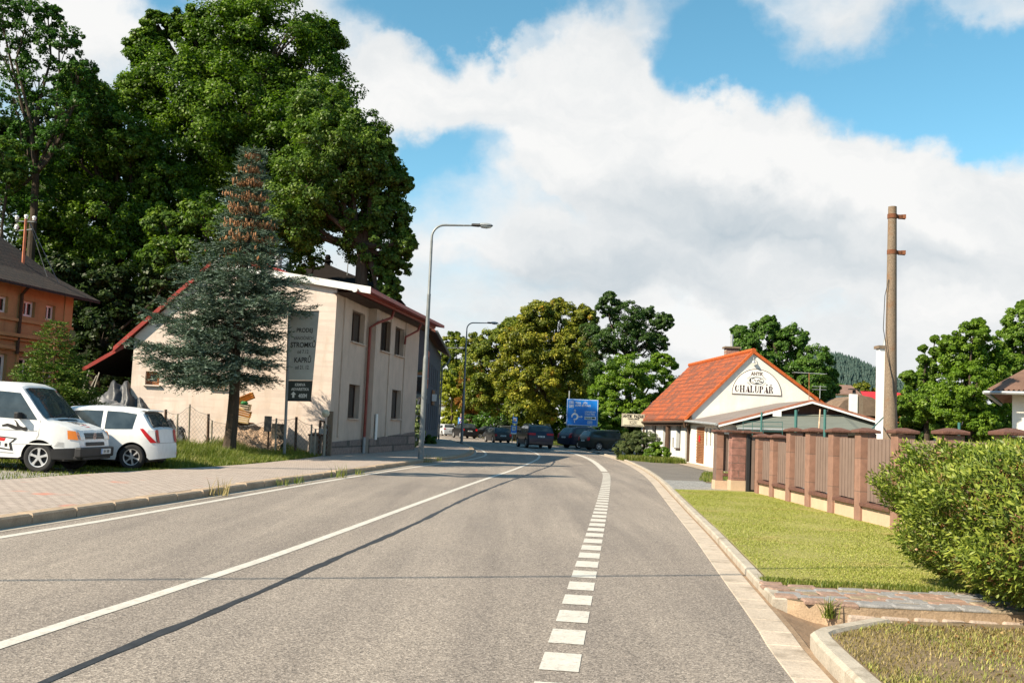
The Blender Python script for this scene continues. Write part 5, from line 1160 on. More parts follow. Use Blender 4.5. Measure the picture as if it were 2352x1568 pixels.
# shut lines and vents on the near flank (its right side)
b = MB()
def line(pts, w=.012, sy=-1):
    for (x0, z0), (x1, z1) in zip(pts, pts[1:]):
        d_ = Vector((x1 - x0, z1 - z0)); nn = Vector((-d_.y, d_.x)).normalized() * w / 2
        b.add([(x - VS.L / 2, sy * (VS.w(x, z) + .007), z) for x, z in ((x0 + nn.x, z0 + nn.y), (x1 + nn.x, z1 + nn.y), (x1 - nn.x, z1 - nn.y), (x0 - nn.x, z0 - nn.y))], [(0, 1, 2, 3)])
for sy in (-1, 1):
    line([(3.95, 1.12), (3.93, .8), (3.88, .72)], .01, sy); line([(2.56, 1.8), (2.56, .34)], .01, sy); line([(2.56, .42), (3.4, .4)], .01, sy); line([(2.56, .9), (3.9, .89)], .008, sy); line([(0.1, .9), (2.5, .9)], .008, sy); line([(1.36, 1.8), (1.36, .5)], .01, sy)
    for k in range(4): line([(4.28 + k * .02, .58 + k * .028), (4.48, .575 + k * .028)], .009, sy)
b.build('shut_line', flatm('shutline_grey', (.25, .24, .23), .7), van)
# flank graphics: leaping dark figure and red outlined lettering
def vflank(pts, m, nm, nrm=.009):
    bb = MB(); bb.add([(x - VS.L / 2, -(VS.w(x, z) + nrm), z) for x, z in pts], [tuple(range(len(pts)))]); return bb
fig = [(2.7, .98), (2.82, 1.02), (2.95, .99), (3.03, .96), (3.0, 1.05), (2.95, 1.1), (2.98, 1.1), (3.04, 1.04), (3.09, .98), (3.17, .95), (3.22, .95), (3.24, .9), (3.2, .87), (3.14, .9), (3.02, .89), (2.92, .92), (2.82, .96), (2.7, .95)]
ox, oz = .42, .03
b = MB(); b.add([(x + ox - VS.L / 2, -(VS.w(x, z) + .009), z + oz - .02) for x, z in fig], [tuple(range(len(fig)))]); b.lathe([(0, 0), (.045, 0)], 12, (3.22 + ox - VS.L / 2, -(VS.W / 2 + .008), .895 + oz), 'Y'); b.build('leaping_figure_graphic', MT['ink'], van)
b = MB()
for pts in ([(2.950, .5), (3.390, .45), (3.350, .6), (3.470, .72), (2.950, .76)],): b.add([(x - VS.L / 2, -(VS.w(x, z) + .008), z) for x, z in pts], [tuple(range(len(pts)))])
b.build('lettering_outline', MT['ink'], van)
b = MB()
for pts in ([(2.950, .53), (3.330, .48), (3.300, .6), (3.410, .7), (2.950, .74)],): b.add([(x - VS.L / 2, -(VS.w(x, z) + .010), z) for x, z in pts], [tuple(range(len(pts)))])
b.build('lettering', MT['signwhite'], van)
b = MB()
for pts in ([(2.950, .66), (3.200, .645), (3.230, .715), (2.950, .735)], [(2.950, .58), (3.010, .575), (3.010, .62), (2.950, .62)]): b.add([(x - VS.L / 2, -(VS.w(x, z) + .012), z) for x, z in pts], [tuple(range(len(pts)))])
b.build('lettering_red', MT['red'], van)
b = MB()
for pts in ([(3.210, .53), (3.270, .525), (3.270, .6), (3.210, .6)], [(3.090, .545), (3.120, .54), (3.120, .63), (3.090, .63)]): b.add([(x - VS.L / 2, -(VS.w(x, z) + .012), z) for x, z in pts], [tuple(range(len(pts)))])
b.build('lettering_black', MT['ink'], van)
# bonnet graphic
def bonnet(pts):
    return [(x - VS.L / 2, y, VS.top(x) + .022) for x, y in pts]
b = MB()
for k, (y, x0, x1) in enumerate([(-.25, 4.3, 4.42), (-.16, 4.28, 4.45), (-.07, 4.3, 4.42), (.03, 4.28, 4.46), (.12, 4.32, 4.44), (.2, 4.3, 4.45)]):
    b.add(bonnet([(x0, y), (x1, y + .02), (x1, y + .055), (x0, y + .04)]), [(0, 1, 2, 3)])
b.add(bonnet([(4.24, -.32), (4.27, -.3), (4.27, .15), (4.25, .22)]), [(0, 1, 2, 3)]); b.build('bonnet_lettering', MT['ink'], van)
b = MB(); b.add(bonnet([(4.5, -.3), (4.5, .1), (4.47, .15)]), [(0, 1, 2)]); b.add(bonnet([(4.57, -.15), (4.57, .2), (4.545, .1)]), [(0, 1, 2)]); b.build('bonnet_stripe', MT['red'], van)

# small white hatchback, tail to the right
SS = CarShape([(0, .42), (.015, .62), (.05, .72), (.1, .98), (.18, 1.04), (.42, 1.38), (.55, 1.455), (1.0, 1.5), (1.7, 1.51), (2.2, 1.47), (2.45, 1.38), (2.95, 1.03), (3.1, .97), (3.5, .86), (3.62, .74), (3.69, .5)], 1.69, .94, .23, [.6, 3.0], .305, .15, .12, .14)
hd = radians(-91); hv = Vector((sin(hd), cos(hd), 0)); side_ = Vector((-cos(hd), sin(hd), 0)); q = gr(300, 1078.5, .08)
sl = q - hv * (SS.wh[0] - SS.L / 2) - side_ * (SS.W / 2 - .06)
swf, sp_ = make_car('parked_hatchback', 'small white five door hatchback with red tail lights, tail to the right on the grass', 'car', SS, P_white, (sl.x, sl.y, .08), hd,
    dict(side_glass=[([(.62, .98), (1.0, .965), (1.28, .96)], [(.56, 1.34), (.9, 1.38), (1.28, 1.39)]), ([(1.38, .96), (1.8, .955), (2.62, .96)], [(1.38, 1.39), (1.8, 1.39), (2.3, 1.34)])],
         rear_glass=(.17, .43, .86, .86), windscreen=(2.42, 2.93, .9, .95), spokes=6, rimf=.66, mirror=2.35,
         side_tail=[([(.03, .67), (.17, .66)], [(.36, 1.0), (.44, .99)])],
         extra_side={'shut_line': ([[(1.3, .36), (1.315, .36)], [(1.3, .96), (1.315, .96)]], flatm('shut_grey', (.3, .3, .3), .7)), 'door_handle': ([[(1.44, .87), (1.62, .87)], [(1.44, .895), (1.62, .895)]], 'whitepaint', .03)}))
for sy in (-1, 1): sp_('tail_light', SS.end(sy * .56, sy * .8, .67, .98, False, .018), 'redlight')
b = MB(); b.box((.05 - SS.L / 2 - .02, .1, .53), (.012, .42, .13)); p = b.build('number_plate', MT['signwhite'], swf)
fr = (Vector((.05 - SS.L / 2 - .028, .1, .48)), Vector((0, -1, 0)), Vector((0, 0, 1)), Vector((-1, 0, 0))); b = MB(); text_add(b, '5H2 3187', .1, fr, 0, .015, sx=.7, nrm=.002, bold=.002); b.build('plate_lettering', MT['ink'], p)
b = MB(); b.box((.46 - SS.L / 2, 0, 1.44), (.22, 1.15, .03), 0, ('Y', -.1)); b.build('roof_spoiler', P_white, swf, bevel=.01)
b = MB(); b.tube([(.2 - SS.L / 2 - .05, -.05, 1.05), (.24 - SS.L / 2 - .05, .25, 1.12)], .012, 5); b.build('rear_wiper', MT['black'], swf)
sp_('bumper_reflector', SS.end(-.75, -.65, .36, .42, False, .02), 'redlight'); sp_('boot_line', SS.end(-.7, .7, .655, .663, False, .012), flatm('shut_grey2', (.25, .25, .25), .7))

# generic shapes for the traffic further off
def hatch(L, W_, H_, belt=.92, R=.31): k = H_ / 1.45; return CarShape([(0, .42), (.02, .7 * k), (.08, .95 * k), (.16, 1.0 * k), (.5, 1.38 * k), (.75, 1.43 * k), (L * .45, H_), (L * .58, 1.42 * k), (L * .75, 1.02 * k), (L * .8, .96 * k), (L - .25, .8 * k), (L - .05, .62), (L, .45)], W_, belt * k, .2, [.75, L - .8], R)
def wagon(L, W_, H_, R=.32): k = H_ / 1.47; return CarShape([(0, .42), (.02, .7 * k), (.07, .96 * k), (.12, 1.02 * k), (.35, 1.36 * k), (.6, 1.43 * k), (L * .4, H_), (L * .56, 1.43 * k), (L * .71, 1.03 * k), (L * .76, .97 * k), (L - .25, .8 * k), (L - .05, .62), (L, .45)], W_, .95 * k, .2, [.95, L - .9], R)
def suv(L, W_, H_, R=.37): k = H_ / 1.75; return CarShape([(0, .5), (.02, .85 * k), (.1, 1.12 * k), (.2, 1.2 * k), (.5, 1.6 * k), (.75, 1.68 * k), (L * .42, H_), (L * .55, 1.68 * k), (L * .7, 1.25 * k), (L * .76, 1.17 * k), (L - .25, 1.0 * k), (L - .03, .75), (L, .5)], W_, 1.14 * k, .28, [.92, L - .9], R, .17)
def glasses(S, k0=.12, wag=False):
    b = S.belt; H_ = S.H; L = S.L; xr = S.px[4]
    return [([(xr * .9 + .1, b + .04), (L * .28, b + .04), (L * .36, b + .03)], [(xr + .15, H_ - .16), (L * .28, H_ - .14), (L * .36, H_ - .13)]), ([(L * .385, b + .03), (L * .5, b + .02), (L * .67, b + .03)], [(L * .385, H_ - .13), (L * .48, H_ - .13), (L * .585, H_ - .18)])]
def std(S, tail, plate_t, **k):
    d = dict(side_glass=glasses(S), rear_glass=(S.px[3] + .02, S.px[4] + .03, .86, .8), windscreen=(S.px[7] + .04, S.px[8], .9, .94), tail=tail, plate=(0, S.belt - .32, .52, .12, plate_t)); d.update(k); return d
X5 = suv(4.92, 2.0, 1.76); X5.R = .38
p_ = gr(1228, 1029.5, 0)
make_car('dark_suv', 'large dark blue car with roof rails, largest of the cars driving away', 'car', X5, P_navy, (p_.x, p_.y + 2.6, .0), radians(-11), std(X5, [(.42, .93, .98, 1.14, .28, .05)], '5LA 1245', rails=(.6, 2.9)))
F1 = hatch(4.05, 1.66, 1.43); p_ = at(1141, 1008, 92)
make_car('dark_hatchback', 'dark hatchback driving away, between the dark estate car and the large dark blue car', 'car', F1, P_char, (p_.x, 94, 0), radians(-17), std(F1, [(.6, .8, .6, .8, .1, .02)], 'HKC 72-16'))
S2 = suv(4.4, 1.85, 1.68); p_ = at(1064, 1000, 112)
make_car('black_suv', 'black car with tall body driving away behind the second street lamp', 'car', S2, P_black, (p_.x, 114, 0), radians(-20), std(S2, [(.66, .9, .88, 1.08, .15, .03)], '2H5 6601'))
H2 = hatch(4.3, 1.78, 1.5); p_ = at(1018, 997, 128)
make_car('silver_hatchback', 'silver white hatchback driving away beside the grey house corner', 'car', H2, P_silver, (p_.x, 130, 0), radians(-24), std(H2, [(.6, .86, .85, 1.0, .16, .03)], '6H1 2250'))
H3 = hatch(4.1, 1.74, 1.5); p_ = at(1105, 1000, 118)
make_car('parked_dark_car', 'dark parked hatchback in front of the bushes, left of the dark estate', 'car', H3, P_black, (p_.x + .6, 122, 0), radians(-115), std(H3, [(.55, .84, .75, .95, .16, .03)], '3H7 1020'))
W1 = wagon(4.6, 1.78, 1.55); p_ = at(1140, 1000, 104)
make_car('parked_estate', 'dark grey parked estate car with raised red lamp behind the dark hatchback', 'car', W1, P_char, (p_.x + .8, 110, 0), radians(-105), std(W1, [(.6, .86, .85, 1.2, .14, .03)], '4H2 8811', rails=(.7, 3)))
M1 = suv(4.63, 1.81, 1.72, .32); p_ = at(1335, 1018, 80)
make_car('parked_people_carrier', 'dark navy parked people carrier under the blue direction sign', 'car', M1, P_navy, (6.35, 80.6, .03), radians(57), std(M1, [(.66, .88, .82, 1.2, .12, .05)], '1H9 3340', rails=(.7, 3)))
W2_ = wagon(4.55, 1.74, 1.5)
make_car('parked_green_estate', 'dark green parked estate car in front of the navy people carrier', 'car', W2_, P_green, (7.75, 76.2, .03), radians(67), std(W2_, [(.62, .85, .7, .98, .12, .04)], '2H1 0457', rails=(.7, 2.8)))

# ------------------------------------------------------------------ street lamps
def make_lamp(label, loc, arm=1.85, Hh=9.3):
    t = thing('street_lamp', label, 'street lamp', loc, 0, 'street lamps along the left pavement')
    b = MB(); b.lathe([(.12, 0), (.12, .12), (.105, .14), (.1, 3.9), (.085, 4.0), (.078, 4.05), (.072, 6.4), (.076, 6.45), (.06, 6.5), (.05, 8.6)], 16); b.build('pole', MT['steel_dark'], t, smooth=AUTO)
    b = MB(); pts = [(0, 0, 8.55)] + [(.5 - .5 * cos(a), 0, 8.75 + .5 * sin(a)) for a in [k * pi / 2 / 8 for k in range(9)]] + [(arm - .25, 0, Hh - .02)]; b.tube(pts, [.045] * (len(pts) - 1) + [.035], 8); b.build('arm', MT['steel_dark'], t, smooth=AUTO)
    h = MB(); n = 8; V = []
    secs = [(arm - .3, .05, .05, .05), (arm - .25, .07, .07, .06), (arm - .02, .09, .07, .07), (arm + .05, .14, .09, .05), (arm + .3, .15, .1, .04), (arm + .5, .1, .06, .03), (arm + .55, .02, .01, .01)]
    for x, w_, u, d_ in secs:
        for k in range(12):
            a = 2 * pi * k / 12; V.append((x, w_ * cos(a), Hh + (u if sin(a) > 0 else d_) * sin(a)))
    h.add(V, [(i * 12 + k, i * 12 + (k + 1) % 12, (i + 1) * 12 + (k + 1) % 12, (i + 1) * 12 + k) for i in range(len(secs) - 1) for k in range(12)] + [tuple(range(12)), tuple((len(secs) - 1) * 12 + k for k in range(12))])
    head = h.build('lamp_head', MT['black'], t, smooth=AUTO)
    V = []; secs = [(arm + .04, .13, .0), (arm + .1, .14, .07), (arm + .3, .14, .09), (arm + .46, .1, .06), (arm + .53, .02, .0)]
    h = MB()
    for x, w_, d_ in secs:
        for k in range(9): a = pi * k / 8; V.append((x, w_ * cos(a), Hh - .03 - d_ * sin(a)))
    h.add(V, [(i * 9 + k, i * 9 + k + 1, (i + 1) * 9 + k + 1, (i + 1) * 9 + k) for i in range(4) for k in range(8)]); h.build('diffuser', MT['lampglass'], head, smooth=True)
    h = MB(); V = []
    for x, w_, u, d_ in [(arm + .04, .141, .092, 0), (arm + .3, .152, .103, 0), (arm + .5, .103, .063, 0), (arm + .56, .02, .012, 0)]:
        for k in range(9): a = pi * k / 8; V.append((x, w_ * cos(a), Hh + .004 + u * sin(a)))
    h.add(V, [(i * 9 + k, i * 9 + k + 1, (i + 1) * 9 + k + 1, (i + 1) * 9 + k) for i in range(3) for k in range(8)]); h.build('hood', MT['steel'], head, smooth=True)
    h = MB(); h.box((.1, 0, .9), (.02, .12, .4)); h.build('hatch', MT['steel'], t)
    return t
l1 = make_lamp('nearest and tallest street lamp, in front of the far end of the cream house', (-3.36, 39.08, .12))
c = copy_tree(l1); c.location = (-3.52, 76.5, .12); c['label'] = 'second street lamp by the bend, at the far end of the dark grey house'
c = copy_tree(l1); c.location = (-7.3, 103, .12); c['label'] = 'farthest street lamp, only its arm and head show past the grey house roof'

# ------------------------------------------------------------------ fences and gate on the right
FX = 6.62; fy = [26.0, 24.55, 23.1, 21.6, 20.05, 18.5, 16.75, 14.95, 13.15, 11.4]
fn = thing('block_fence', 'fence of reddish split block posts with brown slat panels beside the lawn', 'fence', (FX, 18, 0))
def fpart(nm, b, m, parent=fn, bevel=0): b.v = [(p[0] - FX, p[1] - 18, p[2]) for p in b.v]; return b.build(nm, m, parent, bevel=bevel)
for i, y in enumerate(fy):
    hgt = 1.5 if i < 2 else 1.66; b = MB(); b.box2((FX - .15, y - .15, 0), (FX + .15, y + .15, hgt)); p = fpart('post', b, MT['splitblock'], bevel=.008)
    b = MB(); w_ = .21; t0 = hgt + .008; b.add([(FX - w_, y - w_, t0), (FX + w_, y - w_, t0), (FX + w_, y + w_, t0), (FX - w_, y + w_, t0), (FX - w_, y - w_, t0 + .05), (FX + w_, y - w_, t0 + .05), (FX + w_, y + w_, t0 + .05), (FX - w_, y + w_, t0 + .05), (FX - .06, y, t0 + .1), (FX + .06, y, t0 + .1)],
        [(0, 3, 2, 1), (0, 1, 5, 4), (1, 2, 6, 5), (2, 3, 7, 6), (3, 0, 4, 7), (4, 5, 9, 8), (5, 6, 9), (6, 7, 8, 9), (7, 4, 8)])
    fpart('cap', b, MT['capblock'], p, .012)
    if i < len(fy) - 1:
        y2 = fy[i + 1]; zb = .62 if i < 2 else .5; zb = .42; th = (1.44 if i < 2 else 1.6) - .0
        b = MB(); b.box2((FX - .1, y2 + .152, 0), (FX + .1, y - .152, .34)); fpart('plinth', b, MT['plinth_cream'])
        b = MB(); k = y2 + .16
        while k < y - .2: L_ = min(.3, y - .155 - k); b.box2((FX - .17, k, .342), (FX + .12, k + L_ - .01, .41 + random.uniform(-.006, .006))); k += .3
        fpart('ledge', b, MT['capblock'], bevel=.012)
        b = MB(); n = int((y - y2 - .34) / .085); s_ = (y - y2 - .32) / n
        for k in range(n): b.box2((FX - .03 + .008 * (k % 2), y2 + .162 + k * s_, .44), (FX + .0, y2 + .162 + (k + .82) * s_, th - .03))
        b.box2((FX + .002, y2 + .16, .6), (FX + .03, y - .16, .65)); b.box2((FX + .002, y2 + .16, 1.25), (FX + .03, y - .16, 1.3)); fpart('slat_panel', b, MT['slat'])
        b = MB(); b.box2((FX + .032, y2 + .16, .44), (FX + .05, y - .16, th - .04)); fpart('backing_board', b, MT['wood_dark'])
# gate and its pillars
gp = thing('gate_pillar', 'wide rough faced reddish block pillar with cream foot beside the driveway', 'pillar', (6.2, 26.95, 0))
b = MB(); b.box2((-.19, -.15, .34), (.19, .25, 1.6)); b.build('shaft', MT['splitrough'], gp, bevel=.01)
b = MB(); b.box2((-.2, -.16, 0), (.2, .26, .34)); b.build('foot', MT['plinth_cream'], gp)
b = MB(); b.box2((-.38, -.24, 1.608), (.3, .32, 1.67)); b.build('cap', MT['capblock'], gp, bevel=.012)
b = MB(); b.box((.24, -.1, .55), (.09, .1, .9)); b.box((.27, -.18, .3), (.08, .06, .1)); b.build('gate_fitting', MT['black'], gp)
wp = thing('wing_wall', 'short wing of slim block post and slat infill left of the rough gate pillar', 'wall', (5.9, 27.4, 0))
b = MB(); b.box2((-.2, -.1, .3), (-.0, .3, 1.6)); b.build('post', MT['splitblock'], wp, bevel=.008)
b = MB(); b.box2((-.22, -.12, 0), (.14, .32, .3)); b.build('foot', MT['plinth_cream'], wp)
b = MB()
for k in range(3): b.box2((.005 + k * .048, -.05, .55), (.045 + k * .048, .0, 1.56))
b.build('slat_infill', MT['slat'], wp); b = MB(); b.box2((-.02, -.2, .42), (.14, .05, .5)); b.build('ledge', MT['capblock'], wp, bevel=.012)
b = MB(); b.box2((-.26, -.16, 1.605), (.0, .34, 1.665)); b.build('cap', MT['capblock'], wp, bevel=.012)
gt = thing('slat_gate', 'brown slatted gate leaf in black frame, left end of the block fence', 'gate', (6.68, 26.6, 0))
b = MB()
for k in range(4): b.box2((-.19 + k * .09, -.02, .12), (-.11 + k * .09, .01, 1.55))
b.build('slat_panel', MT['slat'], gt)
b = MB(); b.box2((-.3, .012, .06), (.2, .04, 1.5)); b.box2((-.32, -.04, 0), (-.24, .05, 1.58)); b.build('frame', MT['black'], gt)
b = MB(); b.box2((-.45, -.15, 1.606), (.06, .25, 1.66)); b.build('lintel', MT['capblock'], gt, bevel=.01)
# green posts with wires behind the fence
for x, y0, Y, hh, lab in ((1749.5, 946, 27, 1.0, 'slim green metal post standing behind the fence, nearest the gate'), (1828.5, 941, 23.5, 1.15, 'thicker green post with small hook rising behind the taller fence'), (1895, 940, 21, 1.1, 'green metal post in front of the green felt roof'), (3597 * .6125, 970, 19, .9, 'lone blue green post rising before the willows at the right')):
    p_ = at(x, y0, Y); t = thing('green_post', lab, 'post', (p_.x, p_.y, 0), 0, 'green posts behind the block fence')
    b = MB(); b.tube([(0, 0, 0), (0, 0, p_.z)], .028 if Y != 23.5 else .036, 8); b.build('pole', MT['green_paint'], t)
    b = MB(); b.tube([(0, 0, p_.z - .08), (.05, 0, p_.z - .04), (.07, 0, p_.z + .02)], .008, 5); b.build('hook', MT['black'], t)
p_ = at(1829, 1005, 24.5); q = at(1909.5 - 4, 941, 24.5); rp = thing('rusty_white_rod', 'white and rust coloured rod between two green posts behind the fence', 'rod', (p_.x, 24.5, 0))
a0, a1 = at(1876, 1004, 24.5), at(1884, 939.5, 24.5); b = MB(); b.tube([(a0.x - p_.x, 0, a0.z - .8), (a1.x - p_.x, 0, a1.z)], .02, 6); b.build('rod', mat('rod_rust', (.55, .38, .26), .7, .5, 9), rp)
br_ = thing('green_brace', 'slanting green brace bar rising from the fence towards the white flue', 'brace', tuple(at(1994, 1005, 22)))
b = MB(); b.tube([at(1985, 1003, 22), at(2025, 962, 28), at(2043, 946, 31)], .018, 6); loc_part(br_, 'bar', b, MT['green_paint'])
ir = thing('ladder_frame', 'thin green wire frame standing behind the fence before the felt roof', 'frame', tuple(at(1770, 1000, 28)))
b = MB()
for x in (1707, 1728, 1753, 1797): b.tube([at(x, 1000, 28), at(x, 968, 28)], .008, 4)
for y in (968, 978, 990): b.tube([at(1709, y, 28), at(1797, y + 1, 28)], .008, 4)
loc_part(ir, 'bars', b, MT['green_paint'])
# red roofed shed, small white chimney, brown hut, seen past the annexe
hu = Bld('red_roofed_hut', 'small hut with bright red sheet roof and orange gable beyond the annexe', 'hut', (17.0 * 1.6, 78))
p0 = at(1992, 912, 78); b = MB(); z0 = at(1990, 930, 78).z; w0 = at(1988, 930, 78).x; w1 = w0 + 3.4
b.add([(w0 - .2, 77, z0 + .0), (w1, 77, z0 + .0), (w1, 79.5, z0 + 1.15), (w0 + .1, 79.5, z0 + 1.15)], [(0, 1, 2, 3)]); hu.part('roof', b, mat('bright_red_sheet', (.5, .03, .035), .45, .15, 2))
b = MB(); b.box2((w0, 77.3, -.05), (w1 - .3, 79.4, z0 - .02)); hu.part('wall', b, mat('hut_orange', (.5, .2, .05), .7, .2, 2))
wn2 = Bld('narrow_white_chimney', 'slender white chimney with dark cowl above the annexe roof', 'chimney', (at(1968, 935, 60).x, 60))
p1 = at(1965, 905, 60); b = MB(); b.box2((p1.x - .3, 59.9, 0), (p1.x + .1, 60.3, p1.z)); wn2.part('shaft', b, MT['whitepaint'])
b = MB(); b.box2((p1.x + .105, 59.95, 0), (p1.x + .45, 60.5, p1.z - .15)); wn2.part('grey_side', b, MT['concrete'])
b = MB(); b.tube([(p1.x - .05, 60.1, p1.z), (p1.x - .05, 60.1, p1.z + .25)], .1, 8); b.box((p1.x - .05, 60.1, p1.z + .3), (.6, .4, .05)); wn2.part('cowl', b, MT['black'])
th = Bld('rusty_roof_shed', 'low shed with rounded brown weathered roof right of the annexe ridge', 'shed', (at(1950, 930, 66).x, 66))
pa, pb = at(1905, 938, 66), at(2018, 925, 66); b = MB(); V = []
for k in range(9):
    a = pi * k / 8; V += [(pa.x + (pb.x - pa.x) * (.5 - .5 * cos(a)), 64.5, pa.z - .4 + 1.3 * sin(a)), (pa.x + (pb.x - pa.x) * (.5 - .5 * cos(a)), 69, pa.z - .4 + 1.3 * sin(a))]
b.add(V, [(2 * k, 2 * k + 2, 2 * k + 3, 2 * k + 1) for k in range(8)] + [tuple(2 * k for k in range(9))]); th.part('roof', b, mat('thatch_brown', (.17, .12, .085), .95, .4, 3, .3, .5, 10))
b = MB(); b.box2((pa.x + .3, 65, -.05), (pb.x - .3, 68.5, pa.z - .35)); th.part('wall', b, MT['wood_dark'])
ws = Bld('small_white_house', 'tiny white gabled house among the trees right of the lime green crown', 'house', (at(1940, 925, 110).x, 110))
pc = at(1945, 905, 110); b = MB(); b.box2((pc.x - 1.5, 110, 0), (pc.x + 1.3, 113, pc.z)); ws.part('wall', b, MT['whitepaint']); b = MB(); slab(b, [(pc.x - 1.8, 109.7, pc.z), (pc.x + 1.6, 109.7, pc.z), (pc.x + 1.6, 113.3, pc.z + 1.2), (pc.x - 1.8, 113.3, pc.z + 1.2)], .12); ws.part('roof', b, MT['corr_brown'])

# ------------------------------------------------------------------ signs
def board(name, label, cat, p_tl, p_br, Y, m, posts, rim=None, turn=0, thick=.05, postm='steel', zt=None, group=None):
    """a flat sign at distance Y filling the box between two measured corners; returns root and a frame at its lower left"""
    a, c = at(*p_tl, Y), at(*p_br, Y); w, h = c.x - a.x, a.z - c.z; cx = (a.x + c.x) / 2
    t = thing(name, label, cat, (cx, Y, 0), turn, group)
    b = MB(); b.box((0, 0, c.z + h / 2), (w, thick, h)); b.build('board', MT[m] if isinstance(m, str) else m, t, bevel=.008)
    for dx, top in posts:
        b = MB(); b.tube([(dx * w / 2, thick / 2 + .06, -.05), (dx * w / 2, thick / 2 + .06, top if top else c.z + h - .1)], .055, 8); b.build('post', MT[postm], t)
    fr = (Vector((-w / 2, -thick / 2 - .003, c.z)), Vector((1, 0, 0)), Vector((0, 0, 1)), Vector((0, -1, 0)))
    return t, fr, w, h
def rect(b, fr, x0, y0, x1, y1, n=.004): blobpoly(b, fr, [(x0, y0), (x1, y0), (x1, y1), (x0, y1)], n)
def rframe(b, fr, x0, y0, x1, y1, t, n=.004):
    rect(b, fr, x0, y0, x1, y0 + t, n); rect(b, fr, x0, y1 - t, x1, y1, n); rect(b, fr, x0, y0 + t, x0 + t, y1 - t, n); rect(b, fr, x1 - t, y0 + t, x1, y1 - t, n)
t, fr, w, h = board('direction_sign', 'large blue roundabout direction sign with white arrows above the parked cars', 'road sign', (1302.5, 915), (1372.5, 979), 84, 'bluesign', [(-.86, 4.75), (.66, None)], turn=0)
b = MB(); rframe(b, fr, .03, .03, w - .03, h - .03, .035)
U = lambda x: x / 500 * w
V_ = lambda y: (460 - y) / 460 * h
cx, cy, R_ = U(133), V_(305), U(56); vs = []
n = 30
for k in range(n + 1):
    a = -pi * .62 + (2 * pi * .86) * k / n; vs += [fr[0] + fr[1] * (cx + R_ * cos(a)) + fr[2] * (cy + R_ * sin(a)) + fr[3] * .004, fr[0] + fr[1] * (cx + (R_ - U(24)) * cos(a)) + fr[2] * (cy + (R_ - U(24)) * sin(a)) + fr[3] * .004]
b.add(vs, [(2 * k, 2 * k + 2, 2 * k + 3, 2 * k + 1) for k in range(n)])
rect(b, fr, cx - U(8), V_(410), cx + U(4), V_(360)); rect(b, fr, cx - U(6), V_(250), cx + U(6), V_(205)); blobpoly(b, fr, [(cx - U(22), V_(212)), (cx + U(22), V_(212)), (cx, V_(172))])
rect(b, fr, cx + U(60), V_(311), cx + U(100), V_(299)); blobpoly(b, fr, [(cx + U(95), V_(327)), (cx + U(130), V_(305)), (cx + U(95), V_(283))])
b.build('arrows', MT['signwhite'], t)
b = MB()
for x0, y0, x1, y1, s_ in ((35, 40, 110, 85, '16'), (35, 103, 110, 150, '284'), (335, 373, 412, 420, '284')):
    rframe(b, fr, U(x0), V_(y1), U(x1), V_(y0), U(5)); text_add(b, s_, U(46), fr, (U(x0) + U(x1)) / 2, V_(y1) + U(8), sx=.85, bold=.004)
for s_, x, y in (('PRAHA', 135, 80), ('JIČÍN', 262, 78), ('LÁZNĚ  BĚLOHRAD', 135, 125), ('LOMNICE N.P.', 290, 232), ('STARÁ PAKA', 290, 272)):
    text_add(b, s_, U(38), fr, U(x), V_(y), sx=.72, align='LEFT', bold=.004)
b.build('lettering', MT['signwhite'], t)
b = MB(); rect(b, fr, U(288), V_(350), U(468), V_(295)); pnl = b.build('station_panel', MT['signwhite'], t)
b = MB(); text_add(b, 'Nádraží', U(40), fr, U(300), V_(338), sx=.75, align='LEFT', nrm=.008, bold=.003); rect(b, fr, U(402), V_(333), U(455), V_(316), .008); blobpoly(b, fr, [(U(405), V_(316)), (U(412), V_(306)), (U(445), V_(306)), (U(452), V_(316))], .008); b.build('station_lettering', MT['ink'], pnl)
t, fr, w, h = board('shop_sign', 'cream rectangular shop sign with black letters and oval emblem beside the cottage', 'sign', (1428.5, 949), (1480.5, 980.5), 62, 'signcream', [(.96, None)], postm='wood_dark')
b = MB(); rframe(b, fr, .02, .02, w - .02, h - .02, .015); text_add(b, 'ANTIK  BAZAR', h * .3, fr, w / 2, h * .7, sx=.82, bold=.012); text_add(b, 'CHALUPÁŘ', h * .16, fr, w / 2, h * .54, sx=1.1, bold=.006); emblem(b, fr, w / 2, h * .33, h * .28); text_add(b, 'WWW.ANTIKCHALUPAR.PRODEJCE.CZ', h * .09, fr, w / 2, h * .08, sx=.95, bold=.002); b.build('lettering', MT['ink'], t)
# banner on a slanting post beside the spruce
Yb = 35.0; bp = thing('banner_post', 'tall grey vertical advertising banner on a metal post right of the spruce', 'banner', tuple(at(652, 1045, Yb)))
tl, tr, bl, brr = at(667.5, 715, Yb), at(733, 715, Yb), at(660, 919, Yb), at(714, 919.5, Yb)
tl2 = at(667.5, 715, Yb); ux = Vector((1, 0, 0)); wB = (tr.x - tl.x); hB = tl.z - bl.z
# the board leans a little like its post; its lower corner is set in
def BP(u, v, n=0): # u 0..1 across, v 0..1 up
    l = bl.lerp(tl, v); r_ = brr.lerp(tr, v); p = l.lerp(r_, u); return p + Vector((0, -n, 0))
def bq(b, u0, v0, u1, v1, n):
    k = 6; V = [BP(u0 + (u1 - u0) * i / k, v0 + (v1 - v0) * j / k, n) for i in range(k + 1) for j in range(k + 1)]
    b.add(V, [(i * (k + 1) + j, (i + 1) * (k + 1) + j, (i + 1) * (k + 1) + j + 1, i * (k + 1) + j + 1) for i in range(k) for j in range(k)])
b = MB(); bq(b, 0, .225, 1, 1, 0); bq(b, 0, .225, 1, 1, -.02); loc_part(bp, 'upper_sheet', b, MT['banner'])
b = MB(); bq(b, 0, 0, 1, .222, 0); bq(b, 0, 0, 1, .222, -.02); loc_part(bp, 'lower_sheet', b, MT['bannerdark'])
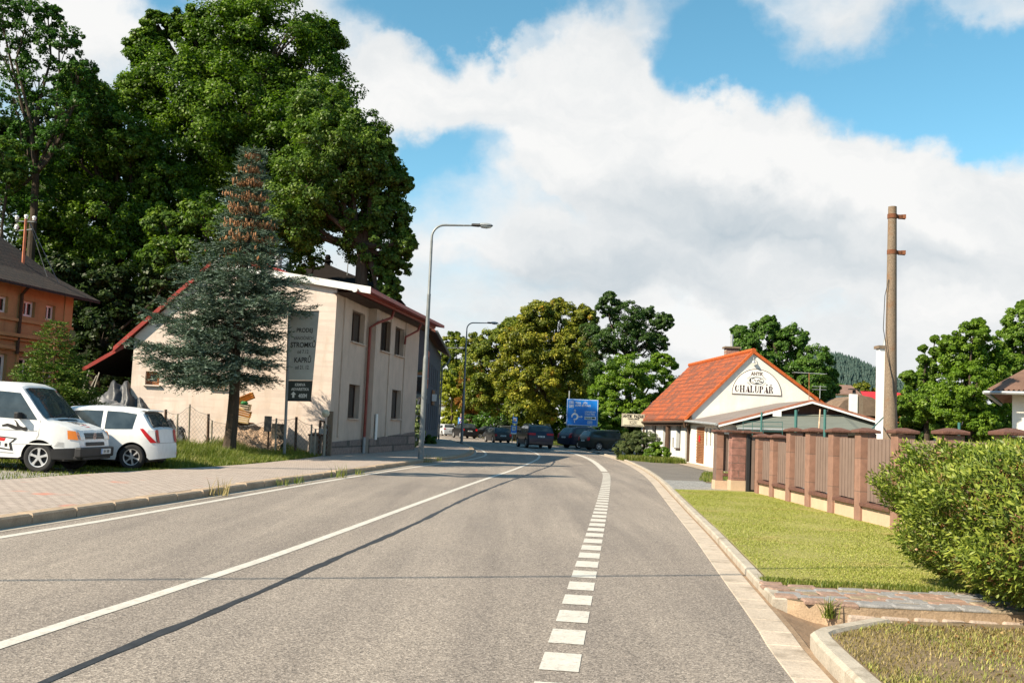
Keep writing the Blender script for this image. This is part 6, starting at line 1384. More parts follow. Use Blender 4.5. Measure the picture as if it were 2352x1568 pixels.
b = MB(); b.tube([at(653, 1047, Yb) - Vector((0, 0, .3)), at(658, 920, Yb) , at(665, 714, Yb)], .05, 10); loc_part(bp, 'post', b, MT['steel_dark'])
b = MB(); b.tube([at(656, 919, Yb), at(716, 920, Yb)], .03, 6); b.tube([at(664, 715.5, Yb), at(733, 714.5, Yb)], .02, 6); loc_part(bp, 'crossbar', b, MT['black'])
def btext(b, s, cu, cv, hgt, sx=1.0, bold=.0, align='CENTER'):
    fr0 = (Vector((0, 0, 0)), Vector((1, 0, 0)), Vector((0, 0, 1)), Vector((0, -1, 0))); vs, fs = text_mesh(s, hgt * hB, fr0, 0, 0, sx=sx, bold=bold, align=align, nrm=0)
    b.add([BP(cu + v.x / wB, cv + v.z / hB, .008) for v in vs], fs)
b = MB()
for s_, u, v, hg, sx, bo in (('PRODEJ', .54, .765, .066, .85, .003), ('VÁNOČNÍCH', .52, .68, .052, .75, 0), ('STROMKŮ', .52, .595, .08, .82, .005), ('od 7.12.', .54, .525, .06, .75, .001), ('KAPRŮ', .54, .425, .08, .85, .005), ('od 21. 12.', .54, .35, .06, .75, .002)):
    btext(b, s_, u, v, hg, sx, bo)
loc_part(bp, 'dark_lettering', b, MT['letterdark'])
b = MB()
for s_, u, v, hg, sx, bo in (('KRMIVA', .5, .16, .045, .85, .003), ('AKVARISTIKA', .51, .11, .045, .85, .003), ('400M', .64, .03, .064, .8, .005)): btext(b, s_, u, v, hg, sx, bo)
for pts in ([(.2, .03), (.29, .03), (.29, .065), (.2, .065)], [(.13, .065), (.36, .065), (.245, .1)]): b.add([BP(p[0], p[1], .008) for p in pts], [tuple(range(len(pts)))])
loc_part(bp, 'pale_lettering', b, MT['letter'])
# two small blue plates on one post
tp = thing('parking_sign_post', 'thin post with two small blue and white square plates one above the other', 'road sign', tuple(gr(1176, 1019, 0)))
Yp = tp.location.y; b = MB(); b.tube([(0, 0, 0), (.02, 0, at(1182, 950, Yp).z)], .04, 6); b.build('post', MT['steel'], tp)
for nm, (x0, y0, x1, y1) in (('upper', (1177.5, 957.5, 1188, 973.5)), ('lower', (1174, 976, 1186.5, 996.5))):
    a, c = at(x0, y0, Yp), at(x1, y1, Yp); b = MB(); b.box2((a.x, Yp - .08, c.z), (c.x, Yp - .05, a.z)); pl = loc_part(tp, nm + '_plate', b, MT['bluesign'])
    w, h = c.x - a.x, a.z - c.z; fr = (Vector((a.x, Yp - .085, c.z)), Vector((1, 0, 0)), Vector((0, 0, 1)), Vector((0, -1, 0))); b = MB()
    rect(b, fr, w * .18, h * .38, w * .82, h * .88); rect(b, fr, 0, 0, w, h * .16); loc_part(tp, 'white_field', b, MT['signwhite'], ) .parent = tp
    b = MB(); blobpoly(b, fr, [(w * .38, h * .5), (w * .6, h * .45), (w * .66, h * .6), (w * .5, h * .8), (w * .38, h * .72)], .01) if nm == 'upper' else (ellipse_ring(b, fr, w * .5, h * .62, w * .2, h * .14, w * .07, 14, .01)); loc_part(tp, 'pictogram', b, MT['ink'] if nm == 'lower' else MT['redorange'])
t, fr, w, h = board('billboard', 'small rainbow coloured poster board behind the traffic, left of the second lamp', 'billboard', (1052.5, 958), (1079.5, 981), 132, 'signwhite', [(-.9, None), (.9, None)])
cols = [('bb_sky', (.1, .3, .7)), ('bb_blue', (.05, .05, .35)), ('bb_violet', (.2, .05, .4)), ('bb_pink', (.6, .05, .3)), ('bb_red', (.65, .05, .05)), ('bb_orange', (.7, .3, .05)), ('bb_yellow', (.6, .55, .1)), ('bb_green', (.05, .45, .1)), ('bb_mint', (.1, .5, .3))]
for k, (nm, c_) in enumerate(cols):
    b = MB(); rect(b, fr, w * k / 9, 0, w * (k + 1) / 9, h); b.build('colour_stripe', flatm(nm, c_, .5), t)
b = MB(); text_add(b, 'PARTY', h * .4, fr, w / 2, h * .58, sx=.9, bold=.03, nrm=.01); text_add(b, 'SEVER', h * .24, fr, w * .4, h * .26, sx=.9, bold=.02, nrm=.01); text_add(b, 'ČAS', h * .2, fr, w * .35, h * .06, sx=.9, bold=.02, nrm=.01); b.build('lettering', MT['signwhite'], t)
# blue board on a pale hall at the far left of the street, globe lamp
hl = Bld('pale_hall', 'pale flat walled hall at the end of the street past the grey house', 'building', (at(1005, 980, 160).x, 160))
a, c = at(960, 930, 160), at(1021, 992, 160); b = MB(); b.box2((a.x, 160, 0), (c.x, 175, a.z)); hl.part('wall', b, mat('hall_wall', (.5, .53, .55), .7, .08, 1)); b = MB(); b.box2((a.x, 159.9, a.z + .003), (c.x + .1, 175.1, a.z + .3)); hl.part('roof_edge', b, MT['concrete'])
a, c = at(990, 950, 158), at(1014.5, 978.5, 158); bd = thing('blue_board', 'dark blue board with white letters at the end of the street', 'sign', (a.x, 158, 0)); b = MB(); b.box2((0, 0, c.z), (c.x - a.x, .1, a.z)); b.box2((.3, .02, 0), (.4, .08, c.z)); b.build('board', MT['bluedark'], bd)
fr = (Vector((0, -.01, c.z)), Vector((1, 0, 0)), Vector((0, 0, 1)), Vector((0, -1, 0))); b = MB(); text_add(b, 'D O M', (a.z - c.z) * .38, fr, (c.x - a.x) * .5, (a.z - c.z) * .35, sx=.9, bold=.03, nrm=.01); b.build('lettering', MT['signwhite'], bd)
p_ = at(1013, 992, 140); gl = thing('globe_lamp', 'short lamp with white globe at the pale hall', 'street lamp', (p_.x, 140, 0)); zt = at(1013, 961, 140).z; b = MB(); b.tube([(0, 0, 0), (0, 0, zt)], .05, 6); b.build('pole', MT['black'], gl); b = MB(); b.lathe([(0, .25), (.2, .18), (.26, 0), (.18, -.2), (0, -.22)], 12, (0, 0, zt)); b.build('globe', MT['whitepaint'], gl, smooth=True)
fc = thing('factory_chimney', 'slender brick factory chimney above the distant trees', 'chimney', (at(1105, 800, 230).x, 230, 0)); zt = at(1105, 768, 230).z; b = MB(); b.tube([(0, 0, 0), (0, 0, zt - 1)], [.42, .3], 14); b.build('shaft', mat('far_brick', (.3, .24, .19), .9, .2, .5), fc, smooth=AUTO); b = MB(); b.tube([(0, 0, zt - 1), (0, 0, zt)], .38, 14); b.build('crown_ring', MT['roofdark'], fc)
tpz = thing('concrete_mast', 'leaning pale concrete mast among the orange leaves, left of the second lamp', 'pole', (at(1058, 1000, 134).x, 134, 0)); a, c = at(1057, 995, 134), at(1064, 905, 134); b = MB(); b.tube([(0, 0, 0), (c.x - a.x, 0, c.z)], [.35, .2], 10); b.build('shaft', MT['concrete'], tpz)

# ------------------------------------------------------------------ things by the cream gable
# wire mesh fence
mf = thing('wire_mesh_fence', 'sagging chain link fence on old posts before the cream gable', 'fence', (-10.5, 37, 0)); YF = 36.6
def mpart(nm, b, m, parent=mf): b.v = [(p[0] + 10.5, p[1] - 37, p[2]) for p in b.v]; return b.build(nm, m, parent)
fpx = [(378, 940, 1040), (405, 950, 1038), (433, 928, 1030), (476, 950, 1052), (484, 965, 1055), (632, 960, 1045), (678, 957, 1040), (713, 974, 1044), (722, 985, 1044), (744, 972, 1047)]
tops = []
for k, (x, y0, y1) in enumerate(fpx):
    a, c = at(x + 3, y0, YF), at(x, y1, YF); tops.append(a); b = MB(); b.tube([(c.x, YF, min(c.z, .1)), a], .035 if k % 3 else .05, 6); mpart('post', b, MT['wood_dark'] if k in (0, 3, 6) else MT['wood_grey'])
net = MB()
def net_top(x):
    xs = [t.x for t in tops]; zs = [t.z for t in tops]; z = float(np.interp(x, xs, zs)); d = min(abs(x - q) for q in xs); return z - min(.35, d * .35) * .6 - .04
x0, x1 = tops[0].x, at(760, 980, YF).x; step = .085
xx = x0
def nz_(x, z, amp=.02): return (x + amp * sin(x * 7 + z * 5), YF - .03 + .03 * sin(x * 3 + z * 4), z)
m_ = step * 2
for sgn in (1, -1):
    s0 = x0 - 2.0
    while s0 < x1 + 2.0:
        pts = []
        for k in range(26):
            z = .1 + k * .09; x = s0 + sgn * (z - .1) * .75
            if x0 < x < x1 and z < net_top(x): pts.append(nz_(x, z))
            elif len(pts) > 1: break
        if len(pts) > 1: net.tube(pts, .0042, 3, False)
        s0 += m_ * .8
mpart('mesh', net, MT['steel_dark']); b = MB(); p = [nz_(x0 + (x1 - x0) * k / 40, net_top(x0 + (x1 - x0) * k / 40), 0) for k in range(41)]; b.tube(p, .008, 4); mpart('top_wire', b, MT['steel_dark'])
cs = thing('concrete_slab_post', 'dark mossy concrete slab standing upright beside the banner post', 'slab', tuple(at(635, 1045, 37.3))); b = MB(); a, c = at(626, 972, 37.3), at(651, 1046, 37.3); b.box2((a.x, 37.2, 0), (c.x, 37.35, a.z)); loc_part(cs, 'slab', b, mat('mossy_concrete', (.07, .065, .055), .95, .5, 3, .3, .5, 15))
mbx = thing('grey_box', 'grey metal box fixed on a fence post left of the dark slab', 'box', tuple(at(618, 1020, 36.7))); a, c = at(610, 955, 36.5), at(622, 991, 36.5); b = MB(); b.box2((a.x, 36.35, c.z), (c.x, 36.55, a.z)); loc_part(mbx, 'case', b, mat('grey_box_m', (.12, .115, .11), .7, .2, 4))
b = MB(); b.tube([(c.x - .1, 36.6, 0), (c.x - .1, 36.6, c.z + .3)], .03, 6); loc_part(mbx, 'post', b, MT['wood_dark'])
# small gate at the house corner
sg2 = thing('small_side_gate', 'narrow rusty gate between old posts at the corner of the cream house', 'gate', tuple(at(740, 1045, 37.4)))
b = MB()
for x, y0, m_w in ((736, 965, .05), (745, 968, .035), (752, 975, .04)): a = at(x, y0, 37.4); c = at(x - 4, 1046, 37.4); b.tube([(c.x, 37.4, 0), a], m_w, 6)
a, c = at(735, 966, 37.4), at(747, 968, 37.4); b.tube([a, c], .03, 6); loc_part(sg2, 'frame', b, MT['wood_dark'])
b = MB(); a, c = at(753, 950, 37.6), at(762, 1046, 37.6); b.box2((a.x, 37.55, 0), (c.x - .05, 37.75, a.z + .1)); loc_part(sg2, 'concrete_post', b, MT['concrete'])
b = MB(); a = at(748, 949, 37.4); b.lathe([(0, -.12), (.13, -.1), (.15, 0), (.1, .08), (0, .1)], 14, tuple(a), 'Y'); loc_part(sg2, 'round_lamp', b, MT['signcream'], smooth=True)
b = MB(); a = at(742, 990, 37.3); b.box(tuple(a), (.25, .12, .2)); loc_part(sg2, 'letter_box', b, MT['steel'])
# wooden crates on a brown netted pile
pile = thing('netted_pile', 'brown netting draped over a heap right of the spruce trunk', 'heap', (-9.6, 37.3, 0)); b = MB(); n = 12; V = []
for i in range(n + 1):
    for j in range(7):
        u = i / n; v = j / 6; x = -10.5 + 2.15 * u; top = 1.25 - .45 * u ** 2 + .06 * sin(i * 1.7); V.append((x + .05 * sin(j * 2 + i), 36.9 + .5 * v * v + .05 * sin(i * 2.3 + j), top * v + .02))
b.add(V, [(i * 7 + j, (i + 1) * 7 + j, (i + 1) * 7 + j + 1, i * 7 + j + 1) for i in range(n) for j in range(6)]); V2 = [(p[0], 37.9, p[2]) for p in V[6::7]]; b.add([V[6 + 7 * i] for i in range(n + 1)] + V2, [(i, i + 1, n + 2 + i, n + 1 + i) for i in range(n)])
pm, nt, N, L, B = nodes('netting'); vo = N.new('ShaderNodeTexVoronoi'); vo.feature = 'DISTANCE_TO_EDGE'; vo.inputs['Scale'].default_value = 11; L.new(coord(N), vo.inputs['Vector'])
L.new(ramp(N, L, vo.outputs['Distance'], [(.02, (.08, .055, .04)), (.12, (.36, .25, .17))]), B.inputs['Base Color']); B.inputs['Roughness'].default_value = .9; loc_part(pile, 'netting', b, pm)
def crate(label, c, rz, tilt, m):
    t = thing('wooden_crate', label, 'crate', c, rz, 'fruit crates piled by the spruce'); t.rotation_euler = (0, tilt, rz); b = MB(); w, d, h = .62, .4, .24
    for z in (.04, .12, .2): b.box((0, -d / 2, z), (w, .015, .055)); b.box((0, d / 2, z), (w, .015, .055)); b.box((-w / 2, 0, z), (.015, d, .055)); b.box((w / 2, 0, z), (.015, d, .055))
    b.build('side_slats', m, t); b = MB()
    for sx in (-1, 1):
        for sy in (-1, 1): b.box((sx * (w / 2 - .02), sy * (d / 2 - .02), h / 2), (.03, .03, h))
    b.box((0, 0, .008), (w - .01, d - .01, .012)); b.build('frame', m, t)
cw = mat('crate_wood', (.55, .4, .2), .8, .25, 6, .1); cw2 = mat('crate_orange', (.6, .25, .05), .8, .25, 6)
q = at(898 * .6125, 968, 37.2)
crate('pale wooden crate at the bottom of the leaning crate stack', (-10.0, 37.25, 1.22), .2, .12, cw)
crate('orange tinted crate in the middle of the leaning crate stack', (-9.95, 37.25, 1.47), .35, .2, cw2)
crate('pale crate second from the top of the crate stack', (-9.98, 37.25, 1.72), .1, .15, cw)
crate('tilted open orange crate on top of the crate stack', (-9.8, 37.2, 2.02), .5, -.45, cw2)
gb = thing('green_sack', 'small green sack between the crates', 'sack', (-9.85, 37.05, 1.95)); b = MB(); b.lathe([(0, .09), (.12, .07), (.18, 0), (.12, -.06), (0, -.08)], 10); b.build('cloth', flatm('green_sack_m', (.05, .25, .08), .7), gb, smooth=True)
bn = thing('dust_bin', 'grey metal dust bin with dark lid beside the cream gable corner', 'bin', tuple(at(723, 1040, 37.7))); bn.location.z = .05
b = MB(); b.lathe([(.0, 0), (.22, 0), (.27, .8), (.27, .82)], 18); b.build('drum', mat('bin_grey', (.3, .25, .2), .7, .3, 5, .1), bn, smooth=AUTO); b = MB(); b.lathe([(.3, .8), (.3, .85), (.1, .92), (0, .92)], 18); b.build('lid', MT['wood_dark'], bn, smooth=AUTO)
def junk(name, label, cat, base, size, m, seed, ny=8):
    """a draped tarpaulin: folded sheet over an uneven heap"""
    rr = random.Random(seed); t = thing(name, label, cat, base); b = MB(); n, k = 70, 26; V = []
    ph = [rr.uniform(0, 6) for _ in range(8)]
    for i in range(n + 1):
        for j in range(k + 1):
            u = i / n; v = j / k; ang = pi * v; hz = size[2] * (sin(ang) ** .7 if 0 < v < 1 else 0) * (.55 + .45 * sin(pi * u) ** .6) * (.88 + .07 * sin(u * 9 + ph[0]) + .05 * sin(u * 23 + ph[1] + v * 4))
            V.append((size[0] * (u - .5) + .06 * sin(v * 14 + ph[2]), size[1] * (v - .5) * (.6 + .4 * sin(pi * max(.05, min(.95, u)))) + .06 * sin(u * 26 + ph[3] + v * 3), max(0, hz + .035 * sin(u * 31 + v * 9 + ph[4]) + .03 * sin(u * 57 - v * 23 + ph[5]) + .02 * sin(u * 83 + v * 41 + ph[6]))))
    b.add(V, [(i * (k + 1) + j, (i + 1) * (k + 1) + j, (i + 1) * (k + 1) + j + 1, i * (k + 1) + j + 1) for i in range(n) for j in range(k)]); b.build('tarpaulin', m, t, smooth=True); return t
junk('grey_tarpaulin', 'crumpled grey plastic sheet over a heap under the lean-to roof', 'tarpaulin', (-15.4, 36.6, .95), (3.3, 1.6, 1.05), MT['tarp_grey'], 3)
junk('dark_tarpaulin', 'dark sheet covering the rear of the heap under the lean-to', 'tarpaulin', (-14.9, 38.4, .5), (2.2, 1.6, 2.2), MT['tarp_dark'], 5)
junk('log_heap_cover', 'dark base of the covered heap under the grey sheet', 'heap', (-15.9, 36.8, 0), (2.9, 1.8, 1.1), MT['wood_dark'], 8)
junk('black_tarpaulin', 'black sheet over a low pile behind the wire fence', 'tarpaulin', (-13.1, 37.4, .35), (2.0, .9, .95), MT['tarp_dark'], 9)
junk('brown_heap', 'dark brown scrap heap behind the wire fence', 'heap', (-13.0, 37.3, 0), (2.6, 1.0, .75), MT['wood_dark'], 12)
pl = thing('plank_heap', 'bundle of broken planks leaning beside the spruce trunk', 'planks', (-11.3, 37.2, 0)); b = MB(); rr = random.Random(3)
for k in range(16): a = Vector((rr.uniform(-.5, .6), rr.uniform(-.2, .2), .05)); c = a + Vector((rr.uniform(-.5, .5), rr.uniform(-.1, .1), rr.uniform(.15, .7))); b.tube([a, c], rr.uniform(.015, .035), 4)
b.build('planks', MT['wood_grey'], pl)
st = thing('leaning_poles', 'thin poles leaning in front of the dark sheet under the lean-to', 'poles', (-15.6, 37, 0)); b = MB()
for x0, x1, z in ((180, 205, 850), (205, 228, 855), (190, 222, 862)): b.tube([at(x0, 925, 36.9), at(x1, z, 37.2)], .025, 5)
loc_part(st, 'poles', b, MT['wood_grey'])
# bicycle against a stump post, far right verge
bk = thing('bicycle', 'dark bicycle leaning at the roadside in front of the green bush', 'bicycle', (8.35 - .3, 72.5, .05), radians(8)); b = MB()
for x in (-.5, .5):
    V = []
    b = MB(); pts = [(x + .33 * cos(2 * pi * k / 20), 0, .33 + .33 * sin(2 * pi * k / 20)) for k in range(21)]; b.tube(pts, .022, 5, False)
    for k in range(8): b.tube([(x, 0, .33), (x + .32 * cos(k * pi / 4), 0, .33 + .32 * sin(k * pi / 4))], .004, 3)
    b.build('wheel', MT['black'], bk)
b = MB(); b.tube([(-.5, 0, .33), (-.15, 0, .75), (.35, 0, .8), (0, 0, .3), (-.5, 0, .33)], .018, 5); b.tube([(-.15, 0, .75), (0, 0, .3)], .018, 5); b.tube([(.5, 0, .33), (.35, 0, .95)], .016, 5); b.build('frame', MT['steel_dark'], bk)
b = MB(); b.box((-.17, 0, .88), (.24, .12, .05)); b.build('saddle', MT['black'], bk); b = MB(); b.tube([(.33, -.25, .98), (.35, 0, .95), (.33, .25, .98)], .014, 5); b.build('handlebar', MT['black'], bk)
pp = gr(1400, 1050, .03); wpz = thing('wooden_stump_post', 'short weathered wooden post beside the bicycle', 'post', (8.95, 72.5, 0)); b = MB(); b.tube([(0, 0, 0), (.08, 0, 1.35)], [.09, .07], 7); b.build('post', MT['wood_grey'], wpz)
# high cable across the road, carried by a pole on each side
cb = thing('overhead_cable', 'thick black cable high across the road between two poles outside the picture', 'cable', (0, 0, 0)); b = MB(); pts = []
for k in range(41):
    t_ = k / 40; pts.append((-30 + 55 * t_, -2.4 + 19.0 * t_, 8.6 - 1.4 * (1 - (2 * t_ - 1) ** 2)))
b.tube(pts, .027, 6); b.build('cable', MT['black'], cb)
for x, y, lb in ((-30, -2.4, 'left'), (25, 16.6, 'right')):
    t = thing('cable_pole', 'tall wooden pole carrying the black road cable on its ' + lb + ' side', 'pole', (x, y, 0), 0, 'wooden poles of the road cable'); b = MB(); b.tube([(0, 0, -.1), (0, 0, 8.9)], [.16, .11], 12); b.build('shaft', MT['wood_grey'], t)
# ------------------------------------------------------------------ vegetation
def unit(n, r_):
    v = r_.normal(size=(n, 3)); return v / np.linalg.norm(v, axis=1, keepdims=True)
def leaves(C, N_, size, r_, aspect=.62, fold=0.0):
    """rhombic leaves at C facing about N_"""
    n = len(C); N_ = N_ + r_.normal(size=(n, 3)) * .55; N_ /= np.linalg.norm(N_, axis=1, keepdims=True)
    T = np.cross(N_, unit(n, r_)); T /= np.linalg.norm(T, axis=1, keepdims=True) + 1e-9; B = np.cross(N_, T)
    s = (size * r_.uniform(.65, 1.25, n))[:, None]
    tip = C + T * s * .5 - N_ * s * fold; base = C - T * s * .5
    V = np.stack([base, C + B * s * aspect * .5 + T * s * .05, tip, C - B * s * aspect * .5 + T * s * .05], 1).reshape(-1, 3)
    return V
def clump_leaves(centres, radii, dirs, per, size, r_, aspect=.62, flat=.75):
    n = len(centres); idx = np.repeat(np.arange(n), per); m = len(idx)
    d = unit(m, r_); rad = r_.uniform(.25, 1.0, m) ** .6
    off_ = d * rad[:, None] * radii[idx][:, None]; off_[:, 2] *= flat
    C = centres[idx] + off_; N_ = d * .8 + dirs[idx] * .5 + np.array([0, 0, .55])
    lv = np.clip(.5 + r_.normal(size=m) * .2 + np.repeat(r_.normal(size=n) * .16, per), 0, 1)
    return leaves(C, N_, size, r_, aspect), lv
def lobe_clumps(lobes, k, r_, cr=.3):
    """clump centres on the surface of each lobe (centre, radius); fewer below and inside"""
    cs, rs, ds = [], [], []
    for c, R_ in lobes:
        n = max(6, int(k)); d = unit(n, r_); keep = r_.uniform(size=n) < np.where(d[:, 2] < -.45, .45, 1.0); d = d[keep]; n = len(d)
        f = r_.uniform(.55, 1.0, n) ** .55
        f *= 1 + .16 * np.sin(d[:, 0] * 5 + c[0]) * np.cos(d[:, 2] * 6 + c[1])
        p = np.array(c) + d * (R_ * f)[:, None] * np.array([1, 1, .92]); cs.append(p); rs.append(R_ * cr * r_.uniform(.6, 1.25, n)); ds.append(d)
    return np.concatenate(cs), np.concatenate(rs), np.concatenate(ds)
def make_tree(name, label, cat, base, lobes, leafm, size, per=60, k=34, seed=0, trunk_r=.3, barkm='bark', group=None, aspect=.62, cr=.3, fork=.3, twigs=3, flat=.75, lean=None):
    """lobes: world (centre, radius); base: foot of the trunk"""
    r_ = np.random.default_rng(seed); rr = random.Random(seed)
    t = thing(name, label, cat, tuple(base), 0, group); bl = np.array(base, float)
    lobes = [((c[0] - bl[0], c[1] - bl[1], c[2] - bl[2]), R_) for c, R_ in lobes]
    cs, rs, ds = lobe_clumps(lobes, k, r_, cr)
    V, lv = clump_leaves(cs, rs, ds, per, size, r_, aspect, flat)
    npmesh('crown', V, np.arange(len(V)).reshape(-1, 4), leafm, t, lv)
    zmin = min(c[2] - R_ * .5 for c, R_ in lobes); cen = np.mean([c for c, _ in lobes], axis=0); top = max(c[2] for c, _ in lobes)
    fz = max(.5, min(zmin + (top - zmin) * fork, top * .6)); f = Vector((cen[0] * .35, cen[1] * .35, fz)); b = MB()
    pts = [Vector((0, 0, -.2))]; 
    for i in range(1, 7): a = i / 6; pts.append(Vector((f.x * a ** 1.5 + rr.uniform(-.1, .1) * trunk_r * 2, f.y * a ** 1.5, f.z * a)))
    b.tube(pts, [trunk_r * (1.25 if i == 0 else 1 - .35 * i / 6) for i in range(7)], 10)
    f = pts[-1]
    for c, R_ in lobes:
        e = Vector(c); m1 = f.lerp(e, .4) + Vector((rr.uniform(-.1, .1), rr.uniform(-.1, .1), -.06)) * (e - f).length * 1.0
        m2 = f.lerp(e, .75) + Vector((rr.uniform(-.08, .08), rr.uniform(-.08, .08), 0)) * (e - f).length
        rb = trunk_r * .42; b.tube([f, m1, m2, e], [rb, rb * .75, rb * .5, rb * .28], 6)
        for q in range(twigs):
            d = Vector(unit(1, r_)[0]); d.z = abs(d.z) * .6; p = e + d * R_ * .85; b.tube([m2.lerp(e, rr.random()), e.lerp(p, .5) + Vector((0, 0, R_ * .05)), p], [rb * .25, rb * .16, rb * .05], 4)
    b.build('trunk', MT[barkm], t, smooth=AUTO)
    return t
def plob(lst, Y, spread=.5, seed=1):
    """(x, y, r) in photo pixels at distance Y (a fourth number shifts the distance)"""
    rr = random.Random(seed); out = []
    for l in lst:
        dy = l[3] if len(l) > 3 else rr.uniform(-1, 1) * spread * l[2] / FOC * Y; yy = Y + dy; out.append((tuple(at(l[0], l[1], yy)), l[2] / FOC * yy))
    return out
def hz(x, y):
    s = lambda t: max(0, min(1, t)) ** 2 * (3 - 2 * max(0, min(1, t)))
    return 15 * s((-x - 15) / 30) * s((y - 50) / 18)
n = 40; V = []; F = []
for i in range(n + 1):
    for j in range(n + 1):
        x = -14 - 150 * (i / n) ** 1.3; y = 48 + 190 * j / n; V.append((x, y, hz(x, y) + .0 + (.25 * sin(x * .7) * sin(y * .6) if hz(x, y) > .5 else -.02)))
for i in range(n):
    for j in range(n): F.append((i * (n + 1) + j, (i + 1) * (n + 1) + j, (i + 1) * (n + 1) + j + 1, i * (n + 1) + j + 1))
b = MB(); b.add(V, F); structure(b.build('hillside', mat('forest_floor', (.035, .04, .018), .95, .4, .8, .3, .6, 6), smooth=True))
LM = {}
LM['oak'] = leafmat('oak_leaves', (.028, .065, .006), (.075, .145, .011), (.18, .28, .024), .4)
LM['oak2'] = leafmat('oak_leaves_light', (.035, .075, .012), (.085, .155, .022), (.18, .26, .038), .4)
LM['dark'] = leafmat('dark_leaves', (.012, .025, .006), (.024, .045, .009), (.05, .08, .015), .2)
LM['locust'] = leafmat('locust_leaves', (.025, .07, .012), (.05, .125, .02), (.09, .18, .03), .35)
LM['lime'] = leafmat('lime_leaves', (.07, .09, .01), (.165, .19, .02), (.42, .38, .05), .35, patch=((.42, .2, .02), .55, .62))
LM['limedark'] = leafmat('lime_leaves_dark', (.05, .08, .01), (.13, .175, .02), (.3, .31, .04), .35, patch=((.3, .2, .03), .4, .62))
LM['rust'] = leafmat('rusty_leaves', (.16, .06, .01), (.26, .13, .025), (.3, .22, .05), .35, patch=((.12, .14, .02), .5, .5))
LM['yellow'] = leafmat('yellow_green_leaves', (.13, .16, .01), (.26, .29, .02), (.4, .4, .04), .4, patch=((.3, .13, .02), .5, .62))
LM['robinia'] = leafmat('robinia_leaves', (.03, .065, .015), (.055, .11, .025), (.09, .15, .035), .35, patch=((.14, .085, .03), .35, .6))
LM['fresh'] = leafmat('fresh_leaves', (.06, .12, .01), (.13, .23, .018), (.23, .34, .035), .45)
LM['willow'] = leafmat('willow_leaves', (.06, .12, .012), (.13, .23, .022), (.24, .34, .045), .45)
LM['ash'] = leafmat('ash_leaves', (.035, .085, .012), (.075, .16, .022), (.14, .23, .04), .35)
LM['hedge'] = leafmat('hedge_leaves', (.05, .085, .014), (.13, .185, .028), (.34, .38, .06), .3, patch=((.24, .13, .05), 2.2, .6))
LM['hedgebrown'] = leafmat('hedge_brown_leaves', (.12, .05, .02), (.26, .13, .05), (.42, .3, .14), .2)
LM['grass'] = leafmat('grass_blades', (.18, .21, .035), (.31, .34, .075), (.54, .49, .18), .3, patch=((.42, .34, .14), .9, .58))
LM['weed'] = leafmat('weed_leaves', (.06, .1, .015), (.15, .19, .03), (.3, .28, .08), .35, patch=((.3, .25, .1), 1.1, .58))
LM['dry'] = leafmat('dry_grass', (.16, .13, .04), (.28, .22, .08), (.42, .33, .15), .25, patch=((.12, .16, .03), 1.3, .55))
LM['varieg'] = leafmat('variegated_leaves', (.08, .14, .03), (.3, .36, .16), (.6, .6, .4), .35)
LM['bluespruce'] = leafmat('blue_spruce_needles', (.018, .032, .024), (.07, .108, .078), (.22, .29, .235), .12)
LM['youngspruce'] = leafmat('young_spruce_needles', (.03, .07, .012), (.08, .14, .02), (.18, .22, .04), .15)
LM['brownbush'] = leafmat('juniper_leaves', (.045, .07, .022), (.085, .12, .04), (.15, .17, .06), .2)
LM['fir'] = leafmat('far_conifer', (.03, .055, .05), (.045, .075, .065), (.07, .1, .08), .05)
gT = 'trees on the slope behind the houses'
def slope_base(px, Y): p = at(px, 800, Y); return (p.x, Y, hz(p.x, Y) - .2)
make_tree('oak_tree', 'tallest broad oak with bright green crown rising behind the blue spruce', 'tree', slope_base(560, 64),
    plob([(400, 200, 105), (515, 120, 115), (640, 85, 120), (715, 190, 105), (600, 260, 140), (460, 330, 130), (690, 330, 120), (560, 430, 130), (340, 120, 55), (320, 230, 70), (735, 95, 60), (440, 70, 55), (640, 500, 110), (360, 60, 35), (560, 30, 60), (500, 250, 130), (620, 380, 130), (560, 180, 120), (400, 330, 90)], 64, .8, 3), LM['oak'], .22, 130, 100, 11, .75, group=gT, cr=.25)
make_tree('oak_tree', 'dark oak reaching furthest right over the cream house roof with low hanging boughs', 'tree', slope_base(830, 56),
    plob([(815, 320, 80), (865, 420, 75), (780, 440, 105), (895, 500, 52), (850, 560, 70), (905, 600, 40), (760, 340, 95), (690, 510, 60), (895, 660, 30), (830, 480, 80), (868, 622, 30), (860, 350, 50), (920, 420, 28), (930, 560, 25), (740, 250, 80), (878, 690, 20), (700, 430, 90), (660, 520, 80), (820, 380, 80)], 56, .7, 5), LM['oak2'], .19, 120, 90, 13, .5, group=gT, cr=.25)
make_tree('locust_tree', 'open feathery tree with bare limbs at the top left corner', 'tree', slope_base(60, 55),
    plob([(60, 60, 70), (135, 100, 55), (10, 130, 60), (180, 175, 45), (90, 180, 60), (30, 240, 60), (150, 250, 60), (110, 40, 35), (0, 30, 50), (60, 330, 55), (130, 330, 50), (10, 380, 50), (60, 420, 70), (0, 470, 60)], 55, .8, 7), LM['locust'], .17, 48, 62, 17, .28, group=gT, cr=.21, twigs=5)
make_tree('oak_tree', 'mid green oak left of the tallest crown with a dark forked limb', 'tree', slope_base(270, 59),
    plob([(215, 250, 75), (270, 320, 90), (180, 370, 85), (310, 430, 90), (240, 500, 90), (130, 460, 80), (390, 540, 85), (180, 190, 40), (380, 420, 70), (200, 600, 60), (290, 600, 70), (110, 550, 60), (210, 320, 60), (330, 520, 80), (430, 480, 70), (300, 350, 60)], 59, .8, 9), LM['oak'], .2, 130, 95, 19, .4, group=gT, cr=.25)
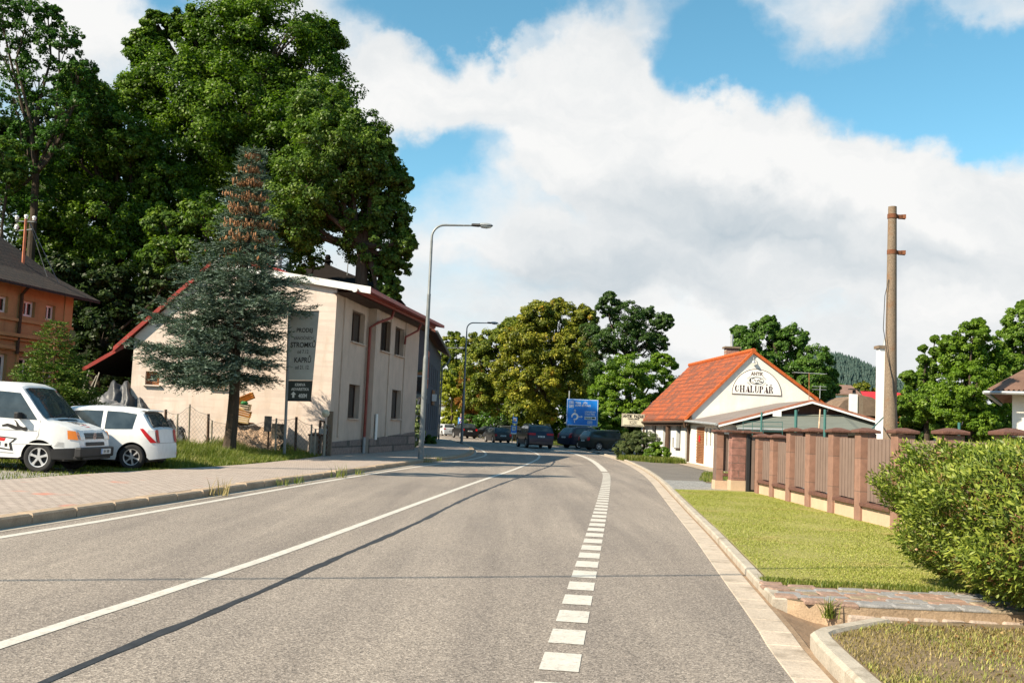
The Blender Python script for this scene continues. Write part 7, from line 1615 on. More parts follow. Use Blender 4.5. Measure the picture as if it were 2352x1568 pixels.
for nm, lb, px, Y, l, sd_, lm in (
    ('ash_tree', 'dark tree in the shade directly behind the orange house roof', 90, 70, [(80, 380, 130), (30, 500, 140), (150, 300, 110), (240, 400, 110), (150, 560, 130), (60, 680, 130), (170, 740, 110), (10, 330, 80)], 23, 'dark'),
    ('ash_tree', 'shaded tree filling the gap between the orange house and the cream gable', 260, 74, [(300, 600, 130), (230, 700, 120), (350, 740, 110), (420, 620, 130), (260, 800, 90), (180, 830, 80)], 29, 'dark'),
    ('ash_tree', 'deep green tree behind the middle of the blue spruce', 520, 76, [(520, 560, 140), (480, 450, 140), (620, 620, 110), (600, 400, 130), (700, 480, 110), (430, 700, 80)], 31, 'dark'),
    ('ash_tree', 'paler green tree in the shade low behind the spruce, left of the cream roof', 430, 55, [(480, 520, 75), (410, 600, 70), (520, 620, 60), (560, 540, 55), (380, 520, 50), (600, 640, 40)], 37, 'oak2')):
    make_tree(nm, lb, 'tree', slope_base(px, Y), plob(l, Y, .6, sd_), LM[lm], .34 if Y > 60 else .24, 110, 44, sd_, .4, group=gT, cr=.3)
make_tree('shrub', 'light green shrub crown at the left picture edge above the orange house', 'shrub', slope_base(0, 52), plob([(5, 350, 45), (-20, 420, 50), (30, 400, 30)], 52, .6, 4), LM['oak2'], .18, 90, 40, 41, .2, cr=.3)
make_tree('larch_tree', 'pale feathery larch top between the cream roof and the oak boughs', 'tree', slope_base(700, 58), plob([(700, 600, 26), (725, 605, 20), (680, 620, 22), (705, 575, 14)], 58, .6, 4), LM['willow'], .12, 60, 24, 43, .15, cr=.35, flat=.4)
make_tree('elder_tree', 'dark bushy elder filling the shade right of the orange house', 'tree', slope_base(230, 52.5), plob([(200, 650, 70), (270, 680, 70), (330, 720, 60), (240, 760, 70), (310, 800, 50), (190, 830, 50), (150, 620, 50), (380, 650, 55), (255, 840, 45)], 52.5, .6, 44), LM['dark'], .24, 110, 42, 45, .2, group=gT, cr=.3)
# undergrowth on the dark slope
def scatter_mass(name, label, pts_fn, n, size, lm, seed, kind='stuff', aspect=.6):
    r_ = np.random.default_rng(seed); C = pts_fn(n, r_); V = leaves(C, np.tile([0, 0, 1.0], (len(C), 1)), size, r_, aspect); o = npmesh(name, V, np.arange(len(V)).reshape(-1, 4), lm, None, np.clip(.5 + r_.normal(size=len(C)) * .25, 0, 1))
    o['kind'] = kind
    if label: o['label'] = label; o['category'] = 'plants'
    return o
def under(n, r_):
    x = r_.uniform(-48, -14, n); y = r_.uniform(52, 62, n); z = np.array([hz(a, b_) for a, b_ in zip(x, y)]); h = 2.2 + 1.2 * np.sin(x * 1.1) * np.sin(y * .9); return np.c_[x, y, z + r_.uniform(0, 1, n) ** .7 * h]
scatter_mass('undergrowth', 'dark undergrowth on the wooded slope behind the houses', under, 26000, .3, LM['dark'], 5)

gR = 'trees beyond the bend'
make_tree('lime_tree', 'tall yellow green lime tree with leaning bare trunk right of the parking signs', 'tree', tuple(gr(1264, 1014, -.0)), plob([(1240, 728, 42), (1290, 748, 50), (1205, 790, 55), (1260, 810, 75), (1180, 860, 55), (1320, 800, 50), (1235, 890, 60), (1310, 880, 55), (1345, 730, 28), (1215, 735, 26), (1255, 950, 30), (1280, 700, 18)], 104, .9, 3), LM['lime'], .26, 120, 85, 51, .62, 'bark', gR, cr=.26, fork=.15)
make_tree('lime_tree', 'second lime tree with rounded golden crown behind the two parking sign plates', 'tree', tuple(gr(1222, 1008, -.0)), plob([(1140, 800, 48), (1115, 850, 55), (1165, 910, 55), (1095, 800, 35), (1185, 765, 42), (1110, 905, 45), (1200, 940, 45), (1160, 770, 30)], 112, .9, 5), LM['limedark'], .27, 110, 80, 53, .45, 'bark', gR, cr=.26, fork=.15)
make_tree('ash_tree', 'dark green tree filling the background behind the golden limes', 'tree', (at(1200, 990, 150).x, 150, 0), plob([(1150, 900, 60), (1220, 920, 60), (1290, 900, 60), (1350, 900, 60), (1100, 930, 50), (1250, 830, 60), (1340, 830, 50)], 150, .5, 6), LM['dark'], .45, 110, 60, 55, .3, group=gR, cr=.3)
make_tree('birch_tree', 'yellowish tree nearest the grey house roof at the end of the street', 'tree', (at(1035, 990, 150).x, 150, 0), plob([(1045, 785, 24), (1062, 815, 34), (1030, 850, 34), (1050, 880, 40), (1022, 815, 18)], 150, .9, 7), LM['limedark'], .42, 80, 36, 57, .3, group=gR, cr=.3)
make_tree('birch_tree', 'bright lime green bushy tree behind the silver car', 'tree', (at(1035, 990, 138).x, 138, 0), plob([(1035, 910, 34), (1050, 945, 32), (1025, 880, 28), (1040, 970, 24), (1060, 900, 26)], 138, .9, 8), LM['yellow'], .36, 95, 38, 59, .25, group=gR, cr=.3)
make_tree('maple_tree', 'rust and orange leaved tree left of the second street lamp', 'tree', (at(1085, 995, 130).x, 130, 0), plob([(1085, 860, 30), (1105, 915, 36), (1078, 925, 30), (1095, 955, 30), (1070, 880, 24)], 130, .9, 9), LM['rust'], .34, 85, 36, 61, .25, group=gR, cr=.3)
make_tree('robinia_tree', 'tall dark open crowned robinia with ragged top right of the golden limes', 'tree', (at(1440, 1000, 92).x, 92, 0), plob([(1398, 705, 30), (1440, 725, 40), (1490, 745, 42), (1420, 775, 45), (1375, 790, 42), (1525, 740, 24), (1385, 850, 42), (1465, 790, 40), (1355, 760, 24), (1510, 790, 28), (1400, 680, 14)], 92, .9, 11), LM['robinia'], .18, 80, 85, 63, .3, 'bark', gR, cr=.23, twigs=5)
make_tree('robinia_tree', 'fresh green robinia with drooping sprays touching the blue direction sign', 'tree', (at(1460, 1000, 78).x, 86, 0), plob([(1450, 860, 55), (1500, 875, 48), (1405, 900, 48), (1525, 835, 28), (1480, 945, 44), (1410, 955, 40), (1545, 900, 26), (1383, 945, 18), (1530, 950, 30)], 86, .9, 13), LM['fresh'], .19, 120, 85, 67, .25, 'bark', gR, cr=.25, flat=.55)
for lb, l, Y, sd_ in (('dark shrub behind the trunks of the golden limes', [(1230, 965, 40), (1190, 975, 32), (1160, 985, 26)], 122, 71), ('dark green shrub between the lime trunk and the direction sign', [(1310, 965, 45), (1345, 940, 40), (1290, 985, 26)], 112, 73), ('mixed green shrub behind the parked dark cars', [(1120, 965, 34), (1085, 975, 26), (1150, 960, 30)], 126, 75), ('shrub under the robinia behind the green estate car', [(1430, 990, 30), (1395, 985, 28), (1475, 1000, 30), (1500, 975, 32), (1455, 955, 34)], 88, 77), ('dark thicket between the shop sign and the cottage roof', [(1520, 960, 34), (1555, 950, 34), (1490, 985, 30), (1540, 920, 30), (1580, 930, 30)], 96, 78), ('thicket far behind the direction sign', [(1330, 980, 34), (1370, 960, 36), (1410, 950, 36), (1380, 900, 34)], 128, 79)):
    make_tree('shrub', lb, 'shrub', (at(l[0][0], 990, Y).x, Y, 0), plob(l, Y, .7, sd_), LM['dark' if sd_ in (71,) else ('oak' if sd_ == 73 else 'ash')], .3, 90, 36, sd_, .12, group='shrubs beyond the bend', cr=.3)
make_tree('ash_tree', 'full green ash tree rising directly behind the orange roofed cottage', 'tree', (at(1800, 1000, 70).x, 70, 0), plob([(1755, 775, 42), (1715, 800, 34), (1815, 785, 40), (1870, 830, 40), (1785, 840, 60), (1850, 880, 50), (1895, 890, 30), (1700, 765, 20), (1765, 742, 20), (1905, 860, 18), (1740, 840, 40), (1880, 910, 34)], 70, .8, 15), LM['ash'], .17, 120, 90, 79, .35, group=gR, cr=.25)
make_tree('hazel_shrub', 'olive shrub tops left of the cottage chimney', 'shrub', (at(1600, 980, 88).x, 88, 0), plob([(1620, 862, 26), (1590, 880, 30), (1560, 890, 30), (1640, 858, 16), (1600, 920, 40), (1550, 930, 30)], 88, .8, 17), LM['limedark'], .2, 80, 34, 83, .12, group='shrubs beyond the bend', cr=.3)
make_tree('maple_tree', 'small tree with orange top seen between the annexe and the white flue', 'tree', (at(1980, 960, 120).x, 120, 0), plob([(1978, 892, 20), (1995, 905, 18), (1960, 905, 16)], 120, .8, 19), LM['lime'], .3, 80, 30, 87, .15, group=gR, cr=.3)
make_tree('apple_tree', 'small rounded green tree below the wooded hill, left of the orange one', 'tree', (at(1935, 960, 115).x, 115, 0), plob([(1935, 900, 20), (1915, 915, 20), (1950, 918, 16)], 115, .8, 21), LM['ash'], .3, 80, 30, 89, .15, group=gR, cr=.3)
gW = 'trees behind the block fence'
make_tree('willow_tree', 'willow right of the concrete pole with two thin upright shoots', 'tree', (at(2130, 1000, 44).x, 44, 0), plob([(2110, 890, 42), (2150, 850, 40), (2095, 940, 40), (2150, 930, 55), (2085, 865, 16), (2120, 800, 9), (2147, 778, 9), (2118, 825, 11), (2148, 808, 12), (2060, 930, 25)], 44, .7, 23), LM['willow'], .11, 120, 85, 91, .14, group=gW, cr=.25)
make_tree('willow_tree', 'tall pale green willow between the concrete pole and the right edge house', 'tree', (at(2230, 1000, 42).x, 42, 0), plob([(2235, 770, 36), (2215, 820, 50), (2265, 840, 50), (2220, 890, 60), (2270, 920, 55), (2190, 940, 50), (2245, 745, 16), (2180, 790, 24), (2250, 970, 45)], 42, .7, 25), LM['fresh'], .11, 120, 90, 93, .16, group=gW, cr=.24)
make_tree('willow_tree', 'tallest willow at the right picture edge above the brown corrugated roof', 'tree', (at(2340, 1000, 46).x, 46, 0), plob([(2345, 735, 36), (2330, 780, 40), (2360, 800, 50), (2310, 840, 40), (2320, 900, 50), (2290, 880, 30), (2349, 703, 14), (2300, 960, 40)], 46, .7, 27), LM['willow'], .11, 120, 90, 97, .16, group=gW, cr=.24)
for lb, l, sd_ in (('low leafy shrub behind the fence just right of the concrete pole', [(2075, 960, 38), (2115, 985, 40), (2150, 960, 40)], 121), ('low leafy shrub behind the fence left of the right edge house', [(2200, 980, 42), (2250, 985, 42), (2300, 965, 45), (2170, 985, 30)], 123)):
    make_tree('shrub', lb, 'shrub', (at(l[1][0], 1000, 47).x, 47, 0), plob(l, 47, .5, sd_), LM['ash'], .12, 110, 75, sd_, .08, group='shrubs behind the block fence', cr=.26)
# distant wooded hill
n = 44; V = []; F = []
def hh2(x, y):
    return 104 * math.exp(-((x - 400) / (150 if x > 400 else 62)) ** 2 - ((y - 1300) / 180) ** 2)
for i in range(n + 1):
    for j in range(n + 1): x = 180 + 520 * i / n; y = 1000 + 560 * j / n; V.append((x, y, hh2(x, y) - 1.5))
for i in range(n):
    for j in range(n): F.append((i * (n + 1) + j, (i + 1) * (n + 1) + j, (i + 1) * (n + 1) + j + 1, i * (n + 1) + j + 1))
b = MB(); b.add(V, F); structure(b.build('hill', mat('far_hill_floor', (.03, .05, .035), .95, .3, .02), smooth=True))
r_ = np.random.default_rng(3); nC = 7000; X = r_.uniform(290, 640, nC); Yv = r_.uniform(1080, 1320, nC); Vs = []; Fs = []; lv = []; o_ = 0
for x, y in zip(X, Yv):
    z = hh2(x, y) - 2; h = r_.uniform(12, 19); w_ = h * .19; a0 = r_.uniform(0, 6)
    for lay in range(4):
        zb = z + h * (.12 + .2 * lay); zt = z + h * (.45 + .19 * lay) if lay < 3 else z + h; rw = w_ * (1 - .22 * lay)
        ring = [(x + rw * (1 + .25 * ((k + lay) % 2)) * cos(a0 + k * pi / 3), y + rw * sin(a0 + k * pi / 3), zb) for k in range(6)]; Vs += ring + [(x, y, zt)]
        for k in range(6): Fs.append((o_ + k, o_ + (k + 1) % 6, o_ + 6)); lv.append(r_.uniform(.2, .8) * .6 + .2)
        o_ += 7
fo = npmesh('forest', np.array(Vs), np.array(Fs), LM['fir'], None, lv, tri=True); fo['kind'] = 'stuff'; fo['label'] = 'dark conifer forest covering the distant hill'; fo['category'] = 'forest'

# blue spruce in front of the gable
def conifer(name, label, base, H_, first, reach, lm, seed, lean=(0, 0), nb=150, shoot=.34, needle=.085, asym=None, cones=False, topthin=.25, tiers=17, barkm='bark', trunk_r=.2, droop=.28):
    t = thing(name, label, 'tree', base); r_ = np.random.default_rng(seed); rr = random.Random(seed); b = MB()
    def ax_(z): a = z / H_; return Vector((lean[0] * a + .05 * sin(z * 1.1), lean[1] * a, z))
    zs = [H_ * i / 16 for i in range(17)]; b.tube([ax_(z) for z in zs], [trunk_r * (1.25 if i == 0 else (1 - i / 16.5)) + .012 for i in range(17)], 9)
    C, Dd, lvl, CN = [], [], [], []
    for i in range(nb):
        u = (i + rr.random()) / nb; uq = (int(u * tiers) + .5 + rr.uniform(-.13, .13)) / tiers; z = first + (H_ - first) * uq ** .95; az_ = i * 2.39996 + rr.uniform(-.35, .35)
        L_ = reach * (1 - u) ** (1 - topthin) * rr.uniform(.72, 1.12) * (.75 + .5 * min(1, u * 9)) + .12
        if asym: L_ *= asym(az_, u)
        o = ax_(z); d = Vector((cos(az_), sin(az_), 0)); pts = []
        for k in range(7):
            a = k / 6; pts.append(o + d * L_ * a + Vector((0, 0, L_ * (-droop * a * (1.3 - a * .8) + .1 * a ** 3 + .12 * u * a))))
        b.tube(pts, [max(.006, .03 * (1 - a / 6.5) * (L_ / 2.5) ** .5) for a in range(7)], 4, False)
        ns = max(3, int(L_ / .1))
        for k in range(ns):
            a = .18 + .82 * (k + .5) / ns; kk = min(5, int(a * 6)); p = pts[kk].lerp(pts[kk + 1], a * 6 - kk)
            for sgn in (-1, 1):
                ln = L_ * .36 * (1 - a * .72) + .1; sd = Vector((-d.y, d.x, 0)) * sgn; dr = (d * .75 + sd * .75 + Vector((0, 0, rr.uniform(-.6, .0)))).normalized()
                m = max(1, int(ln / (shoot * .5)))
                for q in range(m):
                    c0 = p + dr * ln * (q + .2) / m; C.append(tuple(c0)); Dd.append(tuple((dr + Vector(unit(1, r_)[0]) * .35 + Vector((0, 0, .05))).normalized())); lvl.append(rr.random())
                if cones and u > .5 and rr.random() < (.85 if u > .62 else .1): CN.append(tuple(p + dr * ln * .6 + Vector((0, 0, -.1))))
    tr = b.build('trunk', MT[barkm], t, smooth=AUTO)
    C = np.array(C); Dd = np.array(Dd); nS = len(C); per = 11
    idx = np.repeat(np.arange(nS), per); m = len(idx); s_ = np.tile(np.linspace(0, 1, per), nS); A_ = C[idx] + Dd[idx] * (s_ * shoot)[:, None]
    side = np.cross(Dd[idx], unit(m, r_)); side /= np.linalg.norm(side, axis=1, keepdims=True); side[:, 2] = np.abs(side[:, 2]) * .7 + side[:, 2] * .3
    dirn = side * .85 + Dd[idx] * .65; dirn /= np.linalg.norm(dirn, axis=1, keepdims=True); wv_ = np.cross(dirn, unit(m, r_)); wv_ /= np.linalg.norm(wv_, axis=1, keepdims=True)
    nl = needle * r_.uniform(.7, 1.2, m)[:, None]; w_ = .014 if needle > .06 else .01
    V = np.stack([A_ - wv_ * w_, A_ + wv_ * w_, A_ + dirn * nl + wv_ * w_ * .4, A_ + dirn * nl - wv_ * w_ * .4], 1).reshape(-1, 3)
    lv_ = np.clip(np.array(lvl)[idx] * .5 + .25 + .35 * (s_ - .5) + r_.normal(size=m) * .08, 0, 1)
    npmesh('crown', V, np.arange(len(V)).reshape(-1, 4), lm, t, lv_)
    if CN:
        cb_ = MB()
        for p in CN:
            for e in range(2):
                q = Vector(p) + Vector((rr.uniform(-.08, .08), rr.uniform(-.08, .08), rr.uniform(-.06, .04))); cb_.tube([q, q + Vector((0, 0, -.06)), q + Vector((0, 0, -.13))], [.016, .024, .01], 5)
        cb_.build('cones', mat('spruce_cones', (.34, .17, .08), .7, .25, 9), t)['kind'] = 'stuff'
    return t
sb_ = gr(523, 1040, 0); sb_ = at(523, 1046, 33.8); tp_ = at(586, 333, 33.8); c5 = at(560, 500, 36.4)
conifer('blue_spruce', 'blue green spruce with orange cones near its thin top, in front of the cream gable', (sb_.x, 33.8, 0), tp_.z, 2.65, 2.95, LM['bluespruce'], 5, lean=(tp_.x - sb_.x, 0), nb=215, cones=True, topthin=-.05, tiers=17, shoot=.4, needle=.1, droop=.34, barkm='bark', trunk_r=.21, asym=lambda a, u: (.94 if cos(a) < 0 else (.5 if u < .28 else .92)) * (1.0 if u < .5 else .72 + .25 * sin(a * 3 + u * 20)))
yb = at(118, 905, 31); yt = at(125, 735, 31)
conifer('young_spruce', 'young light green spruce behind the two white vehicles', (yb.x, 31, 0), yt.z, .3, 1.75, LM['youngspruce'], 8, nb=120, tiers=26, shoot=.24, needle=.07, barkm='bark_tan', trunk_r=.06, droop=.12, topthin=.0)
make_tree('pine_tree', 'tall bare stemmed pine left of the picture whose shadow bands the road', 'tree', (-18.6, 19.2, 0), [((-18.6, 19.2, 17.5), .7), ((-18.6, 19.2, 16.2), 1.0), ((-18.6, 19.2, 14.6), .9), ((-18.7, 19.3, 18.6), .4)], LM['dark'], .25, 60, 26, 111, .13, fork=.3)
b = None

# hedge in the foreground at the right
hd_ = thing('hedge_bush', 'large dense leafy hedge bush at the lower right, green with brown inner leaves', 'bush', (5.38, 9.15, .1)); r_ = np.random.default_rng(12)
def hedge_pts(n, shell=1.0):
    P_ = unit(n, r_); e = 4.5; k = (np.abs(P_) ** e).sum(1) ** (-1 / e); P_ = P_ * k[:, None]
    lump = 1 + .05 * np.sin(P_[:, 1] * 7 + P_[:, 2] * 5) + .045 * np.sin(P_[:, 0] * 9 + P_[:, 2] * 8 + 1)
    rad = (1 - np.abs(r_.normal(size=n)) * .09 * shell) * lump
    Q = P_ * rad[:, None]; taper = np.clip(.83 + .24 * (Q[:, 2] + .75), .8, 1.03)[:, None]
    Q = Q * np.array([1.38, 1.92, .68]); Q[:, :2] *= taper; Q[:, 2] += .67; return Q, P_
def long_leaves(C, D_, N_, ln, wd):
    n = len(C); D_ = D_ / np.linalg.norm(D_, axis=1, keepdims=True); B = np.cross(D_, N_); B /= np.linalg.norm(B, axis=1, keepdims=True) + 1e-9; Nn = np.cross(B, D_)
    l = ln[:, None]; w_ = wd[:, None]; a = C; m1 = C + D_ * l * .35 + Nn * l * .05; m2 = C + D_ * l * .7 + Nn * l * .04; tip = C + D_ * l
    V = np.stack([a, m1 + B * w_, m1 - B * w_, m2 + B * w_ * .8, m2 - B * w_ * .8, tip], 1).reshape(-1, 3); o = (np.arange(n) * 6)[:, None]
    F = np.concatenate([o + np.array([[0, 1, 2, 2]])[:, [0, 1, 2]] , o + np.array([[1, 3, 4]]), o + np.array([[1, 4, 2]]), o + np.array([[3, 5, 4]])], 0); return V, F
nsh = 15000; Q, Pn = hedge_pts(nsh); keep = Q[:, 2] > .03; Q, Pn = Q[keep], Pn[keep]
sd_dir = Pn * np.array([1, 1, .6]) + np.array([0, 0, .75]) + r_.normal(size=Q.shape) * .35; sd_dir /= np.linalg.norm(sd_dir, axis=1, keepdims=True)
per = 7; idx = np.repeat(np.arange(len(Q)), per); s_ = np.tile(np.linspace(0, 1, per), len(Q)); C = Q[idx] + sd_dir[idx] * (s_ * .13)[:, None]
out = np.cross(sd_dir[idx], unit(len(idx), r_)); out /= np.linalg.norm(out, axis=1, keepdims=True); D_ = out * .8 + sd_dir[idx] * .75
V, F = long_leaves(C, D_, sd_dir[idx] + r_.normal(size=C.shape) * .3, r_.uniform(.032, .072, len(C)), r_.uniform(.0055, .0105, len(C)))
lvv = np.clip(.25 + .5 * s_ + r_.normal(size=len(C)) * .13, 0, 1)
npmesh('foliage', V, F, LM['hedge'], hd_, np.tile(lvv, 4), tri=True)
Q, Pn = hedge_pts(16000, 1.4); keep = (Q[:, 2] > .1); Q, Pn = Q[keep] * np.array([.965, .965, .98]), Pn[keep]
V, F = long_leaves(Q, Pn + r_.normal(size=Q.shape) * .8, unit(len(Q), r_), r_.uniform(.03, .06, len(Q)), r_.uniform(.007, .012, len(Q)))
npmesh('dry_leaves', V, F, LM['hedgebrown'], hd_, r_.uniform(0, 1, len(Q) * 4), tri=True)
b = MB(); rr = random.Random(5)
for k in range(120):
    a = Vector((rr.uniform(-.7, .7), rr.uniform(-1.3, 1.3), 0)); q_, _ = hedge_pts(1); e = Vector(q_[0]) * .97; m_ = a.lerp(e, .5) + Vector((rr.uniform(-.1, .1), rr.uniform(-.1, .1), .1)); b.tube([a, m_, e], [.018, .011, .004], 5, False)
b.build('stems', MT['bark_tan'], hd_)

# bushes by the cottage, variegated shrub by the grey house, small shrubs
make_tree('juniper_bush', 'rounded grey green bush between the shop sign and the white cottage', 'bush', (6.9, 53.5, 0.02), [((6.75, 53.5, .75), .85), ((7.35, 53.3, .85), .8), ((7.0, 53.2, 1.15), .6), ((6.3, 53.8, .55), .6)], LM['brownbush'], .07, 300, 60, 101, .06, cr=.22, aspect=.3)
make_tree('laurel_bush', 'small yellow green bush at the foot of the cottage wall', 'bush', (7.9, 52.3, .02), [((7.85, 52.2, .55), .55), ((8.05, 51.9, .4), .4), ((7.5, 52.2, .35), .4)], LM['willow'], .12, 90, 36, 103, .04, cr=.3)
a = at(948, 1000, 56.5); make_tree('variegated_shrub', 'cream and green variegated shrub between the cream and grey houses', 'shrub', (a.x, 56.5, .12), [(tuple(at(950, 950, 56.5)), .5), (tuple(at(943, 985, 56.5)), .55), (tuple(at(958, 1000, 56.3)), .45), (tuple(at(942, 1020, 56.3)), .45), (tuple(at(944, 925, 56.6)), .3)], LM['varieg'], .11, 110, 40, 105, .04, cr=.3)
a = at(985, 1012, 68); make_tree('shrub', 'dark low shrub at the far corner of the grey house', 'shrub', (a.x, 68, .12), [(tuple(at(985, 1010, 68)), .4), (tuple(at(992, 1016, 67.6)), .3)], LM['ash'], .12, 80, 30, 107, .03, group='low plants along the pavement', cr=.35)
fl = thing('flower_box', 'planter with green and pink flowers on the grey house balcony', 'planter', tuple(at(966, 856, 60.8))); b = MB(); b.box((0, 0, -.05), (.7, .2, .18)); b.build('trough', MT['wood_brown'], fl); V, lv = clump_leaves(np.array([[0., 0, .1], [.2, 0, .12], [-.2, 0, .1]]), np.array([.18, .18, .18]), np.zeros((3, 3)), 60, .07, np.random.default_rng(4)); npmesh('plants', V, np.arange(len(V)).reshape(-1, 4), LM['ash'], fl, lv)

# ------------------------------------------------------------------ grass and weeds
def blades(name, label, P_, h, w, lm, seed, bend=.4, fan=1, kind='stuff'):
    r_ = np.random.default_rng(seed); n = len(P_); P_ = np.asarray(P_); az_ = r_.uniform(0, 2 * pi, n); hh_ = h * r_.uniform(.5, 1.3, n)
    if P_.shape[1] == 4: hh_ = hh_ * P_[:, 3]; P_ = P_[:, :3]
    d = np.c_[np.cos(az_), np.sin(az_), np.zeros(n)]; s = np.c_[-np.sin(az_), np.cos(az_), np.zeros(n)] * w; lean_ = d * (hh_ * bend * r_.uniform(.2, 1.4, n))[:, None]; z = np.zeros((n, 3)); z[:, 2] = hh_
    V = np.stack([P_ - s, P_ + s, P_ + s * .6 + lean_ * .4 + z * .6, P_ - s * .6 + lean_ * .4 + z * .6, P_ + lean_ + z], 1).reshape(-1, 3); o = (np.arange(n) * 5)[:, None]
    F = np.concatenate([o + np.array([[0, 1, 2]]), o + np.array([[0, 2, 3]]), o + np.array([[3, 2, 4]])]); lv_ = np.tile(np.clip(.5 + r_.normal(size=n) * .24, 0, 1), 3)
    ob = npmesh(name, V, F, lm, None, lv_, tri=True); ob['kind'] = kind; ob['label'] = label; ob['category'] = 'grass'; return ob
r_ = np.random.default_rng(21)
KOa = np.array(KO); kx = lambda y: np.interp(y, KOa[:, 1], KOa[:, 0])
n = 150000; y = 9.95 + (26.2 - 9.95) * r_.uniform(0, 1, n) ** 1.5; x = kx(y) + .02 + (6.5 - kx(y)) * r_.uniform(0, 1, n)
blades('lawn_grass', 'short mown yellow green grass between kerb and block fence', np.c_[x, y, np.full(n, .07), .75 + .45 * np.sin(x * 2.3 + y * .7) * np.sin(y * 1.9 - x)], .017, .0042, LM['grass'], 1, 1.2)
n = 9000; y = r_.uniform(9.9, 13, n); x = r_.uniform(6.7, 10, n); blades('lawn_grass', 'grass behind the hedge by the fence foot', np.c_[x, y, np.full(n, .07)], .05, .006, LM['grass'], 2)
n = 5000; x = r_.uniform(2.62, 6.5, n); y = 10.1 - .3 * np.minimum(.6, x - 2.6) + r_.uniform(-.1, .25, n); blades('grass_edge', 'longer grass along the edge of the cobbled bank', np.c_[x, y, np.full(n, .07)], .045, .005, LM['weed'], 3)
n = 60000; y = r_.uniform(3.2, 7.9, n); x0_ = np.where(y < 7.3, kx(np.minimum(y, 7.3)) + .03, 2.36 + (y - 7.3) * 1.05); x = x0_ + (6.5 - x0_) * r_.uniform(0, 1, n)
keep = (y < 8.0) & (np.sin(x * 2.1 + 1) * np.sin(y * 2.7) + r_.normal(size=n) * .5 > -.35); blades('verge_grass', 'dry patchy grass on the nearest verge in front of the hedge', np.c_[x, y, np.full(n, .1)][keep], .024, .0032, LM['dry'], 4, 1.1)
n = 26000; y = r_.uniform(3.2, 7.9, n); x0_ = np.where(y < 7.3, kx(np.minimum(y, 7.3)) + .03, 2.36 + (y - 7.3) * 1.05); x = x0_ + (6.5 - x0_) * r_.uniform(0, 1, n) ** 1.3; keep = (y < 8.0) & (np.sin(x * 3.1) * np.sin(y * 2.2 + 2) + r_.normal(size=n) * .4 > .1); blades('verge_grass', 'greener short grass patches on the nearest verge', np.c_[x, y, np.full(n, .1)][keep], .028, .0032, LM['grass'], 14, 1.0)
n = 900; C = np.c_[r_.uniform(3.1, 6.5, n), r_.uniform(5.5, 8.0, n), np.full(n, .108)]; V = leaves(C, np.tile([0, 0, 1.0], (n, 1)), .035, r_); lt_ = npmesh('leaf_litter', V, np.arange(len(V)).reshape(-1, 4), LM['hedgebrown'], None, r_.uniform(0, 1, n)); lt_['kind'] = 'stuff'; lt_['label'] = 'fallen brown leaves on the soil under the hedge'; lt_['category'] = 'leaves'
swa = np.array(SW); sx = lambda y: np.interp(y, swa[:, 1], swa[:, 0])
n = 60000; y = 25.0 + 14 * r_.uniform(0, 1, n); u = r_.uniform(0, 1, n); x = sx(y) - .05 - u * (4.4 + 1.4 * np.sin(y * .8)); hs = .45 + 1.2 * np.clip(u * 1.6, 0, 1) * (.7 + .5 * np.sin(x * 2) * np.sin(y * 1.7)); keep = (y < 36.3) | (x > -8.6)
blades('weeds', 'tall unkempt grass and weeds between the pavement and the wire fence', np.c_[x, y, np.full(n, .07), hs][keep], .3, .011, LM['weed'], 5, .55)
n = 30000; y = r_.uniform(19, 31, n); x = sx(y) - .05 - r_.uniform(0, 1, n) ** 1.4 * 5.0; keep = ~((y < 23.3) & (r_.uniform(size=n) < .85))
blades('verge_weeds', 'low green grass under and beside the parked white cars', np.c_[x, y, np.full(n, .075)][keep], .07, .009, LM['weed'], 6, .7)
n = 16000; x = r_.uniform(-17.5, -12, n); y = r_.uniform(29, 36.5, n); blades('yard_weeds', 'taller weeds behind the small white car', np.c_[x, y, np.full(n, .07)], .28, .012, LM['weed'], 16, .5)
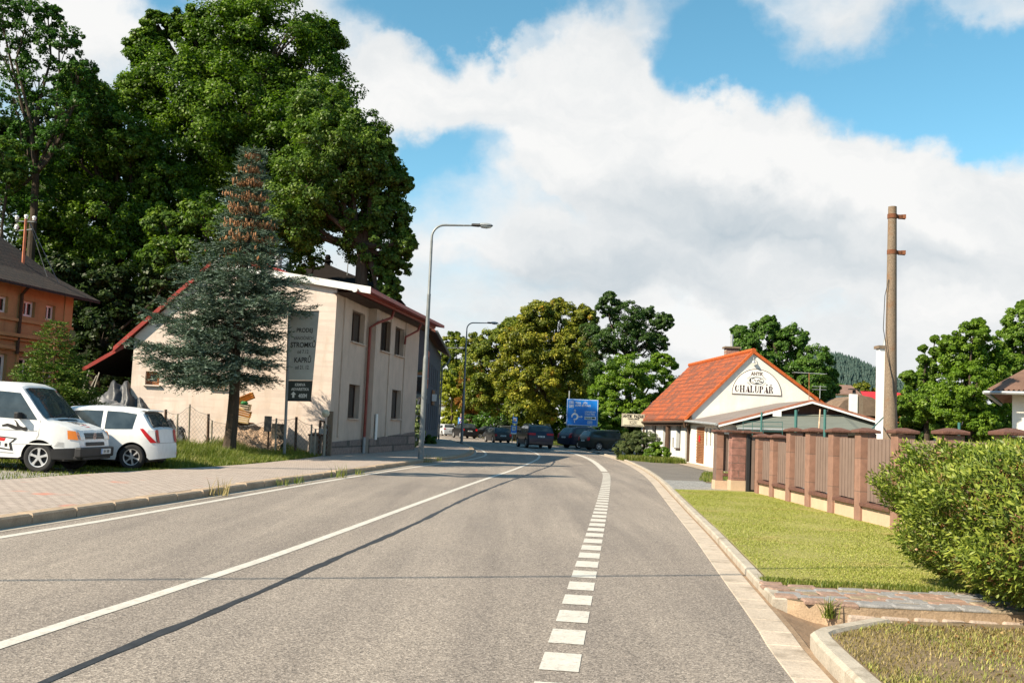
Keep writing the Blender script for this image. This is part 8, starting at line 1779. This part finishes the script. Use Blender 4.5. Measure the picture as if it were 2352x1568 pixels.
n = 9000; y = 30.9 + r_.uniform(0, 1, n) * 8; x = 6.15 + r_.uniform(0, 1, n) * 3.2; keep = (x > 5.9 + (y - 30.9) * .22) & (np.sin(x * 3) * np.sin(y * 2) + r_.normal(size=n) * .4 > -.2); blades('verge_tufts', 'patchy grass with yellow tips between gravel and gate pillar', np.c_[x, y, np.full(n, .07)][keep], .1, .01, LM['weed'], 7)
n = 9000; x = r_.uniform(5.9, 8.9, n); y = r_.uniform(49.5, 53.2, n) ; keep = x > 6.0 + (52 - y) * .5; blades('bush_grass', 'long grass at the foot of the grey green bush', np.c_[x, y, np.full(n, .04)][keep], .26, .014, LM['weed'], 8)
n = 12000; x = r_.uniform(3.5, 9, n); y = r_.uniform(93, 116, n); x = x + kx(y) * .9 - 2; blades('far_verge_grass', 'sunlit grass verge under the lime trees', np.c_[x, y, np.full(n, -.03)], .25, .03, LM['weed'], 9)
rv = RA; poly_obj('far_verge', list(reversed(cut(KO, 92.5, 140))) + [(7, 92.5), (10, 95), (10, 118), (2, 140)], .02, MT['lawnbase'])
# tufts growing out of the left kerb joint
for k, (px_, py_) in enumerate([(512, 1137), (655, 1115), (690, 1110), (780, 1096), (828, 1090), (985, 1062), (1008, 1058)]):
    p_ = gr(px_, py_, .02); rr_2 = np.random.default_rng(60 + k); m = 34; pts = np.c_[p_.x - .05 + rr_2.normal(size=m) * .09, p_.y + rr_2.normal(size=m) * .16, np.full(m, .02)]
    ob = blades('weed_tuft', ['dry brown weed tuft tallest at the left kerb', 'low weed tuft in the kerb joint near the tall one', 'small weed tuft in the kerb joint opposite the spruce', 'weed tuft in the kerb opposite the banner', 'weed tuft in the kerb opposite the small side gate', 'dry weed tuft at the foot of the nearest street lamp', 'green weed tuft just beyond the nearest street lamp'][k], pts, .3 if k in (0, 3, 5) else .17, .008, LM['dry' if k in (0, 5) else 'weed'], 70 + k, .6, kind='thing'); ob['category'] = 'weed'; ob['group'] = 'weeds in the kerb joint'
    me = ob.data
p_ = gr(2835 * .6125 + 6, 1424, .0)
ob = blades('weed_tuft', 'green grass tuft on the stone ledge of the ditch', np.c_[2.86 + rng.normal(size=50) * .03, 8.8 + rng.normal(size=50) * .02, np.full(50, -.03)], .17, .006, LM['weed'], 90, .7, kind='thing'); ob['category'] = 'weed'
